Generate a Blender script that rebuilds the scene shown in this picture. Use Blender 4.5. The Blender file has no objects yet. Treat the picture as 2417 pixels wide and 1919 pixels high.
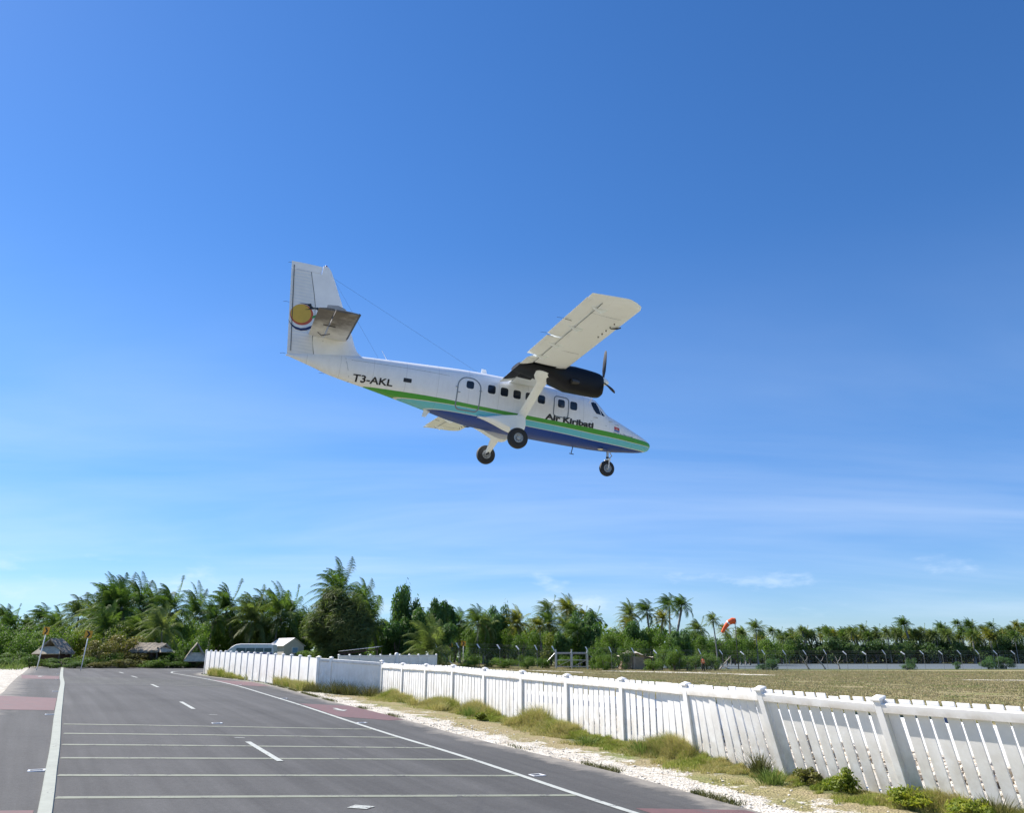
import bpy, bmesh, math, random
import numpy as np
from mathutils import Vector, Matrix
from mathutils.geometry import delaunay_2d_cdt

random.seed(7)
rng = np.random.default_rng(11)
scene = bpy.context.scene
COL = scene.collection
R = math.radians

# ------------------------------------------------------------------ camera
cam_d = bpy.data.cameras.new("camera")
cam_d.sensor_width = 36.0
cam_d.lens = 28.0
cam_d.clip_start = 0.1
cam_d.clip_end = 9000
cam = bpy.data.objects.new("camera", cam_d)
COL.objects.link(cam)
cam.location = (0, 0, 1.65)
cam.rotation_euler = (R(90 + 17.48), 0, 0)
scene.camera = cam

# ------------------------------------------------------------------ sky and sun
SUN_EL, SUN_AZ = R(46), R(-62.5)      # azimuth measured from +Y towards +X
world = bpy.data.worlds.new("World")
scene.world = world
world.use_nodes = True
wt = world.node_tree
wt.nodes.clear()
def wn(t, **k):
    n = wt.nodes.new(t)
    for a, b in k.items(): setattr(n, a, b)
    return n
w_out = wn('ShaderNodeOutputWorld'); w_bg = wn('ShaderNodeBackground')
w_bg.inputs['Strength'].default_value = 0.100
sky = wn('ShaderNodeTexSky', sky_type='NISHITA', sun_disc=False)
sky.sun_elevation = SUN_EL; sky.sun_rotation = SUN_AZ
sky.air_density = 1.0; sky.dust_density = 0.1; sky.ozone_density = 4.0; sky.altitude = 0
hs = wn('ShaderNodeHueSaturation'); hs.inputs['Saturation'].default_value = 1.22; hs.inputs['Value'].default_value = 0.96; hs.inputs['Hue'].default_value = 0.503
wt.links.new(sky.outputs[0], hs.inputs['Color'])
# thin high cirrus and a few small low clouds, everywhere round the horizon
tc = wn('ShaderNodeTexCoord'); sep = wn('ShaderNodeSeparateXYZ')
wt.links.new(tc.outputs['Generated'], sep.inputs[0])
def wmath(op, a, b=None, c=None, clamp=False):
    n = wn('ShaderNodeMath', operation=op); n.use_clamp = clamp
    for i, v in enumerate((a, b, c)):
        if v is None: continue
        if isinstance(v, (int, float)): n.inputs[i].default_value = v
        else: wt.links.new(v, n.inputs[i])
    return n.outputs[0]
def wmap(v, a, b, c=0.0, d=1.0, smooth=True):
    n = wn('ShaderNodeMapRange'); n.interpolation_type = 'SMOOTHSTEP' if smooth else 'LINEAR'
    wt.links.new(v, n.inputs[0])
    for i, x in enumerate((a, b, c, d)): n.inputs[1 + i].default_value = x
    return n.outputs[0]
zc_ = wmath('MAXIMUM', sep.outputs[2], 0.02)
den = wmath('ADD', zc_, 0.13)
cx_ = wmath('DIVIDE', sep.outputs[0], den); cy_ = wmath('DIVIDE', sep.outputs[1], den)
comb = wn('ShaderNodeCombineXYZ'); wt.links.new(wmath('MULTIPLY', cx_, 0.35), comb.inputs[0]); wt.links.new(cy_, comb.inputs[1])
n1 = wn('ShaderNodeTexNoise'); n1.inputs['Scale'].default_value = 0.9; n1.inputs['Detail'].default_value = 6; n1.inputs['Roughness'].default_value = 0.55
n1.inputs['Distortion'].default_value = 0.4
wt.links.new(comb.outputs[0], n1.inputs['Vector'])
cir = wmap(n1.outputs['Fac'], 0.30, 0.85)
lowband = wmap(sep.outputs[2], 0.50, 0.10)
cirf = wmath('MULTIPLY', wmath('MULTIPLY', cir, lowband), 0.40)
comb2 = wn('ShaderNodeCombineXYZ')
wt.links.new(wmath('MULTIPLY', sep.outputs[0], 9.0), comb2.inputs[0]); wt.links.new(wmath('MULTIPLY', sep.outputs[1], 9.0), comb2.inputs[1]); wt.links.new(wmath('MULTIPLY', sep.outputs[2], 26.0), comb2.inputs[2])
n2 = wn('ShaderNodeTexNoise'); n2.inputs['Scale'].default_value = 1.0; n2.inputs['Detail'].default_value = 5; n2.inputs['Roughness'].default_value = 0.6
wt.links.new(comb2.outputs[0], n2.inputs['Vector'])
puff = wmap(n2.outputs['Fac'], 0.56, 0.72)
band = wmath('MULTIPLY', wmap(sep.outputs[2], 0.03, 0.06), wmap(sep.outputs[2], 0.125, 0.085))
puff = wmath('MULTIPLY', wmath('MULTIPLY', puff, band), 0.34)
mx = wn('ShaderNodeMixRGB'); mx.inputs[2].default_value = (5.2, 5.9, 6.9, 1)
tint = wn('ShaderNodeMixRGB'); tint.inputs[1].default_value = (0.47, 0.60, 0.84, 1); tint.inputs[2].default_value = (0.80, 0.86, 0.95, 1); wt.links.new(wmap(sep.outputs[2], 0.0, 0.35), tint.inputs[0])
tm = wn('ShaderNodeMixRGB', blend_type='MULTIPLY'); tm.inputs[0].default_value = 1.0; wt.links.new(hs.outputs[0], tm.inputs[1]); wt.links.new(tint.outputs[0], tm.inputs[2])
wt.links.new(tm.outputs[0], mx.inputs[1]); wt.links.new(cirf, mx.inputs[0])
mx2 = wn('ShaderNodeMixRGB'); mx2.inputs[2].default_value = (5.2, 6.0, 7.0, 1)
wt.links.new(mx.outputs[0], mx2.inputs[1]); wt.links.new(puff, mx2.inputs[0])
wt.links.new(mx2.outputs[0], w_bg.inputs['Color'])
wt.links.new(w_bg.outputs[0], w_out.inputs[0])

sd = bpy.data.lights.new("sun", 'SUN'); sd.energy = 5.0; sd.angle = R(0.53); sd.color = (1.0, 0.94, 0.86)
so = bpy.data.objects.new("sun", sd); COL.objects.link(so)
sdir = Vector((math.sin(SUN_AZ) * math.cos(SUN_EL), math.cos(SUN_AZ) * math.cos(SUN_EL), math.sin(SUN_EL)))
so.rotation_euler = sdir.to_track_quat('Z', 'Y').to_euler()
so.location = (0, 0, 60)

vs = scene.view_settings
scene.display_settings.display_device = 'sRGB'
vs.view_transform = 'Standard'; vs.look = 'None'; vs.exposure = 0.84; vs.gamma = 1.0; vs.use_curve_mapping = False
scene.render.engine = 'CYCLES'
scene.cycles.use_denoising = True
scene.cycles.max_bounces = 8
scene.cycles.diffuse_bounces = 4
scene.cycles.transparent_max_bounces = 8
scene.cycles.sample_clamp_indirect = 6.0

# ------------------------------------------------------------------ helpers
def link(o, parent=None):
    COL.objects.link(o)
    if parent is not None: o.parent = parent
    return o
def tag(o, label=None, cat=None, group=None, kind=None):
    if label: o['label'] = label
    if cat: o['category'] = cat
    if group: o['group'] = group
    if kind: o['kind'] = kind
    return o
def empty(name, loc=(0, 0, 0), rz=0.0, label=None, cat=None, group=None):
    o = bpy.data.objects.new(name, None); o.empty_display_size = 0.2
    o.location = loc; o.rotation_euler = (0, 0, rz)
    link(o); return tag(o, label, cat, group)
def mesh_np(name, V, faces, smooth=False):
    me = bpy.data.meshes.new(name)
    me.from_pydata([tuple(map(float, v)) for v in V], [], faces)
    if smooth: me.polygons.foreach_set('use_smooth', [True] * len(me.polygons))
    me.update(); return me
def obj(name, me, mats=None, parent=None, loc=None):
    if mats is not None and not len(me.materials):
        for m in (mats if isinstance(mats, (list, tuple)) else [mats]): me.materials.append(m)
    o = bpy.data.objects.new(name, me)
    if loc is not None: o.location = loc
    return link(o, parent)
class MB:
    """collects shapes for one mesh"""
    def __init__(s): s.v = []; s.f = []; s.m = []
    def add(s, V, Fc, mi=0):
        b = len(s.v); s.v += [tuple(map(float, p)) for p in V]; s.f += [tuple(b + i for i in q) for q in Fc]; s.m += [mi] * len(Fc); return s
    def box(s, c, size, rot=None, mi=0):
        x, y, z = [k / 2 for k in size]
        P = [Vector((a * x, b * y, d * z)) for a in (-1, 1) for b in (-1, 1) for d in (-1, 1)]
        if rot is not None: P = [rot @ p for p in P]
        P = [p + Vector(c) for p in P]
        return s.add(P, [(0, 1, 3, 2), (4, 6, 7, 5), (0, 4, 5, 1), (2, 3, 7, 6), (0, 2, 6, 4), (1, 5, 7, 3)], mi)
    def tube(s, pts, rad, n=8, mi=0, cap=True, flat=1.0):
        pts = [Vector(p) for p in pts]; rads = rad if isinstance(rad, (list, tuple)) else [rad] * len(pts)
        V = []; Fc = []
        for i, p in enumerate(pts):
            d = (pts[min(i + 1, len(pts) - 1)] - pts[max(i - 1, 0)]).normalized()
            a = d.cross(Vector((0, 0, 1)))
            if a.length < 1e-3: a = d.cross(Vector((0, 1, 0)))
            a.normalize(); b = d.cross(a)
            for k in range(n):
                t = 2 * math.pi * k / n
                V.append(p + (a * math.cos(t) + b * math.sin(t) * flat) * rads[i])
        for i in range(len(pts) - 1):
            for k in range(n):
                Fc.append((i * n + k, i * n + (k + 1) % n, (i + 1) * n + (k + 1) % n, (i + 1) * n + k))
        if cap: Fc.append(tuple(range(n - 1, -1, -1))); Fc.append(tuple(range((len(pts) - 1) * n, len(pts) * n)))
        return s.add(V, Fc, mi)
    def lathe(s, c, axis, prof, n=24, mi=0):
        """prof: list of (radius, distance along axis)"""
        ax = Vector(axis).normalized(); a = ax.cross(Vector((0, 0, 1)))
        if a.length < 1e-3: a = Vector((1, 0, 0))
        a.normalize(); b = ax.cross(a); V = []; Fc = []
        for r_, h in prof:
            for k in range(n):
                t = 2 * math.pi * k / n
                V.append(Vector(c) + ax * h + (a * math.cos(t) + b * math.sin(t)) * r_)
        for i in range(len(prof) - 1):
            for k in range(n):
                Fc.append((i * n + k, i * n + (k + 1) % n, (i + 1) * n + (k + 1) % n, (i + 1) * n + k))
        return s.add(V, Fc, mi)
    def loft(s, rings, mi=0, cap=True):
        n = len(rings[0]); V = [p for r_ in rings for p in r_]; Fc = []
        for i in range(len(rings) - 1):
            for k in range(n):
                Fc.append((i * n + k, i * n + (k + 1) % n, (i + 1) * n + (k + 1) % n, (i + 1) * n + k))
        if cap: Fc.append(tuple(range(n - 1, -1, -1))); Fc.append(tuple(range((len(rings) - 1) * n, len(rings) * n)))
        return s.add(V, Fc, mi)
    def mesh(s, name, smooth=False, angle=None):
        me = bpy.data.meshes.new(name); me.from_pydata(s.v, [], s.f)
        me.polygons.foreach_set('material_index', s.m)
        bm = bmesh.new(); bm.from_mesh(me); bmesh.ops.recalc_face_normals(bm, faces=bm.faces)
        if smooth:
            for f_ in bm.faces: f_.smooth = True
            if angle:
                for e in bm.edges:
                    if len(e.link_faces) == 2 and e.calc_face_angle(0) > R(angle): e.smooth = False
        bm.to_mesh(me); bm.free(); me.update(); return me
    def build(s, name, mats, parent=None, smooth=False, angle=None, loc=None):
        return obj(name, s.mesh(name, smooth, angle), mats, parent, loc)
def copy_tree(o, parent=None):
    c = o.copy(); COL.objects.link(c); c.parent = parent
    for ch in list(o.children): copy_tree(ch, c)
    return c
def bevel_mesh(me, w, seg=1):
    bm = bmesh.new(); bm.from_mesh(me)
    bmesh.ops.bevel(bm, geom=list(bm.edges), offset=w, segments=seg, affect='EDGES', profile=0.5)
    bm.to_mesh(me); bm.free(); return me

# ------------------------------------------------------------------ materials
class NT:
    def __init__(s, name, coord='Object'):
        s.m = bpy.data.materials.new(name); s.m.use_nodes = True; s.t = s.m.node_tree; s.t.nodes.clear()
        s.out = s.n('ShaderNodeOutputMaterial'); s.b = s.n('ShaderNodeBsdfPrincipled')
        s.l(s.b.outputs[0], s.out.inputs[0])
        s.tc = s.n('ShaderNodeTexCoord'); s.co = s.tc.outputs[coord]
    def n(s, t, **k):
        q = s.t.nodes.new(t)
        for a, b in k.items(): setattr(q, a, b)
        return q
    def l(s, a, b): s.t.links.new(a, b)
    def val(s, i, v):
        if isinstance(v, (int, float)): i.default_value = v
        elif isinstance(v, (tuple, list)): i.default_value = tuple(v) + ((1,) if len(v) == 3 and len(i.default_value) == 4 else ())
        else: s.l(v, i)
    def noise(s, scale, detail=4, rough=.55, vec=None, scl=None, dist=0):
        q = s.n('ShaderNodeTexNoise'); q.inputs['Scale'].default_value = scale; q.inputs['Detail'].default_value = detail
        q.inputs['Roughness'].default_value = rough; q.inputs['Distortion'].default_value = dist
        v = vec or s.co
        if scl:
            mp = s.n('ShaderNodeMapping'); mp.inputs['Scale'].default_value = scl; s.l(v, mp.inputs[0]); v = mp.outputs[0]
        s.l(v, q.inputs['Vector']); return q.outputs['Fac']
    def vor(s, scale, feat='F1', vec=None, out='Distance'):
        q = s.n('ShaderNodeTexVoronoi'); q.feature = feat; q.inputs['Scale'].default_value = scale
        s.l(vec or s.co, q.inputs['Vector']); return q.outputs[out]
    def mp(s, v, a, b, c=0., d=1., smooth=False):
        q = s.n('ShaderNodeMapRange'); q.interpolation_type = 'SMOOTHSTEP' if smooth else 'LINEAR'
        s.l(v, q.inputs[0])
        for i, x in enumerate((a, b, c, d)): q.inputs[1 + i].default_value = x
        return q.outputs[0]
    def math(s, op, a, b=None, c=None, clamp=False):
        q = s.n('ShaderNodeMath', operation=op); q.use_clamp = clamp
        for i, v in enumerate((a, b, c)):
            if v is not None: s.val(q.inputs[i], v)
        return q.outputs[0]
    def mix(s, f, a, b, mode='MIX'):
        q = s.n('ShaderNodeMixRGB', blend_type=mode); s.val(q.inputs[0], f); s.val(q.inputs[1], a); s.val(q.inputs[2], b); return q.outputs[0]
    def ramp(s, v, stops, interp='LINEAR'):
        q = s.n('ShaderNodeValToRGB'); q.color_ramp.interpolation = interp; e = q.color_ramp.elements
        while len(e) < len(stops): e.new(0.5)
        for i, (p, c) in enumerate(stops): e[i].position = p; e[i].color = tuple(c) + (1,)
        s.l(v, q.inputs[0]); return q.outputs[0]
    def bump(s, h, strength=.3, dist=.02):
        q = s.n('ShaderNodeBump'); q.inputs['Strength'].default_value = strength; q.inputs['Distance'].default_value = dist
        s.l(h, q.inputs['Height']); s.l(q.outputs[0], s.b.inputs['Normal']); return q
    def attr(s, name, out='Fac'):
        q = s.n('ShaderNodeAttribute'); q.attribute_name = name; return q.outputs[out]
    def fin(s, col=None, rough=None, metal=None, spec=None, coat=None):
        if col is not None: s.val(s.b.inputs['Base Color'], col)
        if rough is not None: s.val(s.b.inputs['Roughness'], rough)
        if metal is not None: s.val(s.b.inputs['Metallic'], metal)
        if spec is not None: s.val(s.b.inputs['Specular IOR Level'], spec)
        if coat is not None: s.val(s.b.inputs['Coat Weight'], coat)
        return s.m
def simple(name, col, rough=.6, var=.12, scale=6, bump=0, metal=0, spec=.5, coat=0, coord='Object'):
    k = NT(name, coord); nz = k.noise(scale, 5, .6)
    f = k.mp(nz, .3, .7, 1 - var, 1 + var)
    c = k.mix(1.0, tuple(col), f, 'MULTIPLY')
    if bump: k.bump(k.noise(scale * 6, 4), bump, .01)
    return k.fin(c, k.mp(nz, .3, .7, rough * .9, min(1, rough * 1.1)), metal, spec, coat)

M = {}
# weathered asphalt: fine aggregate, wheel-polished bands, faint longitudinal streaks
k = NT('asphalt'); ax = k.noise(.35, 5, .6); ay = k.noise(60, 3, .7); az = k.vor(55)
rsx = k.n('ShaderNodeSeparateXYZ'); k.l(k.co, rsx.inputs[0]); rcb = k.n('ShaderNodeCombineXYZ')
k.l(k.math('ADD', k.math('MULTIPLY', rsx.outputs[0], 1.72), k.math('MULTIPLY', rsx.outputs[1], 1.0)), rcb.inputs[0]); k.l(k.math('ADD', k.math('MULTIPLY', rsx.outputs[0], -.025), k.math('MULTIPLY', rsx.outputs[1], .043)), rcb.inputs[1])
stk = k.noise(1.0, 5, .6, rcb.outputs[0])
c = k.ramp(ax, [(.3, (.062, .062, .061)), (.7, (.081, .081, .080))])
c = k.mix(.8, c, k.mix(1, (1, 1, 1), k.mp(stk, .28, .72, .62, 1.34), 'MULTIPLY'), 'MULTIPLY')
c = k.mix(.9, c, k.mp(ay, .2, .8, .6, 1.4), 'MULTIPLY'); c = k.mix(.8, c, k.mp(k.noise(14, 4, .8), .25, .75, .8, 1.2), 'MULTIPLY')
crk = k.vor(.22, 'DISTANCE_TO_EDGE', vec=k.mix(.06, k.co, k.noise(1.5, 4), 'ADD'))
c = k.mix(k.math('MULTIPLY', k.mp(crk, .0, .012, .35, 0), k.mp(k.noise(.15), .5, .6)), c, (.05, .05, .055))
sd_ = k.mp(k.math('ADD', k.attr('edge'), k.mp(k.noise(1.7, 6, .7), .2, .8, -.5, .5)), .45, .95, 0, .55); c = k.mix(sd_, c, (.36, .33, .28))
c = k.mix(k.math('MULTIPLY', k.mp(k.noise(.8, 6, .65), .56, .70), .22), c, (.045, .045, .048))
k.bump(az, .35, .006); M['asphalt'] = k.fin(c, .86, 0, .3)
def road_paint(name, col, wear=.45, st=1.0):
    k = NT(name); w = k.noise(22, 6, .75); w2 = k.noise(3.2, 6, .7)
    f = k.mp(k.math('ADD', w, k.mp(w2, .3, .7, -.20, .20)), wear - .07, wear + .05)
    c = k.mix(k.math('MULTIPLY', f, st), (.085, .085, .085), col); c = k.mix(.5, c, k.mp(k.noise(5, 4), .3, .7, .8, 1.15), 'MULTIPLY')
    k.bump(k.vor(50), .25, .004); return k.fin(c, .75)
M['paint'] = road_paint('road_paint', (.40, .42, .39), .36)
M['paint_kerb'] = road_paint('raised_line_paint', (.29, .31, .265), .30)
M['paint_dull'] = road_paint('worn_road_paint', (.20, .215, .165), .40)
M['red_paint'] = road_paint('red_road_coating', (.15, .060, .060), .36, .70)

def plant(name, a, b, c2, transl=.35, rough=.55, scale=1.2):
    k = NT(name); oi = k.n('ShaderNodeObjectInfo')
    nz = k.noise(scale, 3, .6, k.n('ShaderNodeNewGeometry').outputs['Position'])
    f = k.math('ADD', k.mp(nz, .3, .7, 0, .8), k.math('MULTIPLY', oi.outputs['Random'], .35))
    col = k.ramp(f, [(0, a), (.5, b), (1, c2)])
    col = k.mix(.6, col, k.mp(k.noise(scale * 14, 2), .3, .7, .65, 1.35), 'MULTIPLY')
    k.fin(col, rough, 0, .2)
    tr = k.n('ShaderNodeBsdfTranslucent'); k.l(k.mix(1, col, (1.3, 1.45, .7), 'MULTIPLY'), tr.inputs[0])
    ms = k.n('ShaderNodeMixShader'); ms.inputs[0].default_value = transl
    k.l(k.b.outputs[0], ms.inputs[1]); k.l(tr.outputs[0], ms.inputs[2]); k.l(ms.outputs[0], k.out.inputs[0])
    return k.m
M['palm0'] = plant('palm_leaf_dark', (.045, .085, .022), (.080, .135, .030), (.15, .20, .055), .38, .6)
M['palm1'] = plant('palm_leaf_grey_green', (.075, .115, .038), (.125, .165, .052), (.21, .24, .085), .38, .6)
M['palm2'] = plant('palm_leaf_golden', (.12, .145, .028), (.20, .21, .04), (.32, .27, .07), .4, .6)
M['broad'] = plant('broadleaf_green', (.045, .095, .016), (.085, .150, .022), (.155, .225, .040), .38)
M['pand'] = plant('pandanus_green', (.036, .085, .028), (.062, .130, .036), (.105, .18, .050), .33)
M['ygreen'] = plant('yellow_green_leaf', (.07, .11, .012), (.12, .16, .02), (.20, .21, .03), .35)
M['yweed'] = plant('yellow_flowering_weed', (.08, .13, .018), (.17, .21, .028), (.40, .39, .05), .4, .55, 5)
M['dry'] = plant('dry_brush', (.085, .100, .026), (.135, .140, .036), (.20, .16, .05), .33)
M['casu'] = plant('feathery_needles', (.055, .085, .028), (.090, .125, .040), (.15, .18, .065), .35)
M['far'] = plant('far_scrub', (.045, .088, .034), (.075, .130, .042), (.13, .18, .058), .33)
M['trunk'] = simple('palm_trunk', (.25, .24, .22), .9, .3, 3, .5)
M['bark'] = simple('grey_bark', (.12, .10, .08), .9, .3, 3, .5)

# ground: dry brown grass, green patches, white coral gravel
k = NT('dry_grass_ground'); p = k.co
b1 = k.noise(.16, 6, .62); b2 = k.noise(1.3, 5, .6); b3 = k.noise(9, 4, .7); st = k.noise(.5, 6, .7)
grass = k.ramp(k.math('ADD', k.math('MULTIPLY', b1, .55), k.math('MULTIPLY', st, .45)), [(.34, (.16, .19, .06)), (.45, (.24, .22, .10)), (.53, (.29, .24, .14)), (.62, (.15, .19, .055))])
grass = k.mix(.8, grass, k.mp(b3, .25, .75, .6, 1.45), 'MULTIPLY')
grass = k.mix(k.math('MULTIPLY', k.mp(b2, .62, .75), .6), grass, (.36, .33, .26))
g = k.attr('gravel'); gn = k.math('ADD', g, k.math('ADD', k.mp(b2, .2, .8, -.45, .45), k.mp(b3, .2, .8, -.22, .22)))
gm = k.mp(gn, .44, .54)
stones = k.vor(26, out='Color'); sv = k.n('ShaderNodeSeparateColor'); k.l(stones, sv.inputs[0])
grav = k.ramp(sv.outputs[0], [(0, (.40, .36, .29)), (.4, (.60, .56, .48)), (1, (.74, .71, .64))])
grav = k.mix(.9, grav, k.mp(k.noise(3, 6, .7), .3, .7, .62, 1.12), 'MULTIPLY'); grav = k.mix(k.mp(k.noise(2.2, 6, .7, None, (1, 1.3, 1)), .56, .66, 0, .7), grav, (.27, .21, .14))
c = k.mix(gm, grass, grav)
gr = k.attr('green'); c = k.mix(k.math('MULTIPLY', k.mp(k.math('ADD', gr, k.mp(b2, .2, .8, -.3, .3)), .4, .7), .8), c, (.060, .088, .022))
k.bump(k.math('ADD', k.vor(26), k.math('MULTIPLY', b3, 1.5)), .8, .03); M['ground'] = k.fin(c, .95, 0, .15)
M['coral'] = simple('coral_gravel', (.66, .62, .54), .95, .25, 8, .8)
k = NT('coral_stone'); c = k.ramp(k.noise(7, 5, .7), [(.3, (.30, .24, .18)), (.5, (.55, .50, .42)), (.7, (.70, .66, .58))]); k.bump(k.noise(18, 5), .8, .02); M['stone'] = k.fin(c, .95)
def blade(name, stops, sc=.8):
    k = NT(name); pos = k.n('ShaderNodeNewGeometry').outputs['Position']
    c = k.ramp(k.math('ADD', k.math('MULTIPLY', k.noise(sc, 4, .6, pos), .6), k.math('MULTIPLY', k.noise(sc * 22, 2, .5, pos), .4)), stops)
    k.fin(c, .6, 0, .25); tr = k.n('ShaderNodeBsdfTranslucent'); k.l(c, tr.inputs[0]); ms = k.n('ShaderNodeMixShader'); ms.inputs[0].default_value = .3
    k.l(k.b.outputs[0], ms.inputs[1]); k.l(tr.outputs[0], ms.inputs[2]); k.l(ms.outputs[0], k.out.inputs[0]); return k.m
M['verge_grass'] = blade('verge_grass', [(.3, (.16, .24, .03)), (.44, (.30, .34, .06)), (.54, (.50, .43, .18)), (.66, (.22, .29, .05))])
M['field_grass'] = blade('field_grass', [(.3, (.19, .24, .06)), (.42, (.30, .28, .12)), (.52, (.40, .33, .19)), (.62, (.20, .26, .07))], .25)
M['weed_dark'] = blade('dark_weed', [(.3, (.06, .075, .02)), (.5, (.11, .12, .035)), (.7, (.19, .15, .07))], 2)
M['weed_green'] = blade('green_weed', [(.3, (.10, .17, .03)), (.5, (.17, .24, .05)), (.7, (.28, .29, .10))], 2)

# white vinyl with dirt splashed up from the ground
k = NT('white_vinyl'); geo = k.n('ShaderNodeNewGeometry').outputs['Position']
dn = k.noise(3, 5, .65, geo); h = k.attr('low')
dirt = k.math('MULTIPLY', k.math('MULTIPLY', k.math('SUBTRACT', 1, h, clamp=True), k.mp(dn, .3, .62)), .75)
c = k.mix(dirt, (.90, .885, .85), (.46, .40, .31)); c = k.mix(.5, c, k.mp(k.noise(.8, 4, .6, geo), .3, .7, .93, 1.04), 'MULTIPLY')
M['vinyl'] = k.fin(c, .38, 0, .5)
M['white'] = simple('white_painted_metal', (.78, .78, .77), .35, .05, 3)
M['galv'] = simple('galvanised_steel', (.52, .53, .54), .45, .15, 12, 0, .8)
M['galv_paint'] = simple('pale_arm_paint', (.86, .86, .84), .5, .08, 8)
M['dark'] = simple('dark_metal', (.035, .035, .04), .5, .2, 8)

# ------------------------------------------------------------------ terrain
CP = np.array([(-5.67, 9.3, -0.15), (1.5, 10.0, -0.35), (3.2, 10.5, -0.4), (-2.0, 10.0, -0.22), (-10.3, 18.0, 0.3), (-15.2, 27.0, 0.58), (-30.0, 54.0, 0.88), (-20.6, 54.0, 0.6), (-8.5, 38.0, 0.27), (-5.35, 34.6, 0.05), (-2.0, 28.0, 0.0), (-0.84, 26.0, -0.05), (0.3, 23.8, -0.12), (1.4, 21.6, -0.2), (2.5, 19.5, -0.28), (3.7, 17.3, -0.33), (5.9, 13.0, -0.4), (-0.8, 14.5, -0.2), (-5.1, 22.6, 0.1), (-10.0, 31.0, 0.35), (10.0, 20.0, -0.4), (8.0, 18.0, -0.4), (15.0, 30.0, -0.2), (25.0, 60.0, 0.0), (10.0, 40.0, 0.0), (20.0, 105.0, 0.0), (60.0, 100.0, 0.0), (80.0, 60.0, 0.0), (0.0, 60.0, 0.2), (-8.0, 110.0, 0.9), (-8.0, 85.0, 0.6), (-13.0, 65.0, 0.55), (-40.0, 80.0, 1.1), (-60.0, 60.0, 1.1), (-70.0, 110.0, 1.1), (-20.0, 90.0, 1.0), (5.0, 95.0, 0.3), (0.0, -20.0, -0.1), (-20.0, -5.0, 0.0), (20.0, 0.0, -0.3), (100.0, 150.0, -0.1), (0.0, 150.0, 0.5), (-70.0, 10.0, 0.8), (80.0, -20.0, -0.3)])
def _tps(A, B):
    r2 = ((A[:, None, :2] - B[None, :, :2]) ** 2).sum(-1) + 1e-9
    return .5 * r2 * np.log(r2) / 1e2
_n = len(CP); _P = np.c_[np.ones(_n), CP[:, :2] / 100]
_W = np.linalg.solve(np.block([[_tps(CP, CP) + np.eye(_n) * .3, _P], [_P.T, np.zeros((3, 3))]]), np.r_[CP[:, 2], 0, 0, 0])
def H(x, y):
    q = np.stack([np.ravel(x), np.ravel(y)], -1).astype(float)
    h = np.zeros(len(q))
    for i in range(0, len(q), 20000):
        s = q[i:i + 20000]; h[i:i + 20000] = _tps(s, CP) @ _W[:_n] + _W[_n] + s @ _W[_n + 1:] / 100
    d = np.hypot(q[:, 0], q[:, 1] - 50); w = np.clip((d - 90) / 90, 0, 1); w = w * w * (3 - 2 * w)
    return (h * (1 - w) + .3 * w).reshape(np.shape(x))
def hz(x, y): return float(H(np.array([x]), np.array([y]))[0])

# polylines measured on the ground (metres)
ROAD_R = [(9.2, 0.5), (6.2, 6.2), (3.36, 12.02), (1.75, 15.42), (-1.07, 19.97), (-2.79, 23.12), (-6.35, 29.7), (-9.19, 35.6), (-12.89, 42.79), (-16.56, 48.1), (-19.3, 52.5), (-20.6, 57.0), (-18.6, 62.5), (-12.0, 73.0)]
ROAD_L = [(-6.5, -6), (-8.5, 6.0), (-11.5, 17.5), (-15.44, 25.53), (-19.4, 32.62), (-26.48, 45.42), (-34.62, 61.23), (-32.3, 64.5), (-28.44, 69.2), (-24.0, 75.0), (-18.0, 82.0)]
LINE_R = [(5.9, 3.6), (1.56, 11.76), (-0.87, 16.39), (-2.93, 19.84), (-5.03, 23.62), (-8.22, 29.78), (-12.35, 37.86), (-17.05, 46.25), (-20.32, 51.66), (-22.3, 55.0), (-22.9, 58.2), (-21.2, 63.0)]
KERB = [(-1.4, 2.6), (-5.55, 10.48), (-6.97, 13.15), (-8.17, 15.41), (-10.41, 19.55), (-12.15, 22.8), (-14.93, 28.0), (-18.4, 34.5), (-22.93, 42.8), (-32.08, 59.8)]
def smooth_line(P, n=6):
    P = [Vector(p) for p in P]; out = []
    for i in range(len(P) - 1):
        a = P[max(i - 1, 0)]; b = P[i]; c = P[i + 1]; d = P[min(i + 2, len(P) - 1)]
        for k_ in range(n):
            t = k_ / n
            out.append(.5 * ((2 * b) + (c - a) * t + (2 * a - 5 * b + 4 * c - d) * t * t + (3 * b - a - 3 * c + d) * t ** 3))
    out.append(P[-1]); return [(p.x, p.y) for p in out]
ROAD_R_S = smooth_line(ROAD_R); ROAD_L_S = smooth_line(ROAD_L); LINE_R_S = smooth_line(LINE_R, 8); KERB_S = smooth_line(KERB, 8)
def dist_poly(x, y, P):
    P = np.array(P); d = np.full(np.shape(x), 1e9)
    for a, b in zip(P[:-1], P[1:]):
        ab = b - a; t = np.clip(((x - a[0]) * ab[0] + (y - a[1]) * ab[1]) / (ab @ ab), 0, 1)
        d = np.minimum(d, np.hypot(x - a[0] - t * ab[0], y - a[1] - t * ab[1]))
    return d
def inside(x, y, P):
    x = np.asarray(x); y = np.asarray(y); r_ = np.zeros(x.shape, bool); n = len(P)
    for i in range(n):
        x1, y1 = P[i]; x2, y2 = P[(i + 1) % n]
        if y1 == y2: continue
        c_ = ((y1 > y) != (y2 > y)) & (x < (x2 - x1) * (y - y1) / (y2 - y1) + x1); r_ ^= c_
    return r_
ROAD_POLY = [(-6.5, -12), (12, -12)] + ROAD_R_S + ROAD_L_S[::-1]
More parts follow.
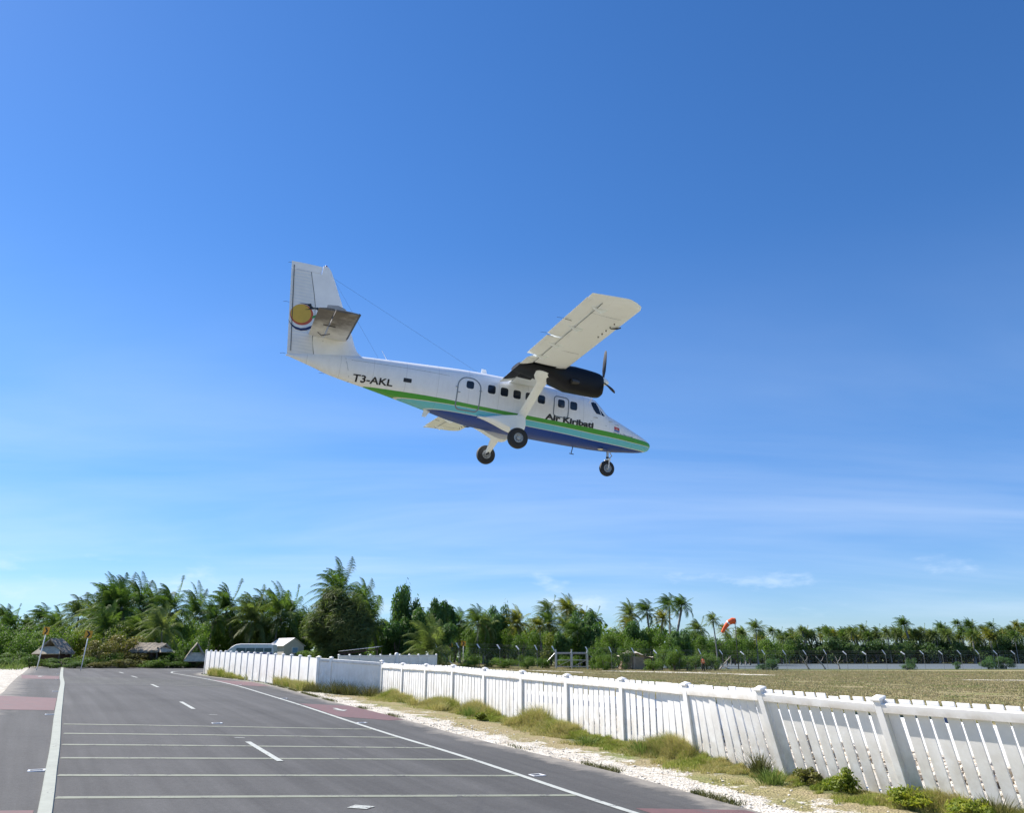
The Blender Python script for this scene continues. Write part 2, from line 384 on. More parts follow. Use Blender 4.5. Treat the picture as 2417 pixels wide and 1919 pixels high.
# fence lines
FA = Vector((-5.35, 34.63)); FD = Vector((.4625, -.8866))          # front run, 2.44 m bays
FRONT = [FA + FD * 2.44 * i for i in range(13)]
FB = Vector((-8.35, 36.15)); FC = Vector((-20.0, 54.6))             # second run
FENCE_FOOT = [tuple(p) for p in FRONT[::-1]] + [tuple(FB), tuple(FC)]

def axis_grid(lo, hi, step, far):
    a = list(np.arange(lo, hi + 1e-6, step)); s = step; v = hi; 
    while v < far: s *= 1.17; v += s; a.append(v)
    s = step; v = lo; pre = []
    while v > -far: s *= 1.17; v -= s; pre.append(v)
    return np.array(pre[::-1] + a)
gx = axis_grid(-46, 60, .5, 4000); gy = axis_grid(-10, 100, .5, 4000)
X, Y = np.meshgrid(gx, gy); Z = H(X, Y)
# lagoon basin
LAGOON = [(14, 128), (40, 124), (80, 124), (140, 122), (260, 130), (420, 250), (260, 262), (150, 256), (90, 252), (40, 250), (10, 215), (2, 160)]
dl = dist_poly(X, Y, LAGOON + [LAGOON[0]]); inl = inside(X, Y, LAGOON)
Z = np.where(inl, Z * 0 - .25 - np.clip(dl / 6, 0, 1) * 1.2, Z)
rd = dist_poly(X, Y, ROAD_POLY); inr = inside(X, Y, ROAD_POLY)
micro = np.sin(X * 3.1 + np.cos(Y * 2.3) * 2) * np.sin(Y * 2.7) * .018 + rng.normal(0, .006, X.shape)
Z = Z + np.where(inr, -.05, np.clip(rd / .5, 0, 1) * micro * (np.hypot(X, Y) < 120))
V = np.stack([X.ravel(), Y.ravel(), Z.ravel()], -1)
ny, nx = X.shape; idx = np.arange(nx * ny).reshape(ny, nx)
Fq = np.stack([idx[:-1, :-1].ravel(), idx[:-1, 1:].ravel(), idx[1:, 1:].ravel(), idx[1:, :-1].ravel()], -1)
me = bpy.data.meshes.new('ground'); me.from_pydata(V.tolist(), [], Fq.tolist())
me.polygons.foreach_set('use_smooth', [True] * len(me.polygons))
df = dist_poly(X, Y, FENCE_FOOT)
front_side = rd
g_verge = np.exp(-(rd / .9) ** 2) * (X > -22) + .35 * np.exp(-(df / 2.2) ** 2)
# behind the front fence: wide band of white coral
nrm = (X - FA.x) * .8866 + (Y - FA.y) * .4625                     # distance behind the front run
behind = np.clip(nrm / .4, 0, 1) * np.clip((7.5 - nrm) / 2.5, 0, 1) * ((X - FA.x) * FD.x + (Y - FA.y) * FD.y > -3)
g_patch = .9 * np.exp(-(((X - 18.7) / 9) ** 2 + ((Y - 97) / 2.6) ** 2)) + .8 * np.exp(-(((X - 2) / 9) ** 2 + ((Y - 84) / 3.5) ** 2)) + .75 * np.exp(-(((X - 26) / 10) ** 2 + ((Y - 88) / 1.0) ** 2)) + .75 * np.exp(-(((X - 36) / 10) ** 2 + ((Y - 64) / .9) ** 2))
left_sand = np.exp(-(rd / 2.2) ** 2) * (X < -14) * (Y > 20) * (Y < 62) * ((X + 19.4) * .86 + (Y - 32.6) * .5 < 1)
grav = np.clip(np.maximum.reduce([g_verge * .95, behind * 1.0, g_patch, left_sand * 1.2]), 0, 1)
green = np.clip(.85 * np.exp(-(df / 1.0) ** 2) + .75 * ((Y > 112) & (Y < 124)) + .9 * (Y > 240) + .8 * ((Y > 64) & (X < -14)) + .8 * ((X < -38)), 0, 1)
a = me.attributes.new('gravel', 'FLOAT', 'POINT'); a.data.foreach_set('value', grav.ravel())
a = me.attributes.new('green', 'FLOAT', 'POINT'); a.data.foreach_set('value', (green * np.ones_like(X)).ravel())
me.update()
tag(obj('ground', me, M['ground']), 'flat island ground of dry brown grass with white coral gravel', kind='structure')

def sheet(name, poly, dz, mat, step=1.0, parent=None):
    """a sheet that follows the ground, with an exact outline"""
    out = []
    for i in range(len(poly)):
        a_ = Vector(poly[i]); b_ = Vector(poly[(i + 1) % len(poly)]); m_ = max(1, int((b_ - a_).length / step))
        for j in range(m_): out.append(a_.lerp(b_, j / m_))
    xs = [p.x for p in out]; ys = [p.y for p in out]
    gx_, gy_ = np.meshgrid(np.arange(min(xs) + .37 * step, max(xs), step), np.arange(min(ys) + .41 * step, max(ys), step))
    ok = inside(gx_, gy_, [tuple(p) for p in out]) & (dist_poly(gx_, gy_, [tuple(p) for p in out] + [tuple(out[0])]) > step * .35)
    pts = [Vector(p) for p in out] + [Vector((float(a_), float(b_))) for a_, b_ in zip(gx_[ok], gy_[ok])]
    r_ = delaunay_2d_cdt(pts, [], [list(range(len(out)))], 1, 1e-5)
    P2 = np.array([tuple(p) for p in r_[0]]); Zs = H(P2[:, 0], P2[:, 1]) + dz
    me_ = mesh_np(name, np.c_[P2, Zs], [tuple(f_) for f_ in r_[2]], True)
    bm = bmesh.new(); bm.from_mesh(me_)
    for f_ in bm.faces:
        if f_.normal.z < 0: f_.normal_flip()
    bm.to_mesh(me_); bm.free()
    return obj(name, me_, mat, parent)
def ribbon(P, w, off=0.0):
    L_, R_2 = [], []
    for i, p in enumerate(P):
        a_ = Vector(P[max(i - 1, 0)]); b_ = Vector(P[min(i + 1, len(P) - 1)]); d = (b_ - a_).normalized(); n = Vector((-d.y, d.x))
        q = Vector(p) + n * off; L_.append(tuple(q + n * w / 2)); R_2.append(tuple(q - n * w / 2))
    return L_ + R_2[::-1]
road_o = sheet('road', ROAD_POLY, .008, M['asphalt'], .7)
rc_ = np.array([tuple(v.co) for v in road_o.data.vertices]); ra_ = road_o.data.attributes.new('edge', 'FLOAT', 'POINT')
ra_.data.foreach_set('value', np.clip(1 - dist_poly(rc_[:, 0], rc_[:, 1], ROAD_R_S) / 1.0, 0, 1) * .95 + np.clip(1 - dist_poly(rc_[:, 0], rc_[:, 1], ROAD_L_S) / 1.2, 0, 1) * .9)
tag(road_o, 'grey asphalt road bending right beyond the fence', kind='structure')
def marking(name, poly, mat, lab, step=.5, dz=.016):
    return tag(sheet(name, poly, dz, mat, step), lab, kind='structure')
# right edge line and the wide left line
marking('edge_line', ribbon(LINE_R_S, .12), M['paint'], 'thin white edge line on the fence side of the road')
# raised left kerb stripe, 3 cm proud, with moulded cross cuts
kb = MB(); kp = []
acc = 0
for i in range(len(KERB_S) - 1):
    a_ = Vector(KERB_S[i]); b_ = Vector(KERB_S[i + 1]); L_ = (b_ - a_).length; m_ = max(1, int(L_ / .25))
    for j in range(m_): kp.append(a_.lerp(b_, j / m_))
rings = []
for i, p in enumerate(kp):
    d = (kp[min(i + 1, len(kp) - 1)] - kp[max(i - 1, 0)]).normalized(); n = Vector((-d.y, d.x)); z = hz(p.x, p.y)
    w1, w2 = .085, .07
    rings.append([(p.x + n.x * w1, p.y + n.y * w1, z), (p.x + n.x * w2, p.y + n.y * w2, z + .032), (p.x - n.x * w2, p.y - n.y * w2, z + .032), (p.x - n.x * w1, p.y - n.y * w1, z)])
kb.loft(rings)
tag(kb.build('raised_edge_line', M['paint_kerb'], None), 'broad raised off-white line between road and left shoulder', kind='structure')
# rumble lines across the carriageway
RUMBLE = [((-5.85, 11.25), (2.0, 13.1), .1), ((-6.65, 12.75), (1.05, 14.7), 0), ((-7.42, 14.22), (-.1, 16.35), 0), ((-8.15, 15.6), (-1.05, 17.75), 0), ((-8.88, 17.0), (-2.0, 19.25), 0), ((-9.66, 18.42), (-2.95, 20.6), 0),
          ((-18.5, 35.0), (-11.4, 36.4), 1), ((-19.3, 36.4), (-12.2, 37.9), 1), ((-20.1, 37.8), (-12.95, 39.3), 1), ((-20.9, 39.2), (-13.7, 40.7), 1), ((-21.7, 40.6), (-14.4, 42.1), 1), ((-22.4, 42.0), (-15.2, 43.5), 1)]
for i, (a_, b_, far_) in enumerate(RUMBLE):
    a_, b_ = Vector(a_), Vector(b_)
    for q0, q1 in zip(LINE_R_S[:-1], LINE_R_S[1:]):          # stop at the edge line
        q0, q1 = Vector(q0), Vector(q1); d1 = b_ * 1.0 - a_; d1 = d1 * 1.3; d2 = q1 - q0; den_ = d1.x * d2.y - d1.y * d2.x
        if abs(den_) < 1e-6: continue
        s_ = ((q0.x - a_.x) * d2.y - (q0.y - a_.y) * d2.x) / den_; u_ = ((q0.x - a_.x) * d1.y - (q0.y - a_.y) * d1.x) / den_
        if 0 < s_ <= 1 and 0 <= u_ <= 1: b_ = a_ + d1 * s_ - d1.normalized() * .06; break
    P = [tuple(a_.lerp(b_, t / 12)) for t in range(13)]
    o = marking('rumble_line', ribbon(P, .15), M['paint_dull'], 'worn pale cross line painted on the road', dz=.0125)
for a_, b_ in [((-5.25, 17.1), (-3.98, 14.88)), ((-9.97, 25.55), (-8.7, 23.25)), ((-15.35, 35.9), (-14.0, 33.4)), ((-21.0, 46.4), (-19.6, 44.0)), ((-24.7, 52.8), (-23.5, 50.8)), ((-.3, 8.6), (1.0, 6.3))]:
    a_, b_ = Vector(a_), Vector(b_); P = [tuple(a_.lerp(b_, t / 6)) for t in range(7)]
    marking('centre_dash', ribbon(P, .11), M['paint'], 'white centre line dash', dz=.018)
marking('paint_patch', [(-2.12, 11.3), (-1.86, 11.26), (-1.78, 11.45), (-2.05, 11.5)], M['paint'], 'small white paint patch near the bottom of the photo')
for q in [(-5.7, 17.6), (-7.8, 21.9)]:
    marking('paint_fleck', [(q[0], q[1]), (q[0] + .22, q[1] + .02), (q[0] + .2, q[1] + .07), (q[0] + .02, q[1] + .06)], M['paint'], 'tiny white fleck of paint on the asphalt')
# shoulder coatings and symbols
marking('red_patch', [(-15.1, 25.0), (-13.35, 24.85), (-11.38, 21.15), (-12.55, 20.8), (-14.2, 23.3)], M['red_paint'], 'faded red band across the left shoulder', dz=.012)
marking('red_patch', [(-25.4, 43.5), (-23.1, 42.9), (-20.85, 38.75), (-22.2, 38.1)], M['red_paint'], 'farther faded red band across the left shoulder', dz=.012)
marking('red_patch', [(-6.1, 10.4), (-5.7, 10.5), (-4.6, 8.4), (-9.6, 7.2), (-9.9, 8.8)], M['red_paint'], 'red coating at the lower left corner of the photo', dz=.012)
marking('red_patch', [(-6.9, 27.5), (-5.3, 27.6), (-3.5, 24.4), (-2.95, 23.3), (-3.3, 22.9), (-4.75, 23.3)], M['red_paint'], 'red band on the right shoulder with a white arrow', dz=.012)
marking('red_patch', [(-15.8, 44.2), (-13.3, 43.0), (-11.2, 39.0), (-11.5, 38.3), (-12.6, 38.6)], M['red_paint'], 'long red band on the right shoulder beside the solid fence', dz=.012)
marking('red_patch', [(1.68, 12.0), (3.2, 12.1), (5.3, 8.0), (3.8, 7.9)], M['red_paint'], 'red coating on the right shoulder at the bottom edge of the photo', dz=.012)
def arrow(c, d, s, lab):
    d = Vector(d).normalized(); n = Vector((-d.y, d.x)); c = Vector(c)
    pts = [(-1, .12), (.15, .12), (.15, .42), (1, 0), (.15, -.42), (.15, -.12), (-1, -.12)]
    marking('painted_arrow', [tuple(c + d * a_ * s + n * b_ * s) for a_, b_ in pts], M['paint'], lab, .3, .02)
arrow((-5.2, 25.6), (.45, -.89), .55, 'white arrow painted on the red band of the right shoulder')
arrow((-23.4, 41.7), (-.45, .89), .6, 'white arrow painted on the far red band of the left shoulder')
# road studs: pale outlined studs on the shoulder side of each line
def stud(x, y, d, lab, grp):
    z = hz(x, y); t = empty('road_stud', (x, y, z + .006), math.atan2(d[1], d[0]), lab, 'road stud', grp)
    m_ = MB(); 
    for c_, s_ in [((0, .10, .004), (.17, .03, .012)), ((0, -.10, .004), (.17, .03, .012)), ((.095, 0, .004), (.03, .23, .012)), ((-.095, 0, .004), (.03, .23, .012))]: m_.box(c_, s_)
    m_.build('rim', M['white'], t)
    b_ = MB(); b_.loft([[(-.072, -.087, 0), (.072, -.087, 0), (.072, .087, 0), (-.072, .087, 0)], [(-.03, -.06, .004), (.03, -.06, .004), (.03, .06, .004), (-.03, .06, .004)]])
    b_.build('lens', M['dark'], t); return t
for i, (x, y) in enumerate([(-7.14, 13.05), (-10.94, 20.2), (-15.04, 27.9), (-20.75, 38.5), (-25.37, 47.0), (-29.8, 55.2)]):
    stud(x, y, (-.45, .89), ['nearest white road stud left of the raised line', 'second white road stud left of the raised line, before the red band', 'white road stud left of the raised line just beyond the red band', 'white road stud left of the raised line level with the far arrow', 'white road stud left of the raised line beyond the far arrow', 'farthest white road stud left of the raised line'][i], 'studs along the raised line')
for i, (x, y) in enumerate([(.42, 14.62), (-3.85, 21.9), (-8.05, 29.9), (-12.6, 38.9), (-16.55, 45.7)]):
    stud(x, y, (-.45, .89), ['nearest white road stud right of the edge line', 'white road stud beside the edge line before the red arrow band', 'white road stud beside the edge line just after the red arrow band', 'white road stud beside the edge line at the long red band', 'farthest white road stud beside the edge line'][i], 'studs along the edge line')
stud(-6.92, 20.05, (-.45, .89), 'lone white road stud in the middle of the carriageway', None)

# ------------------------------------------------------------------ lagoon
k = NT('lagoon_water'); k.bump(k.noise(.9, 4, .6, None, (1, 3, 1)), .35, .12)
k.fin(k.mix(k.mp(k.noise(.02, 4), .3, .7), (.09, .11, .12), (.13, .15, .155)), .7, 0, .1)
wpoly = [(-40, 118), (40, 119), (140, 117), (270, 125), (430, 250), (300, 268), (140, 262), (30, 258), (-40, 230)]
w_me = mesh_np('lagoon', [(x, y, -.30) for x, y in [(q[0], q[1]) for q in LAGOON]], [tuple(range(len(LAGOON)))])
w_me = mesh_np('lagoon', [(-30, 117, -.33), (430, 117, -.33), (430, 270, -.33), (-30, 270, -.33)], [(0, 1, 2, 3)])
tag(obj('water', w_me, k.m), 'grey blue lagoon behind the chain link fence', kind='structure')
# pale concrete strips lying in the airfield grass
M['concrete'] = simple('pale_concrete', (.50, .48, .43), .9, .15, 2, .3)
for P, lab in [([(11.5, 97.5), (18.0, 95.3), (25.1, 84.5), (25.3, 79.5), (22.5, 80.2), (21.0, 87), (15.5, 92.5), (11.0, 95.2)], 'pale strip of bare coral in the middle of the airfield grass'), ([(33.8, 63.6), (45, 60.5), (60, 58), (60, 59), (45.5, 61.8), (35, 64.6)], 'pale strip of bare coral at the right edge of the photo'), ([(-6, 86.5), (2.5, 83.5), (6.8, 80.6), (7.0, 82.6), (3, 85.8), (-6, 88.8)], 'pale track of bare coral below the chain link fence'), ([(9.6, 91), (17.4, 89.4), (19.8, 92.5), (15, 95), (10.5, 94)], 'pale patch of bare coral in front of the collapsed hut')]:
    marking('bare_strip', P, M['coral'], lab, 1.0, .03)

# ------------------------------------------------------------------ white picket fence (front run)
UP = Vector((0, 0, 1))
def frame(p, z, d, lean):
    """matrix with x along the fence, y to the back, z up (leaning towards the road by `lean` radians)"""
    x = Vector((d.x, d.y, 0)).normalized(); y = Vector((-x.y, x.x, 0))     # y points to the airfield side
    m = Matrix((x, y, UP)).transposed().to_4x4()
    return Matrix.Translation((p.x, p.y, z)) @ m @ Matrix.Rotation(lean, 4, 'X')
POST_TOP = [1.47, 1.45, 1.43, 1.42, 1.35, 1.30, 1.25, 1.21, 1.17, 1.17, 1.11, 1.10, 1.08]
def lean_at(s):                       # s in bays; the last bays have tipped over towards the road
    return R(16.5) * min(1, max(0, (s - 7.55) / 1.45)) * (1 if s < 8.8 else 1)
def low_attr(me, zt):
    a_ = me.attributes.new('low', 'FLOAT', 'POINT')
    a_.data.foreach_set('value', [min(1, max(0, v.co.z / zt)) for v in me.vertices])
pk = MB(); pk.box((0, 0, .5), (.187, .022, 1)); pk_me = bevel_mesh(pk.mesh('picket'), .004)
for v in pk_me.vertices: v.co.z = min(max(v.co.z, 0), 1)
low_attr(pk_me, .45); pk_me.materials.append(M['vinyl'])
ps = MB(); ps.box((0, 0, .5), (.127, .127, 1)); ps_me = bevel_mesh(ps.mesh('post'), .005); low_attr(ps_me, .35); ps_me.materials.append(M['vinyl'])
cp = MB()
def rq(h, z): return [(-h, -h, z), (h, -h, z), (h, h, z), (-h, h, z)]
cp.loft([rq(.078, 0), rq(.082, .004), rq(.082, .036), rq(.070, .046), rq(.012, .075)]); cp_me = cp.mesh('cap'); low_attr(cp_me, .01); cp_me.materials.append(M['vinyl'])
rl_me = {}
def rail_mesh(L_, lab='rail', hgt=.135, th=.05):
    key = (round(L_, 2), hgt, th)
    if key not in rl_me:
        q = MB(); q.box((L_ / 2, 0, 0), (L_, th, hgt)); m_ = bevel_mesh(q.mesh(lab), .005); low_attr(m_, .01); m_.materials.append(M['vinyl']); rl_me[key] = m_
    return rl_me[key]
fence = empty('picket_fence', (FRONT[5].x, FRONT[5].y, hz(FRONT[5].x, FRONT[5].y)), 0, 'long white vinyl picket fence with capped posts, its near bays leaning towards the road', 'fence')
bpy.context.view_layer.update()
finv = Matrix.Translation(-fence.location)
def child(name, me_, mw, parent, inv):
    o = bpy.data.objects.new(name, me_); COL.objects.link(o); o.parent = parent; o.matrix_basis = inv @ mw; return o
prng = random.Random(4)
for i, p in enumerate(FRONT[:12]):
    zg = hz(p.x, p.y) - .12; ln = lean_at(i)
    L_ = (POST_TOP[i] - .075 - zg) / math.cos(ln)
    # lean pivots about the foot
    mw = frame(p, zg, FD, ln)
    po = child('post', ps_me, mw @ Matrix.Diagonal((1, 1, L_, 1)), fence, finv)
    c_ = bpy.data.objects.new('cap', cp_me); COL.objects.link(c_); c_.parent = po
    c_.matrix_basis = Matrix.Translation((0, 0, 1)) @ Matrix.Diagonal((1, 1, 1 / L_, 1))
    if i == 11: break
    q = FRONT[i + 1]; zq = hz(q.x, q.y) - .12; l2 = lean_at(i + 1)
    a0 = frame(p, zg, FD, ln); b0 = frame(q, zq, FD, l2); L2 = (POST_TOP[i + 1] - .075 - zq) / math.cos(l2)
    for frac, hh, yo in ((None, .135, -.035), ('low', .09, .045)):
        da = L_ - .11 if frac is None else .17; db = L2 - .11 if frac is None else .17
        A = a0 @ Vector((.0635, yo, da)); B = b0 @ Vector((-.0635, yo, db)); x = (B - A); ll = x.length; x.normalize()
        zz = (a0.to_3x3() @ UP + b0.to_3x3() @ UP).normalized(); y = zz.cross(x).normalized(); zz = x.cross(y)
        rm = Matrix((x, y, zz)).transposed().to_4x4(); rm.translation = A
        rr = child('rail', rail_mesh(round(ll, 1), 'rail', hh), rm @ Matrix.Diagonal((ll / round(ll, 1), 1, 1, 1)), fence, finv)
    for j in range(10):
        t = (j + .5) / 10 * .955 + .0225
        s = i + t; pp = p.lerp(q, t); z0 = (zg * (1 - t) + zq * t) + .12 - .01
        ll = lean_at(s) + prng.gauss(0, .004)
        top = (POST_TOP[i] * (1 - t) + POST_TOP[i + 1] * t) - .055 + prng.gauss(0, .004)
        if i == 9 and j == 6: top -= .02
        if i == 8 and j == 3: z0 -= .12
        mm = frame(pp, z0 - .04, FD, ll) @ Matrix.Translation((0, .004, .04)) @ Matrix.Rotation(prng.gauss(0, .005), 4, 'Y')
        hh = (top - z0) / math.cos(ll)
        child('picket', pk_me, mm @ Matrix.Diagonal((1, 1, hh, 1)), fence, finv)
# round dark blue reflector fixed near the right edge of the photo
rf = MB(); rf.lathe((0, 0, 0), (0, -1, 0), [(0, .03), (.05, .028), (.062, .015), (.062, 0), (0, 0)], 20)
rfo = child('reflector', rf.mesh('reflector', True, 40), frame(FRONT[10].lerp(FRONT[11], .34), .70, FD, R(16)) @ Matrix.Translation((0, -.075, .13)), fence, finv)
M['blue_refl'] = simple('dark_blue_plastic', (.02, .04, .11), .3); rfo.data.materials.append(M['blue_refl'])

# ------------------------------------------------------------------ solid white panel fences
def panel_fence(name, pts, tops, label, wide_post=.11):
    c0 = pts[len(pts) // 2]; root = empty(name, (c0.x, c0.y, hz(c0.x, c0.y)), 0, label, 'fence'); inv = Matrix.Translation(-root.location)
    for i, p in enumerate(pts):
        zg = hz(p.x, p.y) - .1; d = (pts[min(i + 1, len(pts) - 1)] - pts[max(i - 1, 0)]).normalized()
        L_ = tops[i] - .07 - zg; mw = frame(p, zg, d, 0)
        po = child('post', ps_me, mw @ Matrix.Diagonal((wide_post / .127, wide_post / .127, L_, 1)), root, inv)
        c_ = bpy.data.objects.new('cap', cp_me); COL.objects.link(c_); c_.parent = po; c_.matrix_basis = Matrix.Translation((0, 0, 1)) @ Matrix.Diagonal((1, 1, 1 / L_, 1))
        if i == len(pts) - 1: break
        q = pts[i + 1]; zq = hz(q.x, q.y) - .1; d = (q - p); ll = d.length; d.normalize()
        q_ = MB(); n_ = max(2, int(ll / .16)); w_ = (ll - .1) / n_
        ztop0, ztop1 = tops[i] - .10, tops[i + 1] - .10
        for j in range(n_):       # tongue and groove boards with a V joint between them
            t0 = .05 + j * w_; t1 = t0 + w_
            za, zb_ = [(zg + .13) * (1 - t / ll) + (zq + .13) * t / ll for t in (t0, t1)]
            zc1, zc2 = [ztop0 * (1 - t / ll) + ztop1 * t / ll for t in (t0, t1)]
            g_ = .012
            q_.add([(t0, -.006, za), (t0 + g_, -.016, za), (t1 - g_, -.016, zb_), (t1, -.006, zb_), (t0, -.006, zc1), (t0 + g_, -.016, zc1), (t1 - g_, -.016, zc2), (t1, -.006, zc2), (t0, .016, za), (t1, .016, zb_), (t0, .016, zc1), (t1, .016, zc2)],
                   [(0, 1, 5, 4), (1, 2, 6, 5), (2, 3, 7, 6), (8, 10, 11, 9), (4, 5, 6, 7, 11, 10), (0, 8, 9, 3, 2, 1), (0, 4, 10, 8), (3, 9, 11, 7)])
        m_ = q_.mesh('panel'); lo = min(v.co.z for v in m_.vertices); a_ = m_.attributes.new('low', 'FLOAT', 'POINT'); a_.data.foreach_set('value', [min(1, (v.co.z - lo) / .5) for v in m_.vertices]); m_.materials.append(M['vinyl'])
        mw = frame(p, 0, d, 0); child('panel', m_, mw, root, inv)
        A = Vector((p.x, p.y, ztop0 - .06)); B = Vector((q.x, q.y, ztop1 - .06)); x = (B - A).normalized(); y = UP.cross(x).normalized(); z_ = x.cross(y)
        rm = Matrix((x, y, z_)).transposed().to_4x4(); rm.translation = A + x * .055 - y * .028
        child('rail', rail_mesh(round((B - A).length - .11, 2), 'rail', .13), rm, root, inv)
    return root
jog = [FB, FB.lerp(FA, .2), FB.lerp(FA, .985)]
panel_fence('panel_fence', jog, [1.70, 1.67, 1.53], 'short shaded bluish section of solid fence where the line steps back from the road')
run = [FB.lerp(FC, (1 - (1 - i / 17) ** 1.0)) for i in range(18)]
panel_fence('panel_fence', [run[0] + (FC - FB).normalized() * .14] + run[1:], [1.68 + .42 * (i / 17) ** .8 for i in range(18)], 'solid white panel fence running back along the road to its far left end')
G0, G1 = Vector((-13.69, 66)), Vector((-6.71, 74))
panel_fence('panel_fence', [G0.lerp(G1, i / 10) for i in range(11)], [1.86 + .06 * i / 10 for i in range(11)], 'distant pale fence seen over the top of the shaded fence section')

# ------------------------------------------------------------------ low white wall, rubble and gravel behind the front fence
NB = Vector((.8866, .4625))
wl = MB()
wp = [FRONT[0] + NB * 3.0 + FD * (2.44 * t) for t in np.linspace(2.2, 16, 47)]
rings = []
for i, p in enumerate(wp):
    z = hz(p.x, p.y) - .15; zt = .50 + .01 * math.sin(i * 1.7); n = NB
    rings.append([(p.x, p.y, z), (p.x, p.y, zt - .02), (p.x + n.x * .03, p.y + n.y * .03, zt), (p.x + n.x * .42, p.y + n.y * .42, zt), (p.x + n.x * .45, p.y + n.y * .45, zt - .02), (p.x + n.x * .45, p.y + n.y * .45, z)])
wl.loft(rings)
M['whitewash'] = simple('whitewashed_concrete', (.80, .80, .78), .8, .08, 2, .3)
wall = wl.build('low_wall', M['whitewash'], None, False)
tag(wall, 'low whitewashed concrete wall glimpsed through the gaps of the picket fence', 'wall')
bs = MB(); rings = []
M['blue_paint'] = simple('faded_blue_paint', (.035, .065, .17), .7, .15, 4)
for i, t in enumerate(np.linspace(2.4, 6.6, 23)):
    p = FRONT[0] + NB * 2.997 + FD * (2.44 * t); u = (t - 2.4) / 4.2; zl_ = .15 + .10 * u; hh = .42 - .14 * u - zl_
    rings.append([(p.x, p.y, zl_), (p.x, p.y, zl_ + hh), (p.x - NB.x * .006, p.y - NB.y * .006, zl_ + hh), (p.x - NB.x * .006, p.y - NB.y * .006, zl_)])
bs.loft(rings); o = bs.build('blue_band', M['blue_paint'], wall)

def rock_mesh(name, s, seed, n=2):
    r_ = random.Random(seed); bm = bmesh.new(); bmesh.ops.create_icosphere(bm, subdivisions=n, radius=s)
    for v in bm.verts: v.co *= r_.uniform(.72, 1.18); v.co.z *= .6
    me_ = bpy.data.meshes.new(name); bm.to_mesh(me_); bm.free(); return me_
def scatter_rocks(name, spots, label, mat):
    base = [rock_mesh('r', 1, s_, 1) for s_ in range(5)]; Vs, Fs = [], []
    for sp_ in spots:
        x, y, s_ = sp_[:3]; lift = sp_[3] if len(sp_) > 3 else 0
        b = base[rng.integers(5)]; a_ = rng.uniform(0, 6.28); ca, sa = math.cos(a_), math.sin(a_); o_ = len(Vs); z = hz(x, y) + lift
        for v in b.vertices: Vs.append((x + s_ * (v.co.x * ca - v.co.y * sa), y + s_ * (v.co.x * sa + v.co.y * ca), z + s_ * (v.co.z + .25)))
        for f_ in b.polygons: Fs.append(tuple(o_ + i for i in f_.vertices))
    o = obj(name, mesh_np(name, Vs, Fs, False), mat); tag(o, label, kind='stuff'); return o
sp = []
for _ in range(1500):
    t = rng.uniform(5, 15.5); e_ = abs(rng.normal(0, .5)); d = 3.0 - e_ - .05; p = FRONT[0] + NB * d + FD * 2.44 * t; sp.append((p.x, p.y, rng.uniform(.05, .15), max(0, .38 - .42 * e_) * rng.uniform(.2, 1)))
scatter_rocks('rubble', sp, 'brown and white coral rubble heaped against the low white wall', M['stone'])
sp = []
for _ in range(1500):
    i = rng.integers(2, 60); p = Vector(ROAD_R_S[min(i, len(ROAD_R_S) - 2)]).lerp(Vector(ROAD_R_S[min(i, len(ROAD_R_S) - 2) + 1]), rng.uniform(0, 1)); d = abs(rng.normal(.5, .5)) + .05
    sp.append((p.x + .87 * d, p.y + .5 * d, rng.uniform(.008, .03)))
scatter_rocks('verge_stones', sp, 'small white coral stones strewn along the road verge', M['coral'])

# ------------------------------------------------------------------ the aircraft
AR = Matrix(((0.9303, -0.35452, 0.09405), (0.35843, 0.93314, -0.02791), (-0.07786, 0.05967, 0.99518)))
for c_ in range(3): pass
AT = Vector((5.93365, 33.58934, 10.48843))
BO = Vector((-6.7, 0, -1.67))                       # the base of the thing: the ground point between the main wheels
plane = empty('aircraft', (0, 0, 0), 0, 'white twin-engine propeller plane with green, cyan and blue stripes, flying low, wheels down', 'plane')
xa = Vector((AR[0][0], AR[1][0], AR[2][0])).normalized(); za = Vector((AR[0][2], AR[1][2], AR[2][2])); ya = za.cross(xa).normalized(); za = xa.cross(ya)
AM = Matrix((xa, ya, za)).transposed().to_4x4(); AM.translation = AT + AM.to_3x3() @ BO
plane.matrix_world = AM; plane.matrix_basis = AM
def pmesh(me_):
    for v in me_.vertices: v.co -= BO
    me_.update(); return me_
def part(name, mb, mats, parent=None, smooth=True, angle=35):
    me_ = pmesh(mb.mesh(name, smooth, angle)); return obj(name, me_, mats, parent or plane)
def pchip(xs, ys):
    xs = np.array(xs, float); ys = np.array(ys, float); o = np.argsort(xs); xs = xs[o]; ys = ys[o]
    h = np.diff(xs); d = np.diff(ys) / h; m_ = np.zeros_like(ys); m_[0] = d[0]; m_[-1] = d[-1]
    for i in range(1, len(xs) - 1):
        if d[i - 1] * d[i] > 0: w1 = 2 * h[i] + h[i - 1]; w2 = h[i] + 2 * h[i - 1]; m_[i] = (w1 + w2) / (w1 / d[i - 1] + w2 / d[i])
    def f_(x):
        x = min(max(x, xs[0]), xs[-1]); i = min(max(int(np.searchsorted(xs, x) - 1), 0), len(h) - 1); t = (x - xs[i]) / h[i]
        return float((2 * t**3 - 3 * t**2 + 1) * ys[i] + (t**3 - 2 * t**2 + t) * h[i] * m_[i] + (-2 * t**3 + 3 * t**2) * ys[i + 1] + (t**3 - t**2) * h[i] * m_[i + 1])
    return f_
f_top = pchip([.06, 0, -.12, -.37, -.8, -1.24, -1.8, -2.33, -2.6, -3.0, -3.2, -4, -5.5, -8, -10.2, -12, -12.9, -13.6, -14.5, -15.5], [-.10, .02, .09, .20, .37, .53, .73, .92, 1.16, 1.46, 1.52, 1.56, 1.60, 1.58, 1.47, 1.36, 1.29, 1.2, 1.05, .85])
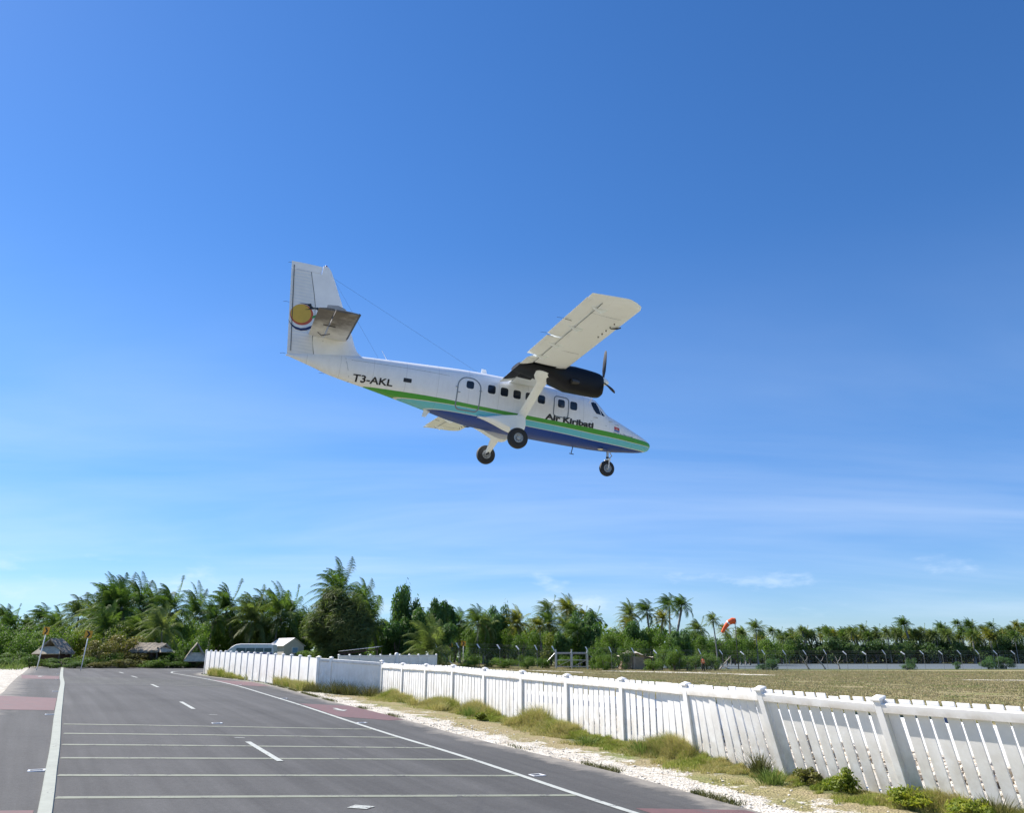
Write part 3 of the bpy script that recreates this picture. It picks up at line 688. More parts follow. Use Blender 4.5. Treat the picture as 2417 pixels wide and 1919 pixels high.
f_bot = pchip([.06, 0, -.08, -.25, -.61, -1.2, -1.66, -3.0, -4.5, -8.0, -9, -10, -10.74, -12.4, -14.06, -14.46, -15.5], [-.12, -.25, -.33, -.40, -.48, -.56, -.62, -.68, -.68, -.62, -.50, -.31, -.18, .10, .38, .50, .77])
f_w = pchip([.06, 0, -.08, -.25, -.6, -1.2, -1.8, -2.33, -3.0, -3.6, -4.5, -9, -10, -11, -12, -13, -14, -15, -15.5], [.01, .14, .22, .32, .44, .58, .70, .78, .84, .86, .87, .86, .78, .66, .53, .40, .27, .13, .05])
f_n = pchip([.06, -1, -2.3, -3.4, -5, -9, -11, -13, -15.5], [2.0, 2.1, 2.35, 2.6, 2.8, 2.7, 2.4, 2.2, 2.0])
f_gt = pchip([.1, -8, -10.2, -12.6, -13.8, -15.5], [.0, .02, .08, .13, .19, .22])
f_gb = pchip([.1, -2.5, -4.2, -8.2, -10.2, -12.6, -14.5], [-.19, -.21, -.18, -.13, -.10, -.06, .02])
f_cb = pchip([.1, -.3, -2.5, -4.2, -8, -10.1, -11, -13], [-.33, -.40, -.45, -.41, -.36, -.30, -.25, -.12])
def sec(x, n=64):
    t, b, w, e = f_top(x), f_bot(x), f_w(x), f_n(x); c_ = (t + b) / 2; h = (t - b) / 2; ring = []
    for k_ in range(n):
        a_ = 2 * math.pi * (k_ + .5) / n; ca, sa = math.cos(a_), math.sin(a_)
        ring.append((x, w * math.copysign(abs(ca) ** (2 / e), ca), c_ + h * math.copysign(abs(sa) ** (2 / e), sa)))
    return ring
def side_y(x, z):
    t, b, w, e = f_top(x), f_bot(x), f_w(x), f_n(x); c_ = (t + b) / 2; h = (t - b) / 2
    u = min(abs(z - c_) / h, .999); return w * (1 - u ** e) ** (1 / e)
stations = [.055, .04, .02, 0, -.04, -.08, -.14, -.22, -.32, -.45] + list(np.arange(-.6, -15.5, -.15)) + [-15.5]
fus = MB(); fus.loft([sec(x) for x in stations]); fme = fus.mesh('fuselage', True, 60)
for nm, fn in (('gt', f_gt), ('gb', f_gb), ('cb', f_cb)):
    a_ = fme.attributes.new(nm, 'FLOAT', 'POINT'); a_.data.foreach_set('value', [fn(v.co.x) for v in fme.vertices])
a_ = fme.attributes.new('hz', 'FLOAT', 'POINT'); a_.data.foreach_set('value', [v.co.z for v in fme.vertices])
k = NT('aircraft_livery'); z = k.attr('hz'); gt, gb, cb = k.attr('gt'), k.attr('gb'), k.attr('cb')
nz = k.noise(1.6, 5, .62); fine = k.noise(9, 4, .6, None, (1, 1, .25))
white = k.mix(k.mp(nz, .5, .8, 0, .35), (.91, .92, .93), (.82, .82, .82))
white = k.mix(.6, white, k.mp(fine, .3, .7, .93, 1.04), 'MULTIPLY')
col = k.mix(k.math('LESS_THAN', z, gt), white, (.075, .36, .050))
w2 = k.math('MULTIPLY', k.math('LESS_THAN', z, k.math('ADD', gb, .012)), 1)
col = k.mix(w2, col, (.66, .70, .62)); col = k.mix(k.math('LESS_THAN', z, k.math('SUBTRACT', gb, .012)), col, (.15, .55, .66))
col = k.mix(k.math('LESS_THAN', z, k.math('ADD', cb, .012)), col, (.55, .66, .70)); col = k.mix(k.math('LESS_THAN', z, k.math('SUBTRACT', cb, .012)), col, (.005, .050, .29))
# belly grime along the centre line and panel joints every metre or so
bel = k.math('MULTIPLY', k.mp(z, -.60, -.72, 0, .25), k.mp(nz, .42, .68)); col = k.mix(bel, col, (.10, .09, .10))
pan = k.n('ShaderNodeSeparateXYZ'); k.l(k.co, pan.inputs[0])
seam = k.math('LESS_THAN', k.math('ABSOLUTE', k.math('SUBTRACT', k.math('FRACT', k.math('MULTIPLY', pan.outputs[0], .8)), .5)), .006)
col = k.mix(k.math('MULTIPLY', seam, .25), col, (.12, .12, .12))
k.bump(k.noise(2.2, 3, .5, None, (1.3, 1, 1)), .06, .05)
M['livery'] = k.fin(col, .36, 0, .3, .05)
fuselage = obj('fuselage', pmesh(fme), M['livery'], plane)
AW = simple('aircraft_white', (.90, .91, .92), .35, .06, 2); M['aw'] = AW
k = NT('rudder_white'); sx = k.n('ShaderNodeSeparateXYZ'); k.l(k.co, sx.inputs[0])
k.bump(k.math('SINE', k.math('MULTIPLY', sx.outputs[2], 48)), .35, .012)
M['ribbed'] = k.fin(k.mix(k.mp(k.noise(3, 5), .3, .7), (.76, .78, .80), (.84, .85, .86)), .4)
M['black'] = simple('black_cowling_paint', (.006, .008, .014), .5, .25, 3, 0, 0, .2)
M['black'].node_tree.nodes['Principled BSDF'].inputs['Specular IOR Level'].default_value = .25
k = NT('wing_underside'); n_a = k.noise(1.1, 5, .6); n_b = k.noise(5, 5, .7, None, (2.5, .6, 1)); c = k.mix(k.mp(n_a, .4, .75, 0, .4), (.90, .95, .98), (.83, .87, .89))
c = k.mix(k.mp(n_b, .60, .80, 0, .30), c, (.33, .28, .22)); k.bump(k.noise(2.5, 3), .05, .04); M['wing'] = k.fin(c, .42)
k = NT('sooty_tailplane'); n_a = k.noise(1.7, 5, .65); sx = k.n('ShaderNodeSeparateXYZ'); k.l(k.co, sx.inputs[0])
ay_ = k.math('ABSOLUTE', sx.outputs[1]); f_ = k.math('ADD', k.mp(ay_, .7, 2.1), k.mp(n_a, .3, .7, -.35, .3), clamp=True)
M['soot'] = k.fin(k.mix(k.math('MULTIPLY', f_, .93), (.70, .69, .66), (.085, .068, .052)), .5)
M['glass'] = simple('cabin_glass', (.018, .026, .042), .08, .1, 2)
M['grey_line'] = simple('grey_door_seal', (.20, .24, .28), .5, .1)
M['blackp'] = simple('black_lettering', (.012, .013, .016), .4, .1)
M['tyre'] = simple('black_rubber', (.022, .023, .026), .75, .2, 8)
M['alloy'] = simple('grey_wheel_alloy', (.36, .38, .40), .4, .12, 10, 0, .6)
M['chrome'] = simple('polished_oleo', (.70, .70, .70), .2, .05, 6, 0, 1)

def naca(u, t): return 5 * t * (.2969 * math.sqrt(max(u, 0)) - .126 * u - .3516 * u * u + .2843 * u ** 3 - .1015 * u ** 4)
def foil_ring(le, te, tmax, u0, u1, ax_pt, n=9, flip=1):
    """le, te 3D points; ring of the part of the section between chord fractions u0 and u1; thickness along ax_pt"""
    le, te, ax_pt = Vector(le), Vector(te), Vector(ax_pt); ch = (te - le).length; up, lo = [], []
    for i in range(n):
        s_ = i / (n - 1); u = u0 + (u1 - u0) * (1 - math.cos(s_ * math.pi / 2) if u0 == 0 else s_)
        p = le.lerp(te, u); th = naca(u, tmax) * ch
        up.append(p + ax_pt * th * 1.15); lo.append(p - ax_pt * th * .85)
    return up + lo[::-1]
# wing: one continuous high wing
def w_le(y):
    a_ = abs(y); x = -5.40 - .052 * max(0, a_ - .9)
    if a_ > 9.4: x -= .62 * ((a_ - 9.4) / .56) ** 2.4
    return x
def w_te(y): a_ = abs(y); return -7.46 - .032 * max(0, a_ - .9)
def w_z(y): return 1.385 + .013 * abs(y)
wing = MB(); ys = [-9.96, -9.92, -9.82, -9.65, -9.45, -9.2, -8.6] + list(np.arange(-8, 8.1, .5)) + [8.6, 9.2, 9.45, 9.65, 9.82, 9.92, 9.96]
rings = []
for y in ys:
    x0, x1 = w_le(y), w_te(y); uu = .72 if abs(y) < 9.6 else 1.0
    tm = .135 * (1 if abs(y) < 9.3 else max(.12, 1 - ((abs(y) - 9.3) / .68) ** 2.2))
    hinge = (x1 - x0) * .715
    rings.append(foil_ring((x0, y, w_z(y) + .035), (x1, y, w_z(y) - .06), tm, 0, uu, (0, 0, 1), 12))
wing.loft(rings); wme = wing.mesh('wing', True, 40)
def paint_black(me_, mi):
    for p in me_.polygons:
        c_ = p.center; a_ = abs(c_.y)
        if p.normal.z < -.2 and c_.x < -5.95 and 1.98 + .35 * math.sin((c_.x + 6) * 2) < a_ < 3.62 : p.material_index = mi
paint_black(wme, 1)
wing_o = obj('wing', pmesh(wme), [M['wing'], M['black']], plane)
def flap(name, y0, y1, defl, parent=plane, mats=None, drop=.0):
    q = MB(); rings = []
    for y in np.linspace(y0, y1, 9):
        x0, x1 = w_le(y), w_te(y); ch = x1 - x0; hx = x0 + ch * .705; hz_ = w_z(y) - .045 - drop
        L_ = abs(x1 - hx); te = (hx - L_ * math.cos(defl), y, hz_ - L_ * math.sin(defl) + .04)
        rings.append(foil_ring((hx + .02, y, hz_), te, .17, 0, 1, (0, 0, 1), 7))
    q.loft(rings); m_ = q.mesh(name, True, 40)
    if mats is None:
        mats = [M['wing'], M['black']]
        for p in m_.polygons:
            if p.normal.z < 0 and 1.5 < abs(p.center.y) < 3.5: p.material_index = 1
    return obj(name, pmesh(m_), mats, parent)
for s in (-1, 1):
    flap('inboard_flap', s * .93, s * 4.22, R(24)); flap('outboard_flap', s * 4.26, s * 6.22, R(9)); flap('aileron', s * 6.26, s * 9.58, R(3))
    for y in (4.3, 5.6, 7.35, 9.1):
        q = MB(); x = -6.85 - .02 * y; zb_ = w_z(y) - .08
        q.loft([[(x + .28, s * (y - .025), zb_), (x + .28, s * (y + .025), zb_), (x + .28, s * (y + .025), zb_ + .02), (x + .28, s * (y - .025), zb_ + .02)], [(x - .02, s * (y - .02), zb_ - .17), (x - .02, s * (y + .02), zb_ - .17), (x - .02, s * (y + .02), zb_ + .02), (x - .02, s * (y - .02), zb_ + .02)], [(x - .32, s * (y - .02), zb_ - .03), (x - .32, s * (y + .02), zb_ - .03), (x - .32, s * (y + .02), zb_ + .04), (x - .32, s * (y - .02), zb_ + .04)]])
        part('hinge_bracket', q, M['wing'], None, False)
    q = MB(); q.tube([(w_le(y) + (w_te(y) - w_le(y)) * .715, s * y, w_z(y) - .108) for y in np.linspace(.95, 9.55, 18)], .007, 5); part('flap_gap', q, M['dark'])
    for y in (6.24, 7.8, 4.24): q = MB(); q.tube([(-7.2 - .03 * y, s * y, w_z(y) - .10), (w_te(y) + .02, s * y, w_z(y) - .085)], .008, 5); part('control_gap', q, M['dark'])
    for y in (5.2, 8.7): q = MB(); q.tube([(w_le(y) + .25 - .55 * i, s * y, w_z(y) - .095 - .02 * (0 < i < 3)) for i in range(1, 4)], .004, 4); part('panel_seam', q, M['grey_line'])
    # landing light in the leading edge, drain holes
    q = MB(); q.tube([(-5.78, s * 8.05, w_z(8) - .06), (-5.9, s * 8.0, w_z(8) - .10), (-6.1, s * 7.95, w_z(8) - .13)], [.02, .035, .015], 8); part('landing_light', q, M['dark'])
    q = MB()
    for i in range(5): q.lathe((-6.12 - .02 * i, s * (7.1 + .325 * i), w_z(8) - .158), (0, 0, 1), [(0, -.012), (.022, -.012), (.022, .03)], 8)
    part('drain_holes', q, M['blackp'])
# nacelles
def nac_ring(x, y, zt, zb_, hw, n=28, e=2.6):
    c_ = (zt + zb_) / 2; h = (zt - zb_) / 2; r_ = []
    for k_ in range(n):
        a_ = 2 * math.pi * k_ / n; ca, sa = math.cos(a_), math.sin(a_)
        r_.append((x, y + hw * math.copysign(abs(ca) ** (2 / e), ca), c_ + h * math.copysign(abs(sa) ** (2 / e), sa)))
    return r_
for s in (-1, 1):
    Y_ = 2.85 * s
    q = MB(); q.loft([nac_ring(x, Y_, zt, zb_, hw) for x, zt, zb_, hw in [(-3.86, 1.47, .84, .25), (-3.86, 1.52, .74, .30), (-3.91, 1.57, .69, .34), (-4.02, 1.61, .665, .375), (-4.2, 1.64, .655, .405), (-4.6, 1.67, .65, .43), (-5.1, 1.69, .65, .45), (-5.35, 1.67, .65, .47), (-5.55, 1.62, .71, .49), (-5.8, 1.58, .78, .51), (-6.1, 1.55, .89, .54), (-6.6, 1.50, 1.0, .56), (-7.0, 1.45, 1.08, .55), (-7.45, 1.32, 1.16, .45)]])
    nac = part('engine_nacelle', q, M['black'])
    q = MB(); q.loft([nac_ring(-3.85, Y_, .98, .76, .22), nac_ring(-3.84, Y_, .96, .78, .20)]); part('air_intake', q, M['blackp'], nac)
    for side in (-1, 1):
        q = MB(); q.tube([(-5.0, Y_ + side * .42, .98), (-5.15, Y_ + side * .50, .95), (-5.35, Y_ + side * .53, .93)], [.07, .09, .10], 12, cap=False); q.tube([(-5.2, Y_ + side * .515, .945), (-5.34, Y_ + side * .528, .93)], [.07, .075], 12); part('exhaust_stub', q, M['grey_exh'] if 'grey_exh' in M else M['dark'], nac)
    HZ = 1.36
    pr = MB(); pr.lathe((-3.86, Y_, HZ), (1, 0, 0), [(.17, -.02), (.175, .05), (.15, .17), (.10, .27), (.04, .335), (0, .35)], 24)
    prop = part('spinner', pr, M['prop_hub'] if 'prop_hub' in M else M['wing'])
    for a0 in ((87, -33, 207) if s < 0 else (60, 180, -60)):
        q = MB(); a_ = R(a0); rad = Vector((0, math.cos(a_) * -1, math.sin(a_))); tan = Vector((1, 0, 0)).cross(rad); rings = []
        for rr, ch, tw, th in [(.12, .07, 70, .06), (.25, .09, 55, .05), (.45, .15, 42, .03), (.75, .17, 30, .022), (1.0, .165, 24, .018), (1.2, .14, 20, .014), (1.285, .08, 18, .008)]:
            cdir = tan * math.cos(R(tw)) + Vector((1, 0, 0)) * math.sin(R(tw)); nd = rad.cross(cdir); c0 = Vector((-3.76, Y_, HZ)) + rad * rr
            rings.append([c0 + cdir * ch * .5, c0 + nd * th * .5 + cdir * ch * .15, c0 - cdir * ch * .5, c0 - nd * th * .5 + cdir * ch * .15])
        q.loft(rings); part('propeller_blade', q, M['dark'], prop, True, 50)
    # strut
    def ell(c, ch, th, n=14): c = Vector(c); return [c + Vector((math.cos(2 * math.pi * i / n) * ch / 2, math.sin(2 * math.pi * i / n) * th / 2 * s, 0)) for i in range(n)]
    q = MB(); q.loft([ell((-6.38, s * .98, -.24), .40, .11), ell((-6.38, s * 1.10, -.15), .38, .10), ell((-6.24, s * 2.40, .80), .38, .10), ell((-6.23, s * 2.58, .88), .42, .18), ell((-6.30, s * 2.80, .915), .58, .34), ell((-6.40, s * 3.08, .96), .72, .30), ell((-6.46, s * 3.26, 1.06), .62, .20), ell((-6.48, s * 3.30, 1.2), .5, .12)]); part('wing_strut', q, M['wing'])
    # undercarriage fairing, leg and wheel
    def fr(x, zt, zb_, yo):   # a bulge growing out of the fuselage side
        yi = .60; return [(x, s * yi, zt - .02), (x, s * (yi + (yo - yi) * .6), zt), (x, s * (yo - .04), zt - .05), (x, s * yo, (zt * .5 + zb_ * .5)), (x, s * (yo - .04), zb_ + .08), (x, s * (yi + (yo - yi) * .55), zb_), (x, s * yi, zb_ + .03)]
    q = MB(); q.loft([fr(-8.08, -.40, -.42, .80), fr(-7.75, -.32, -.48, .93), fr(-7.35, -.24, -.60, 1.08), fr(-6.95, -.17, -.74, 1.22), fr(-6.65, -.13, -.82, 1.31), fr(-6.40, -.12, -.82, 1.33), fr(-6.25, -.18, -.76, 1.28), fr(-6.15, -.28, -.62, 1.05)]); part('gear_fairing', q, M['wing'])
    q = MB(); q.loft([ell((-6.64, s * 1.05, -.60), .42, .22), ell((-6.66, s * 1.25, -.80), .36, .20), ell((-6.74, s * 1.52, -1.14), .24, .13), ell((-6.75, s * 1.60, -1.24), .20, .12)]); leg = part('main_gear_leg', q, M['wing'])
    q = MB(); q.tube([(-6.74, s * 1.5, -1.25), (-6.74, s * 1.9, -1.26)], .045, 12); part('axle', q, M['dark'], leg)
    def wheel(c, r_, w, rim):
        q = MB(); q.lathe(c, (0, 1, 0), [(rim, -w * .40), (rim + (r_ - rim) * .35, -w * .49), (r_ * .86, -w * .46), (r_ * .955, -w * .36), (r_, -w * .16), (r_, w * .16), (r_ * .955, w * .36), (r_ * .86, w * .46), (rim + (r_ - rim) * .35, w * .49), (rim, w * .40)], 40)
        ty = part('tyre', q, M['tyre'])
        q = MB()
        for sd in (-1, 1): q.lathe(c, (0, sd, 0), [(rim, w * .28), (rim, w * .42), (rim * .90, w * .43), (rim * .82, w * .30), (rim * .45, w * .26), (rim * .38, w * .40), (rim * .15, w * .44), (0, w * .44)], 32)
        rm = part('rim', q, M['alloy'], ty, True, 30)
        q = MB()
        for i in range(9):
            a_ = 2 * math.pi * i / 9
            for sd in (-1, 1): q.lathe((c[0] + math.cos(a_) * rim * .62, c[1] + sd * w * .27, c[2] + math.sin(a_) * rim * .62), (0, sd, 0), [(rim * .09, 0), (rim * .09, w * .04), (0, w * .04)], 8)
        part('wheel_bolts', q, M['dark'], ty)
    wheel((-6.74, s * 1.88, -1.26), .406, .29, .185)
wheel((-1.93, 0, -1.38), .335, .22, .175)
q = MB(); q.tube([(-1.95, 0, -.5), (-1.93, 0, -.86)], .055, 14); q.tube([(-1.93, 0, -.86), (-1.92, 0, -1.0)], .045, 14)
ng = part('nose_gear_strut', q, M['galv'])
q = MB(); q.tube([(-1.93, 0, -.88), (-1.93, 0, -.95)], .065, 14); part('strut_collar', q, M['dark'], ng)
q = MB(); q.tube([(-1.88, 0, -.60), (-1.73, 0, -.80), (-1.88, 0, -.99)], .022, 8); part('torque_link', q, M['galv'], ng)
q = MB(); q.box((-1.92, 0, -1.01), (.14, .34, .06))
for sd in (-1, 1): q.tube([(-1.91, sd * .155, -1.0), (-1.93, sd * .16, -1.38)], .024, 8)
part('wheel_fork', q, M['galv_paint'], ng)
# fin and rudder
f_le = pchip([.6, 1.1, 1.33, 1.47, 2.05, 3.23, 4.4, 4.56, 4.66], [-12.2, -12.5, -12.80, -13.0, -13.28, -13.84, -14.40, -14.49, -14.62])
f_te = lambda z: -15.56 - (z - .78) * .117
f_hg = pchip([.5, .8, 1.72, 2.57, 4.32], [-14.47, -14.55, -14.76, -14.80, -15.22])
def fin_ring(z, xa_, xb_, tm=.085):
    le, te = -12.95 - (z - 1.2) * .46, f_te(z); le = max(le, f_le(z)) if z > 1.5 else f_le(max(z, 1.2)); ch = le - te; n = 10; a_, b_ = [], []
    for i in range(n):
        x = xa_ + (xb_ - xa_) * ((i / (n - 1)) ** (1.7 if xa_ >= le - .02 else 1)); u = min(max((le - x) / ch, 0), 1); th = naca(u, tm) * ch
        a_.append((x, th, z)); b_.append((x, -th, z))
    return a_ + b_[::-1]
q = MB(); q.loft([fin_ring(z, f_le(z), f_hg(z) + .012) for z in [.75, 1.0, 1.2, 1.33, 1.47, 1.7, 2.05, 2.5, 3.0, 3.5, 4.0, 4.30]]); fin_o = part('fin', q, M['aw'])
q = MB(); q.loft([fin_ring(z, f_le(z), -14.80 if z > 4.33 else -14.80) for z in [4.302, 4.45, 4.56, 4.63, 4.665]]); part('fin_tip', q, M['aw'])
q = MB(); q.loft([fin_ring(z, f_hg(z) - .012, f_te(z)) for z in [.84, 1.2, 1.72, 2.2, 2.57, 3.0, 3.5, 4.0, 4.30]]); rud = part('rudder', q, M['ribbed'])
q = MB(); q.loft([fin_ring(z, -14.83, f_te(z)) for z in [4.31, 4.4, 4.5, 4.57, 4.60]]); part('rudder_horn', q, M['aw'], rud)
q = MB(); q.tube([(f_hg(z), 0, z) for z in (.85, 1.2, 1.72, 2.2, 2.57, 3.2, 3.8, 4.3)], .045, 6); part('hinge_line', q, M['dark'], rud)
q = MB(); q.tube([(f_te(1.0) + .13, -.026, 1.0), (f_te(4.45) + .10, -.026, 4.45)], .014, 6); part('trim_tab_gap', q, M['dark'], rud)
q = MB(); q.tube([(-15.6, 0, .80), (-15.3, 0, .81), (-14.95, 0, .83)], [.03, .045, .04], 8); part('rudder_foot', q, M['aw'], rud)
q = MB(); q.lathe((-14.69, 0, 4.63), (0, 0, 1), [(.05, 0), (.05, .05), (.03, .085), (0, .09)], 12); part('beacon', q, simple('red_beacon', (.25, .02, .015), .3), None)
q = MB(); q.lathe((-14.31, -.085, 1.60), (0, -1, 0), [(0, .012), (.05, .012), (.05, 0)], 12); part('fin_vent', q, M['dark'])
# tailplane with soot on the underside, elevators, dark boots, finlets
for s in (-1, 1):
    q = MB(); q.loft([foil_ring((-13.47, s * y, 1.80), (-14.92, s * y, 1.76), .10 if y < 3.1 else .05, 0, .60, (0, 0, 1), 10) for y in (.02, .8, 1.6, 2.4, 3.05, 3.14)]); tp = part('tailplane', q, M['soot'])
    q = MB(); rings = []
    for y in (.12, .8, 1.6, 2.4, 3.16): rings.append(foil_ring((-14.36, s * y, 1.775), (-14.93, s * y, 1.735), .15, 0, 1, (0, 0, 1), 7))
    q.loft(rings); part('elevator', q, M['soot'], tp)
    q = MB(); q.loft([foil_ring((-13.462, s * y, 1.80), (-14.93, s * y, 1.76), .106, 0, .05, (0, 0, 1), 6) for y in (.3, 1.2, 2.2, 3.12)]); part('deicing_boot', q, M['blackp'], tp)
    q = MB(); q.box((-14.35, s * 1.7, 1.68), (.45, .02, .03)); q.tube([(-14.2, s * .75, 1.70), (-14.5, s * .72, 1.60), (-14.65, s * .7, 1.70)], .018, 6); part('elevator_rod', q, M['dark'], tp)
    q = MB(); n_ = []
    ft = [(-14.62, 1.80), (-14.58, 2.27), (-14.2, 2.33), (-13.95, 2.26), (-13.8, 2.12), (-13.62, 1.80)]
    q.add([(x, s * 2.2 - .012, z) for x, z in ft] + [(x, s * 2.2 + .012, z) for x, z in ft], [tuple(range(6)), tuple(range(11, 5, -1))] + [(i, 6 + i, 6 + (i + 1) % 6, (i + 1) % 6) for i in range(6)]); part('finlet', q, simple('finlet_grey', (.42, .42, .43), .5), tp, False)

# ---- shapes laid on the skin ----
def on_side(x, z, off=.008, s=-1): return (x, s * (side_y(x, z) + off), z)
def patch(name, outline, mat, off=.008, s=-1, parent=None, proj=None, rings_n=5):
    cx_ = sum(p[0] for p in outline) / len(outline); cz_ = sum(p[1] for p in outline) / len(outline); V_, F_ = [], []; n = len(outline)
    pf = proj or (lambda x, z: on_side(x, z, off, s))
    for r_ in range(rings_n, 0, -1):
        for x, z in outline: V_.append(pf(cx_ + (x - cx_) * r_ / rings_n, cz_ + (z - cz_) * r_ / rings_n))
    V_.append(pf(cx_, cz_))
    for r_ in range(rings_n - 1):
        for i in range(n): F_.append((r_ * n + i, r_ * n + (i + 1) % n, (r_ + 1) * n + (i + 1) % n, (r_ + 1) * n + i))
    b_ = (rings_n - 1) * n
    for i in range(n): F_.append((b_ + i, b_ + (i + 1) % n, len(V_) - 1))
    q = MB(); q.add(V_, F_); return part(name, q, mat, parent, True, None)
def band(name, outline, w, mat, off=.006, s=-1, parent=None, th=.006):
    cx_ = sum(p[0] for p in outline) / len(outline); cz_ = sum(p[1] for p in outline) / len(outline); n = len(outline); O, I = [], []
    for i, (x, z) in enumerate(outline):
        a_ = Vector(outline[i - 1]); b_ = Vector(outline[(i + 1) % n]); d = (b_ - a_).normalized(); nn = Vector((-d.y, d.x))
        if nn.dot(Vector((cx_ - x, cz_ - z))) < 0: nn = -nn
        O.append((x, z)); I.append((x + nn.x * w, z + nn.y * w))
    V_ = [on_side(*p, off=0, s=s) for p in O] + [on_side(*p, off=off + th, s=s) for p in O] + [on_side(*p, off=off + th, s=s) for p in I] + [on_side(*p, off=0, s=s) for p in I]
    F_ = [];
    for r_ in range(3):
        for i in range(n): F_.append((r_ * n + i, r_ * n + (i + 1) % n, (r_ + 1) * n + (i + 1) % n, (r_ + 1) * n + i))
    q = MB(); q.add(V_, F_); return part(name, q, mat, parent, True, 40)
def rrect(x0, x1, z0, z1, r_, n=6, rtop=None):
    out = []; rt = rtop or r_
    for cx_, cz_, rr, a0 in ((x1 - r_, z0 + r_, r_, -90), (x1 - rt, z1 - rt, rt, 0), (x0 + rt, z1 - rt, rt, 90), (x0 + r_, z0 + r_, r_, 180)):
        for i in range(n + 1): a_ = R(a0 + 90 * i / n); out.append((cx_ + rr * math.cos(a_), cz_ + rr * math.sin(a_)))
    # drop straight-side duplicates, add mid points
    res = []
    for i, p in enumerate(out):
        res.append(p); q_ = out[(i + 1) % len(out)]; d = math.dist(p, q_)
        if d > .2:
            m_ = int(d / .12)
            for j in range(1, m_): res.append((p[0] + (q_[0] - p[0]) * j / m_, p[1] + (q_[1] - p[1]) * j / m_))
    return res
def window(x, z, w, h, s, r_=.09):
    wf = band('window', rrect(x - w / 2 - .02, x + w / 2 + .02, z - h / 2 - .02, z + h / 2 + .02, r_ + .02), .024, M['aw'], .004, s)
    patch('pane', rrect(x - w / 2, x + w / 2, z - h / 2, z + h / 2, r_), M['glass'], .006, s, wf)
for s in (-1, 1):
    for x in (-7.65, -7.11, -6.565, -6.035, -5.50, -4.05): window(x, .785, .335, .37, s)
    window(-8.55, .80, .32, .33, s); window(-4.61, .775, .32, .36, s)
    patch('small_window', rrect(-11.17, -10.86, .46, .62, .02, 2), M['blackp'], .006, s)
    band('rear_door', rrect(-9.07, -8.08, -.26, 1.12, .20, 8, .44), .045, M['grey_line'], .006, s)
    band('exit_door', rrect(-4.95, -4.26, .18, 1.09, .16), .042, M['grey_line'], .006, s)
    for hx, hz2 in ((-9.08, .62), (-8.1, .62), (-8.98, .42)):
        q = MB(); y_ = s * (side_y(hx, hz2) + .015); q.box((hx, y_, hz2), (.11, .03, .025)); part('door_hinge', q, M['alloy'])
    # cockpit glazing
    cd = band('cockpit_door', [(-3.24, .30), (-2.45, .22), (-2.46, .60), (-2.95, 1.17), (-3.24, 1.17)], .012, M['grey_seam'] if 'grey_seam' in M else M['grey_line'], .001, s, None, .002)
    patch('side_window', [(-3.22, 1.12), (-3.10, 1.17), (-2.96, 1.15), (-2.86, .95), (-2.75, .65), (-2.98, .66), (-3.12, .82), (-3.2, .98)], M['glass'], .006, s)
    patch('quarter_window', [(-2.80, .90), (-2.68, .78), (-2.56, .66), (-2.58, .62), (-2.71, .64)], M['glass'], .006, s)
# windscreen: two panes over the sloping front
for s in (-1, 1):
    V_, F_ = [], []; nU, nV = 8, 8
    for i in range(nU + 1):
        for j in range(nV + 1):
            u, v_ = i / nU, j / nV; x = -2.40 - .50 * u; t, b, w, e = f_top(x), f_bot(x), f_w(x), f_n(x); y = w * (.03 + .70 * v_ * (1 - .1 * u)); c_ = (t + b) / 2; h = (t - b) / 2
            z = c_ + h * (1 - (y / w) ** e) ** (1 / e) + .010; V_.append((x, s * y, z))
    for i in range(nU):
        for j in range(nV): F_.append((i * (nV + 1) + j, (i + 1) * (nV + 1) + j, (i + 1) * (nV + 1) + j + 1, i * (nV + 1) + j + 1))
    q = MB(); q.add(V_, F_); part('windscreen', q, M['glass'], None, True, None)
# lettering
def text_mesh(txt, sx, sz, bold=0.0, shear=0):
    cu = bpy.data.curves.new('t', 'FONT'); cu.body = txt; cu.size = 1.0; cu.offset = bold; cu.shear = shear; cu.resolution_u = 3
    o = bpy.data.objects.new('t', cu); COL.objects.link(o); dg = bpy.context.evaluated_depsgraph_get(); me_ = bpy.data.meshes.new_from_object(o.evaluated_get(dg))
    bpy.data.objects.remove(o); xs = [v.co.x for v in me_.vertices]; ys_ = [v.co.y for v in me_.vertices]
    x0, x1, h1 = min(xs), max(xs), .72
    for v in me_.vertices: v.co.x = (v.co.x - x0) / (x1 - x0) * sx; v.co.y = v.co.y / h1 * sz
    bm = bmesh.new(); bm.from_mesh(me_); bmesh.ops.triangulate(bm, faces=bm.faces)
    for _ in range(4):
        es = [e for e in bm.edges if e.calc_length() > .07]
        if not es: break
        bmesh.ops.subdivide_edges(bm, edges=es, cuts=1); bmesh.ops.triangulate(bm, faces=[f_ for f_ in bm.faces if len(f_.verts) > 3])
    bm.to_mesh(me_); bm.free(); return me_
def lettering(name, txt, x0, z0, sx, sz, bold, mat, s=-1, off=.008, sl=0, proj=None):
    me_ = text_mesh(txt, sx, sz, bold)
    for v in me_.vertices:
        u, w_ = v.co.x, v.co.y
        x = x0 + u if s < 0 else x0 + sx - u; z = z0 + w_ + sl * u
        v.co = proj(x, z) if proj else on_side(x, z, off, s)
    me_.materials.clear(); me_.name = name; return obj(name, pmesh(me_), mat, plane)
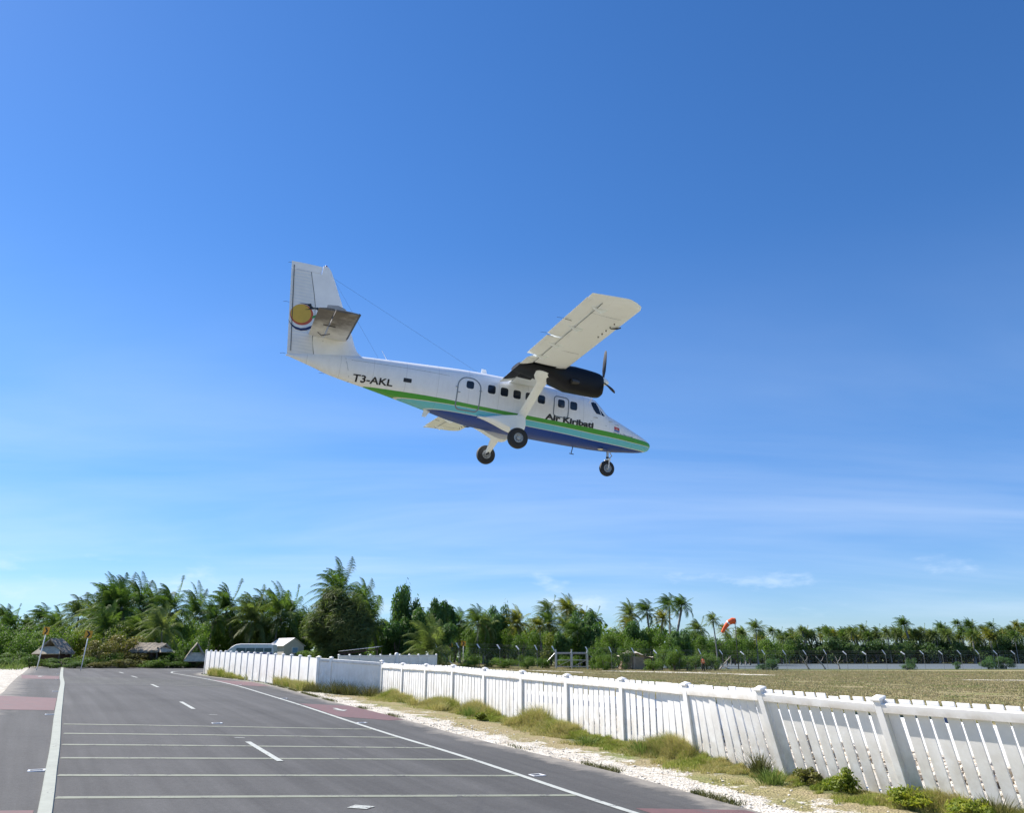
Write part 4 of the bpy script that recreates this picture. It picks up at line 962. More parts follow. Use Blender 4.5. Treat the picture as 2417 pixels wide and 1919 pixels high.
for s in (-1, 1):
    lettering('airline_name', 'Air Kiribati', -5.27, .02, 2.19, .225, .045, M['blackp'], s, .012)
    lettering('registration', 'T3-AKL', -13.05, .225, 1.50, .25, .022, M['blackp'], s, .014)
    lettering('tagline', 'Spirit of the Gilbert Group', -2.10, -.0, 1.02, .055, .0, M['blackp'], s, .007, -.0)
    # flag on the nose: red field with a gold sun over blue and white waves
    FR = simple('flag_red', (.55, .07, .07), .4); FB_ = simple('flag_blue', (.12, .22, .50), .4); FG = simple('flag_gold', (.80, .50, .30), .4)
    fl = patch('flag', [(-2.07, .16), (-1.80, .14), (-1.80, .27), (-2.07, .29)], FR, .007, s)
    patch('flag_waves', [(-2.07, .08), (-1.80, .06), (-1.80, .135), (-2.07, .155)], FB_, .007, s, fl)
    patch('flag_sun', [(-1.935 + .05 * math.cos(R(a)), .165 + .05 * math.sin(R(a))) for a in range(0, 181, 30)], FG, .010, s, fl, None, 2)
for s in (-1, 1):
    q = MB(); q.tube([on_side(x, z, .002, s) for x, z in ((-13.42, 1.05), (-13.36, .85), (-13.28, .6), (-13.2, .35), (-13.17, .2))], .008, 5); part('panel_seam', q, M['grey_line'])
    q = MB(); q.tube([on_side(x, 1.02 + .02 * math.sin(x), .001, s) for x in np.linspace(-13.2, -9.4, 24)], .005, 5); part('panel_seam', q, M['grey_line'])
# tail emblem (disc, crescent, swooshes and a seabird)
def fin_y(x, z):
    le = f_le(max(z, 1.2)); te = f_te(z); return naca(min(max((le - x) / (le - te), 0), 1), .085) * (le - te)
def em(name, outline, mat, off, s, parent=None, rn=3): return patch(name, outline, mat, off, s, parent, (lambda x, z: (x, s * (fin_y(x, z) + off), z)), rn)
E_Y = simple('emblem_yellow', (.66, .42, .055), .4, .05); E_O = simple('emblem_orange', (.52, .09, .035), .4, .05); E_N = simple('emblem_navy', (.012, .022, .10), .4, .05); E_G = simple('emblem_green', (.05, .30, .08), .4, .05); E_W = simple('emblem_white', (.8, .8, .8), .4, .03)
LC = Vector((-15.33, 2.49)); K_ = 1.0
for s in (-1, 1):
    circ = lambda c, rx, rz, n=40: [(c[0] + rx * math.cos(2 * math.pi * i / n), c[1] + rz * math.sin(2 * math.pi * i / n)) for i in range(n)]
    e0 = em('emblem', circ((-15.27, 2.49), .465, .46), E_W, .006, s)
    em('crescent', circ((-15.29, 2.49), .43, .425), E_O, .009, s, e0); em('disc', circ((-15.325, 2.525), .375, .375), E_Y, .012, s, e0)
    def strip(name, top, bot, mat, off):
        V_ = [(x, s * (fin_y(x, z) + off), z) for x, z in top] + [(x, s * (fin_y(x, z) + off), z) for x, z in bot]; n = len(top)
        q = MB(); q.add(V_, [(i, i + 1, n + i + 1, n + i) for i in range(n - 1)]); return part(name, q, mat, e0, True, None)
    strip('swoosh', [(-15.74, 2.20), (-15.62, 2.06), (-15.45, 1.97), (-15.25, 1.94), (-15.05, 2.0), (-14.80, 2.17)], [(-15.74, 2.19), (-15.60, 1.99), (-15.42, 1.87), (-15.22, 1.84), (-15.02, 1.90), (-14.80, 2.06)], E_N, .010)
    strip('green_swoosh', [(-14.90, 2.50), (-14.80, 2.57), (-14.66, 2.62)], [(-14.90, 2.40), (-14.79, 2.46), (-14.66, 2.55)], E_G, .012)
    strip('seabird', [(-15.45, 2.945), (-15.28, 2.955), (-15.15, 2.96), (-15.02, 3.00), (-14.98, 2.90), (-14.90, 2.86), (-14.82, 2.87), (-14.74, 2.90), (-14.69, 2.86), (-14.66, 2.70)], [(-15.45, 2.94), (-15.28, 2.93), (-15.15, 2.91), (-15.06, 2.86), (-15.02, 2.76), (-14.90, 2.79), (-14.84, 2.82), (-14.76, 2.80), (-14.71, 2.74), (-14.665, 2.66)], M['blackp'], .016)
    strip('seabird_tail', [(-15.2, 2.72), (-15.1, 2.76), (-15.0, 2.84)], [(-15.2, 2.71), (-15.1, 2.73), (-15.0, 2.77)], M['blackp'], .016)
# antennas, wires and small fittings
q = MB(); q.tube([(-14.34, 0, 4.27), (-8.02, 0, 1.64)], .0035, 5); part('aerial_wire', q, M['dark'])
q = MB(); q.tube([(-14.34, 0, 4.24), (-12.15, 0, 1.40)], .003, 5); part('aerial_wire', q, M['dark'])
q = MB(); q.tube([(-11.8, 0, 1.38), (-12.06, 0, 1.74)], [.012, .006], 6); part('whip_antenna', q, M['aw'])
q = MB(); q.loft([[(-7.62, -.012, 1.58), (-7.62, .012, 1.58), (-7.92, .012, 1.58), (-7.92, -.012, 1.58)], [(-7.72, -.008, 1.84), (-7.72, .008, 1.84), (-7.90, .008, 1.84), (-7.90, -.008, 1.84)]]); part('blade_antenna', q, M['aw'])
q = MB(); q.loft([[(-9.82, -.015, -.32), (-9.82, .015, -.32), (-10.08, .015, -.28), (-10.08, -.015, -.28)], [(-9.98, -.008, -.60), (-9.98, .008, -.60), (-10.14, .008, -.60), (-10.14, -.008, -.60)]]); part('belly_antenna', q, M['aw'])
q = MB(); q.tube([(-3.52, .1, -.66), (-3.58, .1, -.98)], .02, 8); q.tube([(-3.66, .1, -.99), (-3.46, .1, -1.0)], .018, 8); part('drain_mast', q, M['dark'])
q = MB(); q.lathe((-2.40, -.22, -.655), (0, 0, -1), [(0, .03), (.09, .025), (.12, 0)], 18); part('belly_light', q, simple('pale_lens', (.7, .66, .5), .2))
for x, z in ((-3.05, .47), (-2.3, .45), (-1.98, .36)):
    q = MB(); y_ = side_y(x, z); q.tube([(x - .06, -y_ - .01, z), (x + .06, -y_ - .035, z + .01), (x + .12, -y_ - .03, z)], .012, 6); part('pitot_fitting', q, M['galv'])
for x, z, l_ in ((-15.62, .85, .2), (-15.82, 2.9, .22), (-16.0, 4.52, .12), (-14.1, .36, .2)):
    q = MB(); q.tube([(x, 0, z), (x - l_ * .5, -.02, z), (x - l_, -.03, z - .03)], .007, 5); part('static_wick', q, M['dark'])
for y in (-7.75, -6.3): 
    q = MB(); q.tube([(w_te(y), y, w_z(y) - .05), (w_te(y) - .25, y, w_z(y) - .07)], .006, 5); part('static_wick', q, M['dark'])

# ------------------------------------------------------------------ trees and shrubs
PALMS = [
(-69.66, 112.0, 8.87, 1.0, 0, 'coconut palm cut by the left edge of the photo'),
(-62.89, 104.0, 7.42, 0.9, 0, 'short rounded coconut palm, second from the left edge'),
(-69.29, 118.0, 7.54, 0.85, 0, 'smallest dark palm crown between two taller palms at far left'),
(-57.01, 100.0, 8.35, 1.0, 0, 'dark coconut palm rising straight above the left chevron sign'),
(-53.09, 96.0, 7.21, 0.95, 0, 'low ragged coconut palm just right of the palm above the left chevron sign'),
(-48.56, 92.0, 8.79, 1.15, 1, 'grey green palm with fronds sticking out left, above the second chevron sign'),
(-43.64, 86.0, 7.67, 1.0, 1, 'pale drooping palm leaning against the left flank of the tall palm clump'),
(-40.83, 84.0, 8.94, 1.2, 0, 'leftmost palm of the tall clump behind the ruined thatched huts'),
(-41.87, 88.0, 10.05, 1.15, 0, 'tallest palm of the clump above the thatched hut'),
(-38.88, 84.0, 9.41, 1.2, 0, 'palm with long hanging fronds in the middle of the tall clump'),
(-40.53, 90.0, 9.6, 1.1, 0, 'palm with upright swept fronds on the right half of the tall clump'),
(-40.41, 92.0, 9.03, 1.0, 0, 'outermost right palm of the tall clump, thin crown'),
(-38.52, 78.0, 6.56, 1.0, 0, 'low broad palm in front of the tall clump, fronds fanned to the left'),
(-35.11, 78.0, 6.4, 1.0, 0, 'low dark palm at the foot of the tall clump'),
(-33.75, 80.0, 8.88, 1.2, 0, 'palm with a brushed up crown standing alone right of the tall clump'),
(-30.3, 72.0, 6.4, 1.05, 1, 'yellow green palm with arching fronds below the brushed up crown'),
(-34.99, 90.0, 8.45, 1.0, 0, 'slim palm with one frond pointing right, before the gap in the treetops'),
(-34.36, 94.0, 8.0, 0.95, 0, 'small palm with two upright fronds in the dip of the treetops'),
(-32.82, 98.0, 10.21, 1.35, 0, 'pointed palm at the left end of the wide palm mass behind the van'),
(-30.41, 96.0, 9.05, 1.4, 1, 'palm with curtain-like fronds in the wide palm mass behind the van'),
(-29.9, 100.0, 9.87, 1.35, 0, 'dark round-headed palm at the centre of the wide palm mass'),
(-27.96, 98.0, 9.56, 1.35, 0, 'palm with fronds hanging over the yellow green tree'),
(-27.56, 102.0, 9.78, 1.2, 0, 'right end palm of the wide palm mass, one frond upright'),
(-32.98, 100.0, 7.34, 1.4, 1, 'low palm with fronds brushing the van roof side of the thicket'),
(-29.81, 99.0, 7.09, 1.4, 1, 'low shaggy palm behind the white shed'),
(-19.81, 92.0, 11.53, 1.45, 0, 'tallest palm of all, towering over the dark feathery tree'),
(-18.19, 96.0, 9.93, 1.1, 0, 'palm half hidden behind the dark feathery tree, curved fronds to the right'),
(-14.49, 90.0, 7.86, 1.2, 0, 'palm with pale underside right of the dark feathery tree'),
(-7.72, 78.0, 4.85, 1.2, 1, 'low palm with golden arching fronds near the end of the white fence'),
(-6.97, 112.0, 7.8, 0.88, 0, 'small dark palm behind the two distant chevron signs'),
(-4.55, 108.0, 8.4, 1.01, 0, 'palm with grey trunk and full crown right of the distant chevron signs'),
(-3.78, 110.0, 7.91, 0.92, 1, 'palm leaning into the right side of its fuller neighbour'),
(-0.47, 122.0, 7.8, 0.88, 1, 'short palm just left of the yellow feathery palm'),
(1.71, 116.0, 8.08, 0.97, 2, 'yellow feathery palm above the middle of the chain link fence'),
(4.29, 118.0, 7.78, 0.88, 2, 'yellowish palm under the star-shaped palm'),
(5.16, 122.0, 10.13, 0.88, 1, 'star-shaped palm with thin trunk above the left end of the gate'),
(6.47, 120.0, 8.24, 0.92, 0, 'dark palm right beside the star-shaped palm'),
(7.45, 118.0, 7.37, 0.84, 1, 'low palm between star-shaped palm and bright yellow palm'),
(8.71, 124.0, 10.33, 0.88, 2, 'bright yellow palm above the double gate'),
(9.75, 126.0, 9.58, 0.79, 1, 'palm crown tucked right of the bright yellow palm'),
(9.08, 112.0, 6.96, 0.97, 0, 'low dark palm right of the double gate'),
(12.46, 130.0, 9.31, 0.62, 2, 'small dry-headed palm on a thin bare trunk right of the gate'),
(13.83, 126.0, 8.95, 0.84, 0, 'palm with drooping umbrella crown beside the small dry-headed palm'),
(17.71, 128.0, 8.11, 0.88, 2, 'leftmost palm of the group above the collapsed hut'),
(19.81, 130.0, 9.77, 0.88, 1, 'pale palm in the group above the collapsed hut'),
(21.81, 130.0, 10.75, 1.06, 0, 'big dark palm at the centre of the group above the collapsed hut'),
(23.49, 132.0, 9.23, 0.84, 2, 'yellowish palm under the big dark palm'),
(25.51, 134.0, 11.71, 1.01, 0, 'tall palm with clear curved trunk, left one of the two tall neighbours'),
(27.44, 130.0, 11.41, 1.01, 0, 'tall palm on a long leaning trunk, right one of the two tall neighbours'),
(33.14, 150.0, 8.32, 0.97, 1, 'stout palm between the leaning palm and the windsock'),
(37.43, 152.0, 9.54, 0.66, 1, 'lone one-sided palm on a thin trunk left of the windsock'),
(125.98, 262.0, 14.34, 1.5, 0, 'tallest far palm, star-shaped, standing clear above the far shore trees'),
(55.86, 190.0, 10.1, 1.06, 1, 'palm with spread crown just right of the windsock pole'),
]
FAR_PALMS = [
(46.26, 200.0, 7.87),
(52.61, 205.0, 9.85),
(57.49, 210.0, 9.21),
(61.19, 215.0, 9.61),
(69.78, 230.0, 8.46),
(71.2, 225.0, 9.98),
(74.0, 240.0, 9.58),
(89.1, 262.0, 8.89),
(92.88, 268.0, 9.98),
(92.49, 262.0, 10.44),
(97.92, 272.0, 10.37),
(96.75, 262.0, 10.18),
(98.38, 258.0, 10.56),
(102.85, 266.0, 10.18),
(103.94, 262.0, 9.66),
(108.69, 270.0, 9.24),
(109.48, 268.0, 10.91),
(112.68, 272.0, 11.31),
(109.91, 262.0, 9.15),
(113.46, 266.0, 12.02),
(113.1, 262.0, 9.92),
(116.29, 264.0, 11.16),
(120.51, 270.0, 9.77),
(120.89, 262.0, 10.83),
(126.25, 268.0, 10.91),
(128.14, 275.0, 10.2),
(127.37, 262.0, 10.18),
(132.26, 266.0, 10.84),
(136.69, 272.0, 9.57),
(132.89, 262.0, 9.4),
(136.32, 262.0, 12.39),
(143.53, 272.0, 12.26),
(143.96, 268.0, 14.1),
(142.21, 262.0, 11.35),
(146.86, 266.0, 13.21),
(152.83, 272.0, 13.47),
(149.02, 262.0, 11.87),
(154.03, 268.0, 11.04),
(152.57, 262.0, 12.91),
(159.4, 270.0, 10.71),
(157.77, 262.0, 11.87),
(164.2, 268.0, 13.16),
(170.22, 275.0, 12.92),
(132.46, 258.0, 10.18),
(135.89, 256.0, 10.11),
(141.97, 256.0, 10.36),
(149.76, 256.0, 9.86),
(155.61, 257.0, 9.89),
(81.09, 250.0, 8.93),
(56.31, 215.0, 7.91),
(61.55, 220.0, 7.94),
(65.51, 222.0, 7.89),
(167.08, 265.0, 12.77),
(84.42, 262.0, 9.02),
(89.51, 273.0, 10.81),
(85.45, 258.0, 9.67),
(92.34, 275.0, 11.42),
(92.46, 273.0, 9.6),
(91.98, 266.0, 9.26),
(97.72, 278.0, 11.11),
(92.75, 261.0, 11.18),
(95.85, 266.0, 10.97),
(102.9, 278.0, 11.53),
(99.22, 266.0, 9.39),
(103.66, 275.0, 11.69),
(104.57, 273.0, 11.48),
(110.15, 282.0, 11.53),
(111.84, 283.0, 10.31),
(110.36, 276.0, 10.23),
(112.1, 278.0, 10.98),
(106.38, 260.0, 10.89),
(114.14, 275.0, 10.88),
(116.33, 279.0, 10.73),
(113.24, 267.0, 9.29),
(116.07, 271.0, 10.61),
(117.35, 269.0, 10.01),
(123.33, 282.0, 10.55),
(117.56, 264.0, 9.59),
(120.65, 267.0, 10.48),
(116.3, 256.0, 10.74),
(123.39, 267.0, 9.55),
(127.72, 273.0, 10.81),
(132.0, 282.0, 10.55),
(133.95, 281.0, 10.38),
(126.75, 265.0, 10.02),
(137.65, 283.0, 11.28),
(128.18, 261.0, 9.89),
(137.94, 279.0, 9.91),
(130.43, 260.0, 11.14),
(135.74, 267.0, 9.82),
(131.95, 258.0, 10.31),
(144.41, 280.0, 11.46),
(145.94, 279.0, 9.91),
(136.49, 259.0, 9.83),
(144.34, 270.0, 10.84),
(140.87, 263.0, 9.05),
(145.78, 269.0, 10.28),
(148.95, 271.0, 10.34),
(142.66, 258.0, 9.54),
(156.14, 280.0, 9.52),
(147.83, 263.0, 9.56),
(151.88, 268.0, 10.51),
(148.19, 257.0, 10.4),
(147.57, 256.0, 9.35),
(152.85, 261.0, 9.5),
(155.92, 265.0, 9.89),
(167.82, 281.0, 11.35),
(167.84, 280.0, 10.77),
(163.44, 269.0, 11.07),
(163.72, 268.0, 10.64),
(168.52, 274.0, 11.66),
(174.21, 280.0, 11.04),
(166.17, 265.0, 10.93),
(175.83, 278.0, 11.8),
(169.74, 267.0, 10.21),
]
BROADLEAF = [
(-47.71, 76.0, 4.39, 3.09, 0),
(-44.72, 74.0, 4.17, 2.82, 0),
(-38.79, 66.0, 3.47, 2.01, 0),
(-45.69, 80.0, 4.45, 2.84, 0),
(-41.28, 76.0, 4.39, 3.09, 0),
(-40.19, 78.0, 4.61, 3.17, 2),
(-36.22, 74.0, 4.39, 3.0, 2),
(-36.0, 78.0, 4.77, 3.56, 2),
(-31.72, 72.0, 4.24, 2.56, 0),
(-31.04, 66.0, 3.57, 3.01, 3),
(-31.09, 62.5, 3.07, 2.22, 3),
(-31.07, 74.0, 4.24, 2.63, 0),
(-32.04, 80.0, 5.17, 2.84, 0),
(-31.97, 84.0, 5.84, 2.98, 0),
(-26.37, 69.0, 3.66, 2.1, 0),
(-35.33, 100.0, 5.25, 4.06, 0),
(-34.47, 101.0, 6.09, 4.1, 0),
(-31.85, 102.0, 5.32, 4.14, 0),
(-34.11, 96.0, 6.92, 3.41, 0),
(-37.49, 92.0, 7.07, 2.8, 0),
(-42.04, 96.0, 6.92, 3.9, 0),
(-48.91, 98.0, 6.54, 4.48, 0),
(-51.77, 96.0, 5.87, 3.9, 0),
(-56.82, 98.0, 5.57, 3.98, 0),
(-59.62, 96.0, 5.58, 3.9, 0),
(-27.24, 101.0, 7.2, 3.18, 2),
(-27.87, 99.0, 5.31, 3.52, 2),
(-25.35, 100.0, 5.65, 3.04, 0),
(-25.25, 100.0, 7.65, 3.04, 0),
(-15.56, 98.0, 6.06, 3.48, 0),
(-13.53, 96.0, 6.44, 2.92, 0),
(-13.81, 92.0, 3.97, 2.8, 0),
(-7.68, 112.0, 6.13, 3.41, 0),
(-4.9, 108.0, 5.54, 3.29, 0),
(-3.37, 112.0, 6.13, 3.41, 0),
(-1.08, 114.0, 5.76, 3.47, 0),
(1.19, 108.0, 4.9, 3.29, 0),
(3.53, 112.0, 5.57, 3.41, 0),
(5.72, 110.0, 5.23, 3.35, 2),
(8.12, 112.0, 5.02, 3.41, 0),
(11.09, 116.0, 5.6, 3.53, 0),
(13.52, 114.0, 5.31, 3.47, 0),
(16.71, 120.0, 5.85, 3.65, 0),
(19.51, 122.0, 6.23, 4.33, 0),
(21.87, 118.0, 5.67, 3.59, 0),
(25.09, 122.0, 5.32, 3.71, 0),
(28.24, 125.0, 5.1, 3.81, 0),
(-6.71, 120.0, 7.52, 3.04, 0),
(-2.42, 122.0, 7.26, 3.1, 0),
(0.41, 124.0, 6.92, 3.15, 0),
(2.97, 124.0, 7.1, 3.15, 0),
(5.74, 122.0, 6.65, 3.1, 0),
(8.87, 122.0, 6.53, 3.1, 0),
(13.25, 128.0, 6.9, 3.25, 0),
(16.53, 130.0, 6.85, 3.3, 0),
(22.17, 132.0, 7.45, 4.02, 0),
(26.26, 134.0, 7.01, 3.4, 0),
(30.27, 140.0, 6.55, 3.55, 0),
(44.36, 180.0, 6.71, 5.48, 0),
(48.54, 182.0, 6.23, 5.08, 0),
(54.05, 190.0, 6.25, 4.82, 0),
(60.46, 200.0, 6.29, 6.09, 0),
(67.75, 210.0, 6.32, 6.39, 0),
(16.7, 112.0, 4.47, 2.84, 0),
(11.46, 106.0, 4.06, 2.42, 0),
(14.15, 104.0, 3.76, 2.11, 0),
(19.37, 108.0, 3.57, 2.47, 0),
(20.23, 104.0, 3.25, 2.11, 0),
]
PANDANUS = [
(-11.8, 92.0, 9.12, 2.89),
(-10.13, 94.0, 7.19, 3.34),
(-8.61, 92.0, 7.95, 2.8),
(-7.47, 96.0, 7.45, 2.44),
(-10.85, 90.0, 6.59, 3.11),
(-7.62, 88.0, 5.17, 3.35),
(-2.01, 116.0, 8.43, 2.65),
(-2.8, 112.0, 7.13, 2.84),
(10.43, 118.0, 7.66, 2.99),
(10.73, 112.0, 6.13, 3.13),
(-12.14, 88.0, 5.17, 2.77),
(6.44, 108.0, 4.9, 2.47),
(17.97, 120.0, 6.45, 3.04),
(23.25, 116.0, 5.03, 2.65),
]
FAR_SHORE = [
(58.36, 259.0, 6.52, 7.89),
(63.03, 264.0, 7.13, 8.04),
(65.56, 260.0, 7.56, 7.92),
(67.85, 256.0, 6.21, 7.79),
(72.68, 261.0, 6.81, 7.95),
(75.03, 257.0, 7.23, 7.82),
(80.02, 262.0, 7.86, 7.98),
(82.1, 258.0, 6.5, 7.86),
(87.23, 263.0, 7.11, 8.01),
(89.4, 259.0, 7.53, 7.89),
(94.49, 264.0, 6.35, 8.04),
(96.56, 260.0, 6.79, 7.92),
(98.54, 256.0, 7.21, 7.79),
(103.99, 261.0, 7.83, 7.95),
(105.65, 257.0, 6.48, 7.82),
(111.25, 262.0, 7.09, 7.98),
(113.05, 258.0, 7.51, 7.86),
(118.55, 263.0, 6.33, 8.01),
(120.26, 259.0, 6.77, 7.89),
(126.16, 264.0, 7.39, 8.04),
(127.78, 260.0, 7.81, 7.92),
(129.02, 256.0, 6.46, 7.79),
(135.08, 261.0, 7.07, 7.95),
(136.51, 257.0, 7.49, 7.82),
(142.43, 262.0, 6.32, 7.98),
(143.76, 258.0, 6.75, 7.86),
(150.13, 263.0, 7.37, 8.01),
(151.38, 259.0, 7.79, 7.89),
(157.57, 264.0, 6.61, 8.04),
(158.73, 260.0, 7.04, 7.92),
(159.78, 256.0, 7.46, 7.79),
(166.12, 261.0, 6.3, 7.95),
]
LOW_SHRUBS = [
(-35.66, 60.0, 2.13, 1.83, 4),
(-33.46, 55.0, 1.75, 1.67, 4),
(-32.81, 57.0, 1.83, 1.3, 4),
(-32.23, 60.0, 1.7, 1.83, 4),
(-30.78, 61.0, 1.85, 1.86, 4),
(-30.53, 63.0, 2.0, 1.92, 4),
(-29.03, 65.0, 2.08, 2.97, 3),
(-27.48, 66.0, 2.18, 2.68, 3),
(-26.09, 66.0, 1.86, 2.01, 4),
(-28.57, 62.0, 1.61, 1.89, 3),
(-27.32, 63.5, 1.51, 2.26, 3),
(-25.98, 65.0, 1.45, 1.98, 3),
(-24.97, 66.0, 1.45, 1.34, 3),
(-30.5, 58.5, 1.47, 1.48, 3),
(-31.7, 57.5, 1.36, 1.17, 3),
(-29.69, 60.5, 1.4, 1.84, 3),
(-3.96, 88.0, 2.14, 1.25, 4),
(1.67, 90.0, 1.94, 1.83, 4),
(-0.86, 92.0, 1.63, 2.8, 0),
(3.56, 98.0, 1.73, 1.99, 0),
(-2.31, 94.0, 1.72, 1.91, 0),
(10.06, 98.0, 3.06, 2.29, 4),
(10.45, 95.0, 2.18, 1.93, 4),
(7.07, 102.0, 1.98, 2.59, 0),
(12.24, 104.0, 2.23, 1.58, 0),
(20.18, 104.0, 2.49, 2.64, 4),
(16.82, 100.0, 1.63, 2.28, 0),
(22.15, 106.0, 1.99, 2.15, 4),
(23.9, 109.0, 2.26, 1.66, 4),
(25.32, 109.0, 2.69, 2.21, 4),
(26.14, 108.0, 2.0, 1.97, 4),
(36.3, 117.0, 1.63, 2.14, 4),
(55.9, 117.0, 1.74, 1.42, 4),
(53.76, 114.0, 0.86, 1.74, 3),
(62.1, 117.0, 1.18, 1.19, 4),
(69.26, 120.0, 2.03, 2.44, 4),
(70.14, 119.0, 1.74, 2.17, 4),
(66.53, 117.0, 1.4, 2.14, 4),
(74.26, 119.0, 1.17, 2.17, 4),
(34.73, 116.0, 0.84, 2.35, 4),
(-4.73, 86.0, 1.38, 1.75, 3),
(-8.89, 84.0, 1.63, 2.56, 0),
(-11.45, 84.0, 1.92, 2.98, 0),
(-20.99, 88.0, 2.57, 2.68, 0),
(-19.87, 90.0, 2.77, 2.74, 0),
(-22.6, 90.0, 2.51, 1.83, 0),
]

WIND = Vector((-1, -.1, .02)).normalized()
def palm_crown(name, seed, nf=24, L=3.0, wind=.085):
    r_ = random.Random(seed); V_, F_ = [], []
    def quad(a_, b_, c_, d_): o_ = len(V_); V_.extend([a_, b_, c_, d_]); F_.append((o_, o_ + 1, o_ + 2, o_ + 3))
    for i in range(nf):
        az = i * 2.39996 + r_.uniform(-.3, .3); el = R(86 - 118 * (i / nf) ** 1.05 + r_.uniform(-8, 8))
        l_ = L * r_.uniform(.82, 1.1) * (.8 if i < 3 else 1); n = 17; st = l_ / n
        d = Vector((math.cos(az) * math.cos(el), math.sin(az) * math.cos(el), math.sin(el))); p = Vector((0, 0, 0)) + d * .12
        pts = [p.copy()]; dirs = [d.copy()]
        for j in range(n):
            d = (d + Vector((0, 0, -.045 - .10 * j / n)) + WIND * wind * (.35 + 1.0 * j / n)).normalized(); p = p + d * st; pts.append(p.copy()); dirs.append(d.copy())
        for j in range(n):   # rachis
            a_ = dirs[j].cross(UP); a_ = a_.normalized() if a_.length > .01 else Vector((1, 0, 0)); w0, w1 = .022 * (1 - j / n) + .006, .022 * (1 - (j + 1) / n) + .006
            quad(pts[j] - a_ * w0, pts[j] + a_ * w0, pts[j + 1] + a_ * w1, pts[j + 1] - a_ * w1)
        for j in range(1, 3 * n):
            t = j / (3 * n); k0 = int(t * n); fr_ = t * n - k0; pp = pts[k0].lerp(pts[min(k0 + 1, n)], fr_); dd = dirs[k0]
            if t < .08: continue
            a_ = dd.cross(UP); a_ = a_.normalized() if a_.length > .05 else Vector((math.sin(az), -math.cos(az), 0)); up = a_.cross(dd)
            ll = .225 * L * math.sin(math.pi * min(1, .18 + .82 * t) ** .9) * r_.uniform(.85, 1.15) + .12
            for sg in (-1, 1):
                q = (a_ * sg * .75 + dd * .55 + up * .12 + Vector((0, 0, -.55)) + WIND * .34 + Vector((r_.gauss(0, .07), r_.gauss(0, .07), r_.gauss(0, .07)))).normalized()
                e = dd * .019; m_ = pp + q * ll * .5 + Vector((0, 0, .03)); tip = pp + q * ll + Vector((0, 0, -.10 * ll)) + WIND * .08 * ll
                o_ = len(V_); V_.extend([pp - e, pp + e, m_ + e * .8, m_ - e * .8, tip]); F_.append((o_, o_ + 1, o_ + 2, o_ + 3)); F_.append((o_ + 3, o_ + 2, o_ + 4))
    return mesh_np(name, V_, F_)
def palm_trunk(name, seed, bend):
    r_ = random.Random(seed); q = MB(); n = 22; pts, rad = [], []
    for i in range(n + 1):
        t = i / n; pts.append((bend * t * t, .15 * math.sin(t * 2.2 + seed), t)); rad.append((.19 - .085 * t ** .6) * (1.12 if i % 2 else .94) + (.10 if i == 0 else 0))
    q.tube([Vector((p[0], p[1], p[2])) for p in pts], rad, 8)
    return q.mesh(name, True), Vector(pts[-1])
CROWNS = [palm_crown('crown', s_, nf, L_, w_) for s_, nf, L_, w_ in ((1, 38, 2.9, .07), (2, 34, 2.8, .10), (3, 40, 3.0, .06), (4, 32, 2.9, .11), (5, 38, 2.7, .08), (6, 30, 2.7, .13))]
TRUNKS = [palm_trunk('trunk', s_, b_) for s_, b_ in ((1, -.5), (2, .7), (3, -1.4), (4, .2))]
for t_, _ in TRUNKS: t_.materials.append(M['trunk'])
crown_cache = {}
def crown_mesh(i, tone):
    if (i, tone) not in crown_cache:
        m_ = CROWNS[i].copy(); m_.materials.append(M['palm%d' % tone]); crown_cache[(i, tone)] = m_
    return crown_cache[(i, tone)]
nuts = MB()
for i in range(9):
    a_ = i * 2.4; nuts.lathe((math.cos(a_) * .22, math.sin(a_) * .22, -.12 - .09 * (i % 3)), (0, 0, 1), [(0, -.13), (.09, -.08), (.12, 0), (.09, .08), (0, .13)], 6)
nuts_me = nuts.mesh('coconuts', True); nuts_me.materials.append(simple('green_coconut', (.13, .12, .04), .6))
def palm(x, y, top, sc, tone, label, group, i, name='palm_tree', nutty=False):
    z = hz(x, y) if y < 118 else .0
    if y >= 118: z = max(z, 0)
    r_ = random.Random(i * 7 + 3); ci = r_.randrange(6); ti = r_.randrange(4)
    if 'leaning' in label and 'trunk' in label: ti = 1
    th = max(1.2, top - z - (2.55 if y < 112 else 2.2) * sc)
    t = empty(name, (x, y, z), 0, label, 'palm tree', group); tm, te = TRUNKS[ti]; s_ = min(1.0, th / 7)
    lean = -4.0 if ('leaning' in label and 'trunk' in label) else 0
    o = bpy.data.objects.new('trunk', tm); COL.objects.link(o); o.parent = t
    o.matrix_basis = Matrix(((s_ * sc ** .5, 0, lean and -lean * .55, 0), (0, s_ * sc ** .5, 0, 0), (0, 0, th, 0), (0, 0, 0, 1)))
    if lean: o.location.x = 0
    tip = o.matrix_basis @ te
    c_ = bpy.data.objects.new('crown', crown_mesh(ci, tone)); COL.objects.link(c_); c_.parent = t; c_.location = tip; c_.rotation_euler = (r_.uniform(-.12, .12), r_.uniform(-.12, .12), r_.uniform(-.5, .5)); kz = 1.22 if y < 112 else 1.0; c_.scale = (sc * (.90 if kz > 1 else 1), sc * (.90 if kz > 1 else 1), sc * kz * r_.uniform(.92, 1.12))
    if nutty:
        n_ = bpy.data.objects.new('coconuts', nuts_me); COL.objects.link(n_); n_.parent = t; n_.location = tip; n_.scale = (sc, sc, sc)
    return t
for i, (x, y, top, sc, tone, lab) in enumerate(PALMS):
    if 'leaning trunk' in lab: x -= 2.3
    palm(x, y, top, sc, tone, lab, None, i, nutty=y < 130 and tone != 1)
for i, (x, y, top) in enumerate(FAR_PALMS):
    r_ = random.Random(i * 13 + 1)
    palm(x, y, top, r_.uniform(.85, 1.15), [0, 0, 1, 1, 2][r_.randrange(5)], 'small dark palm in the long far row behind the lagoon', 'far row of palms behind the lagoon', i + 100)

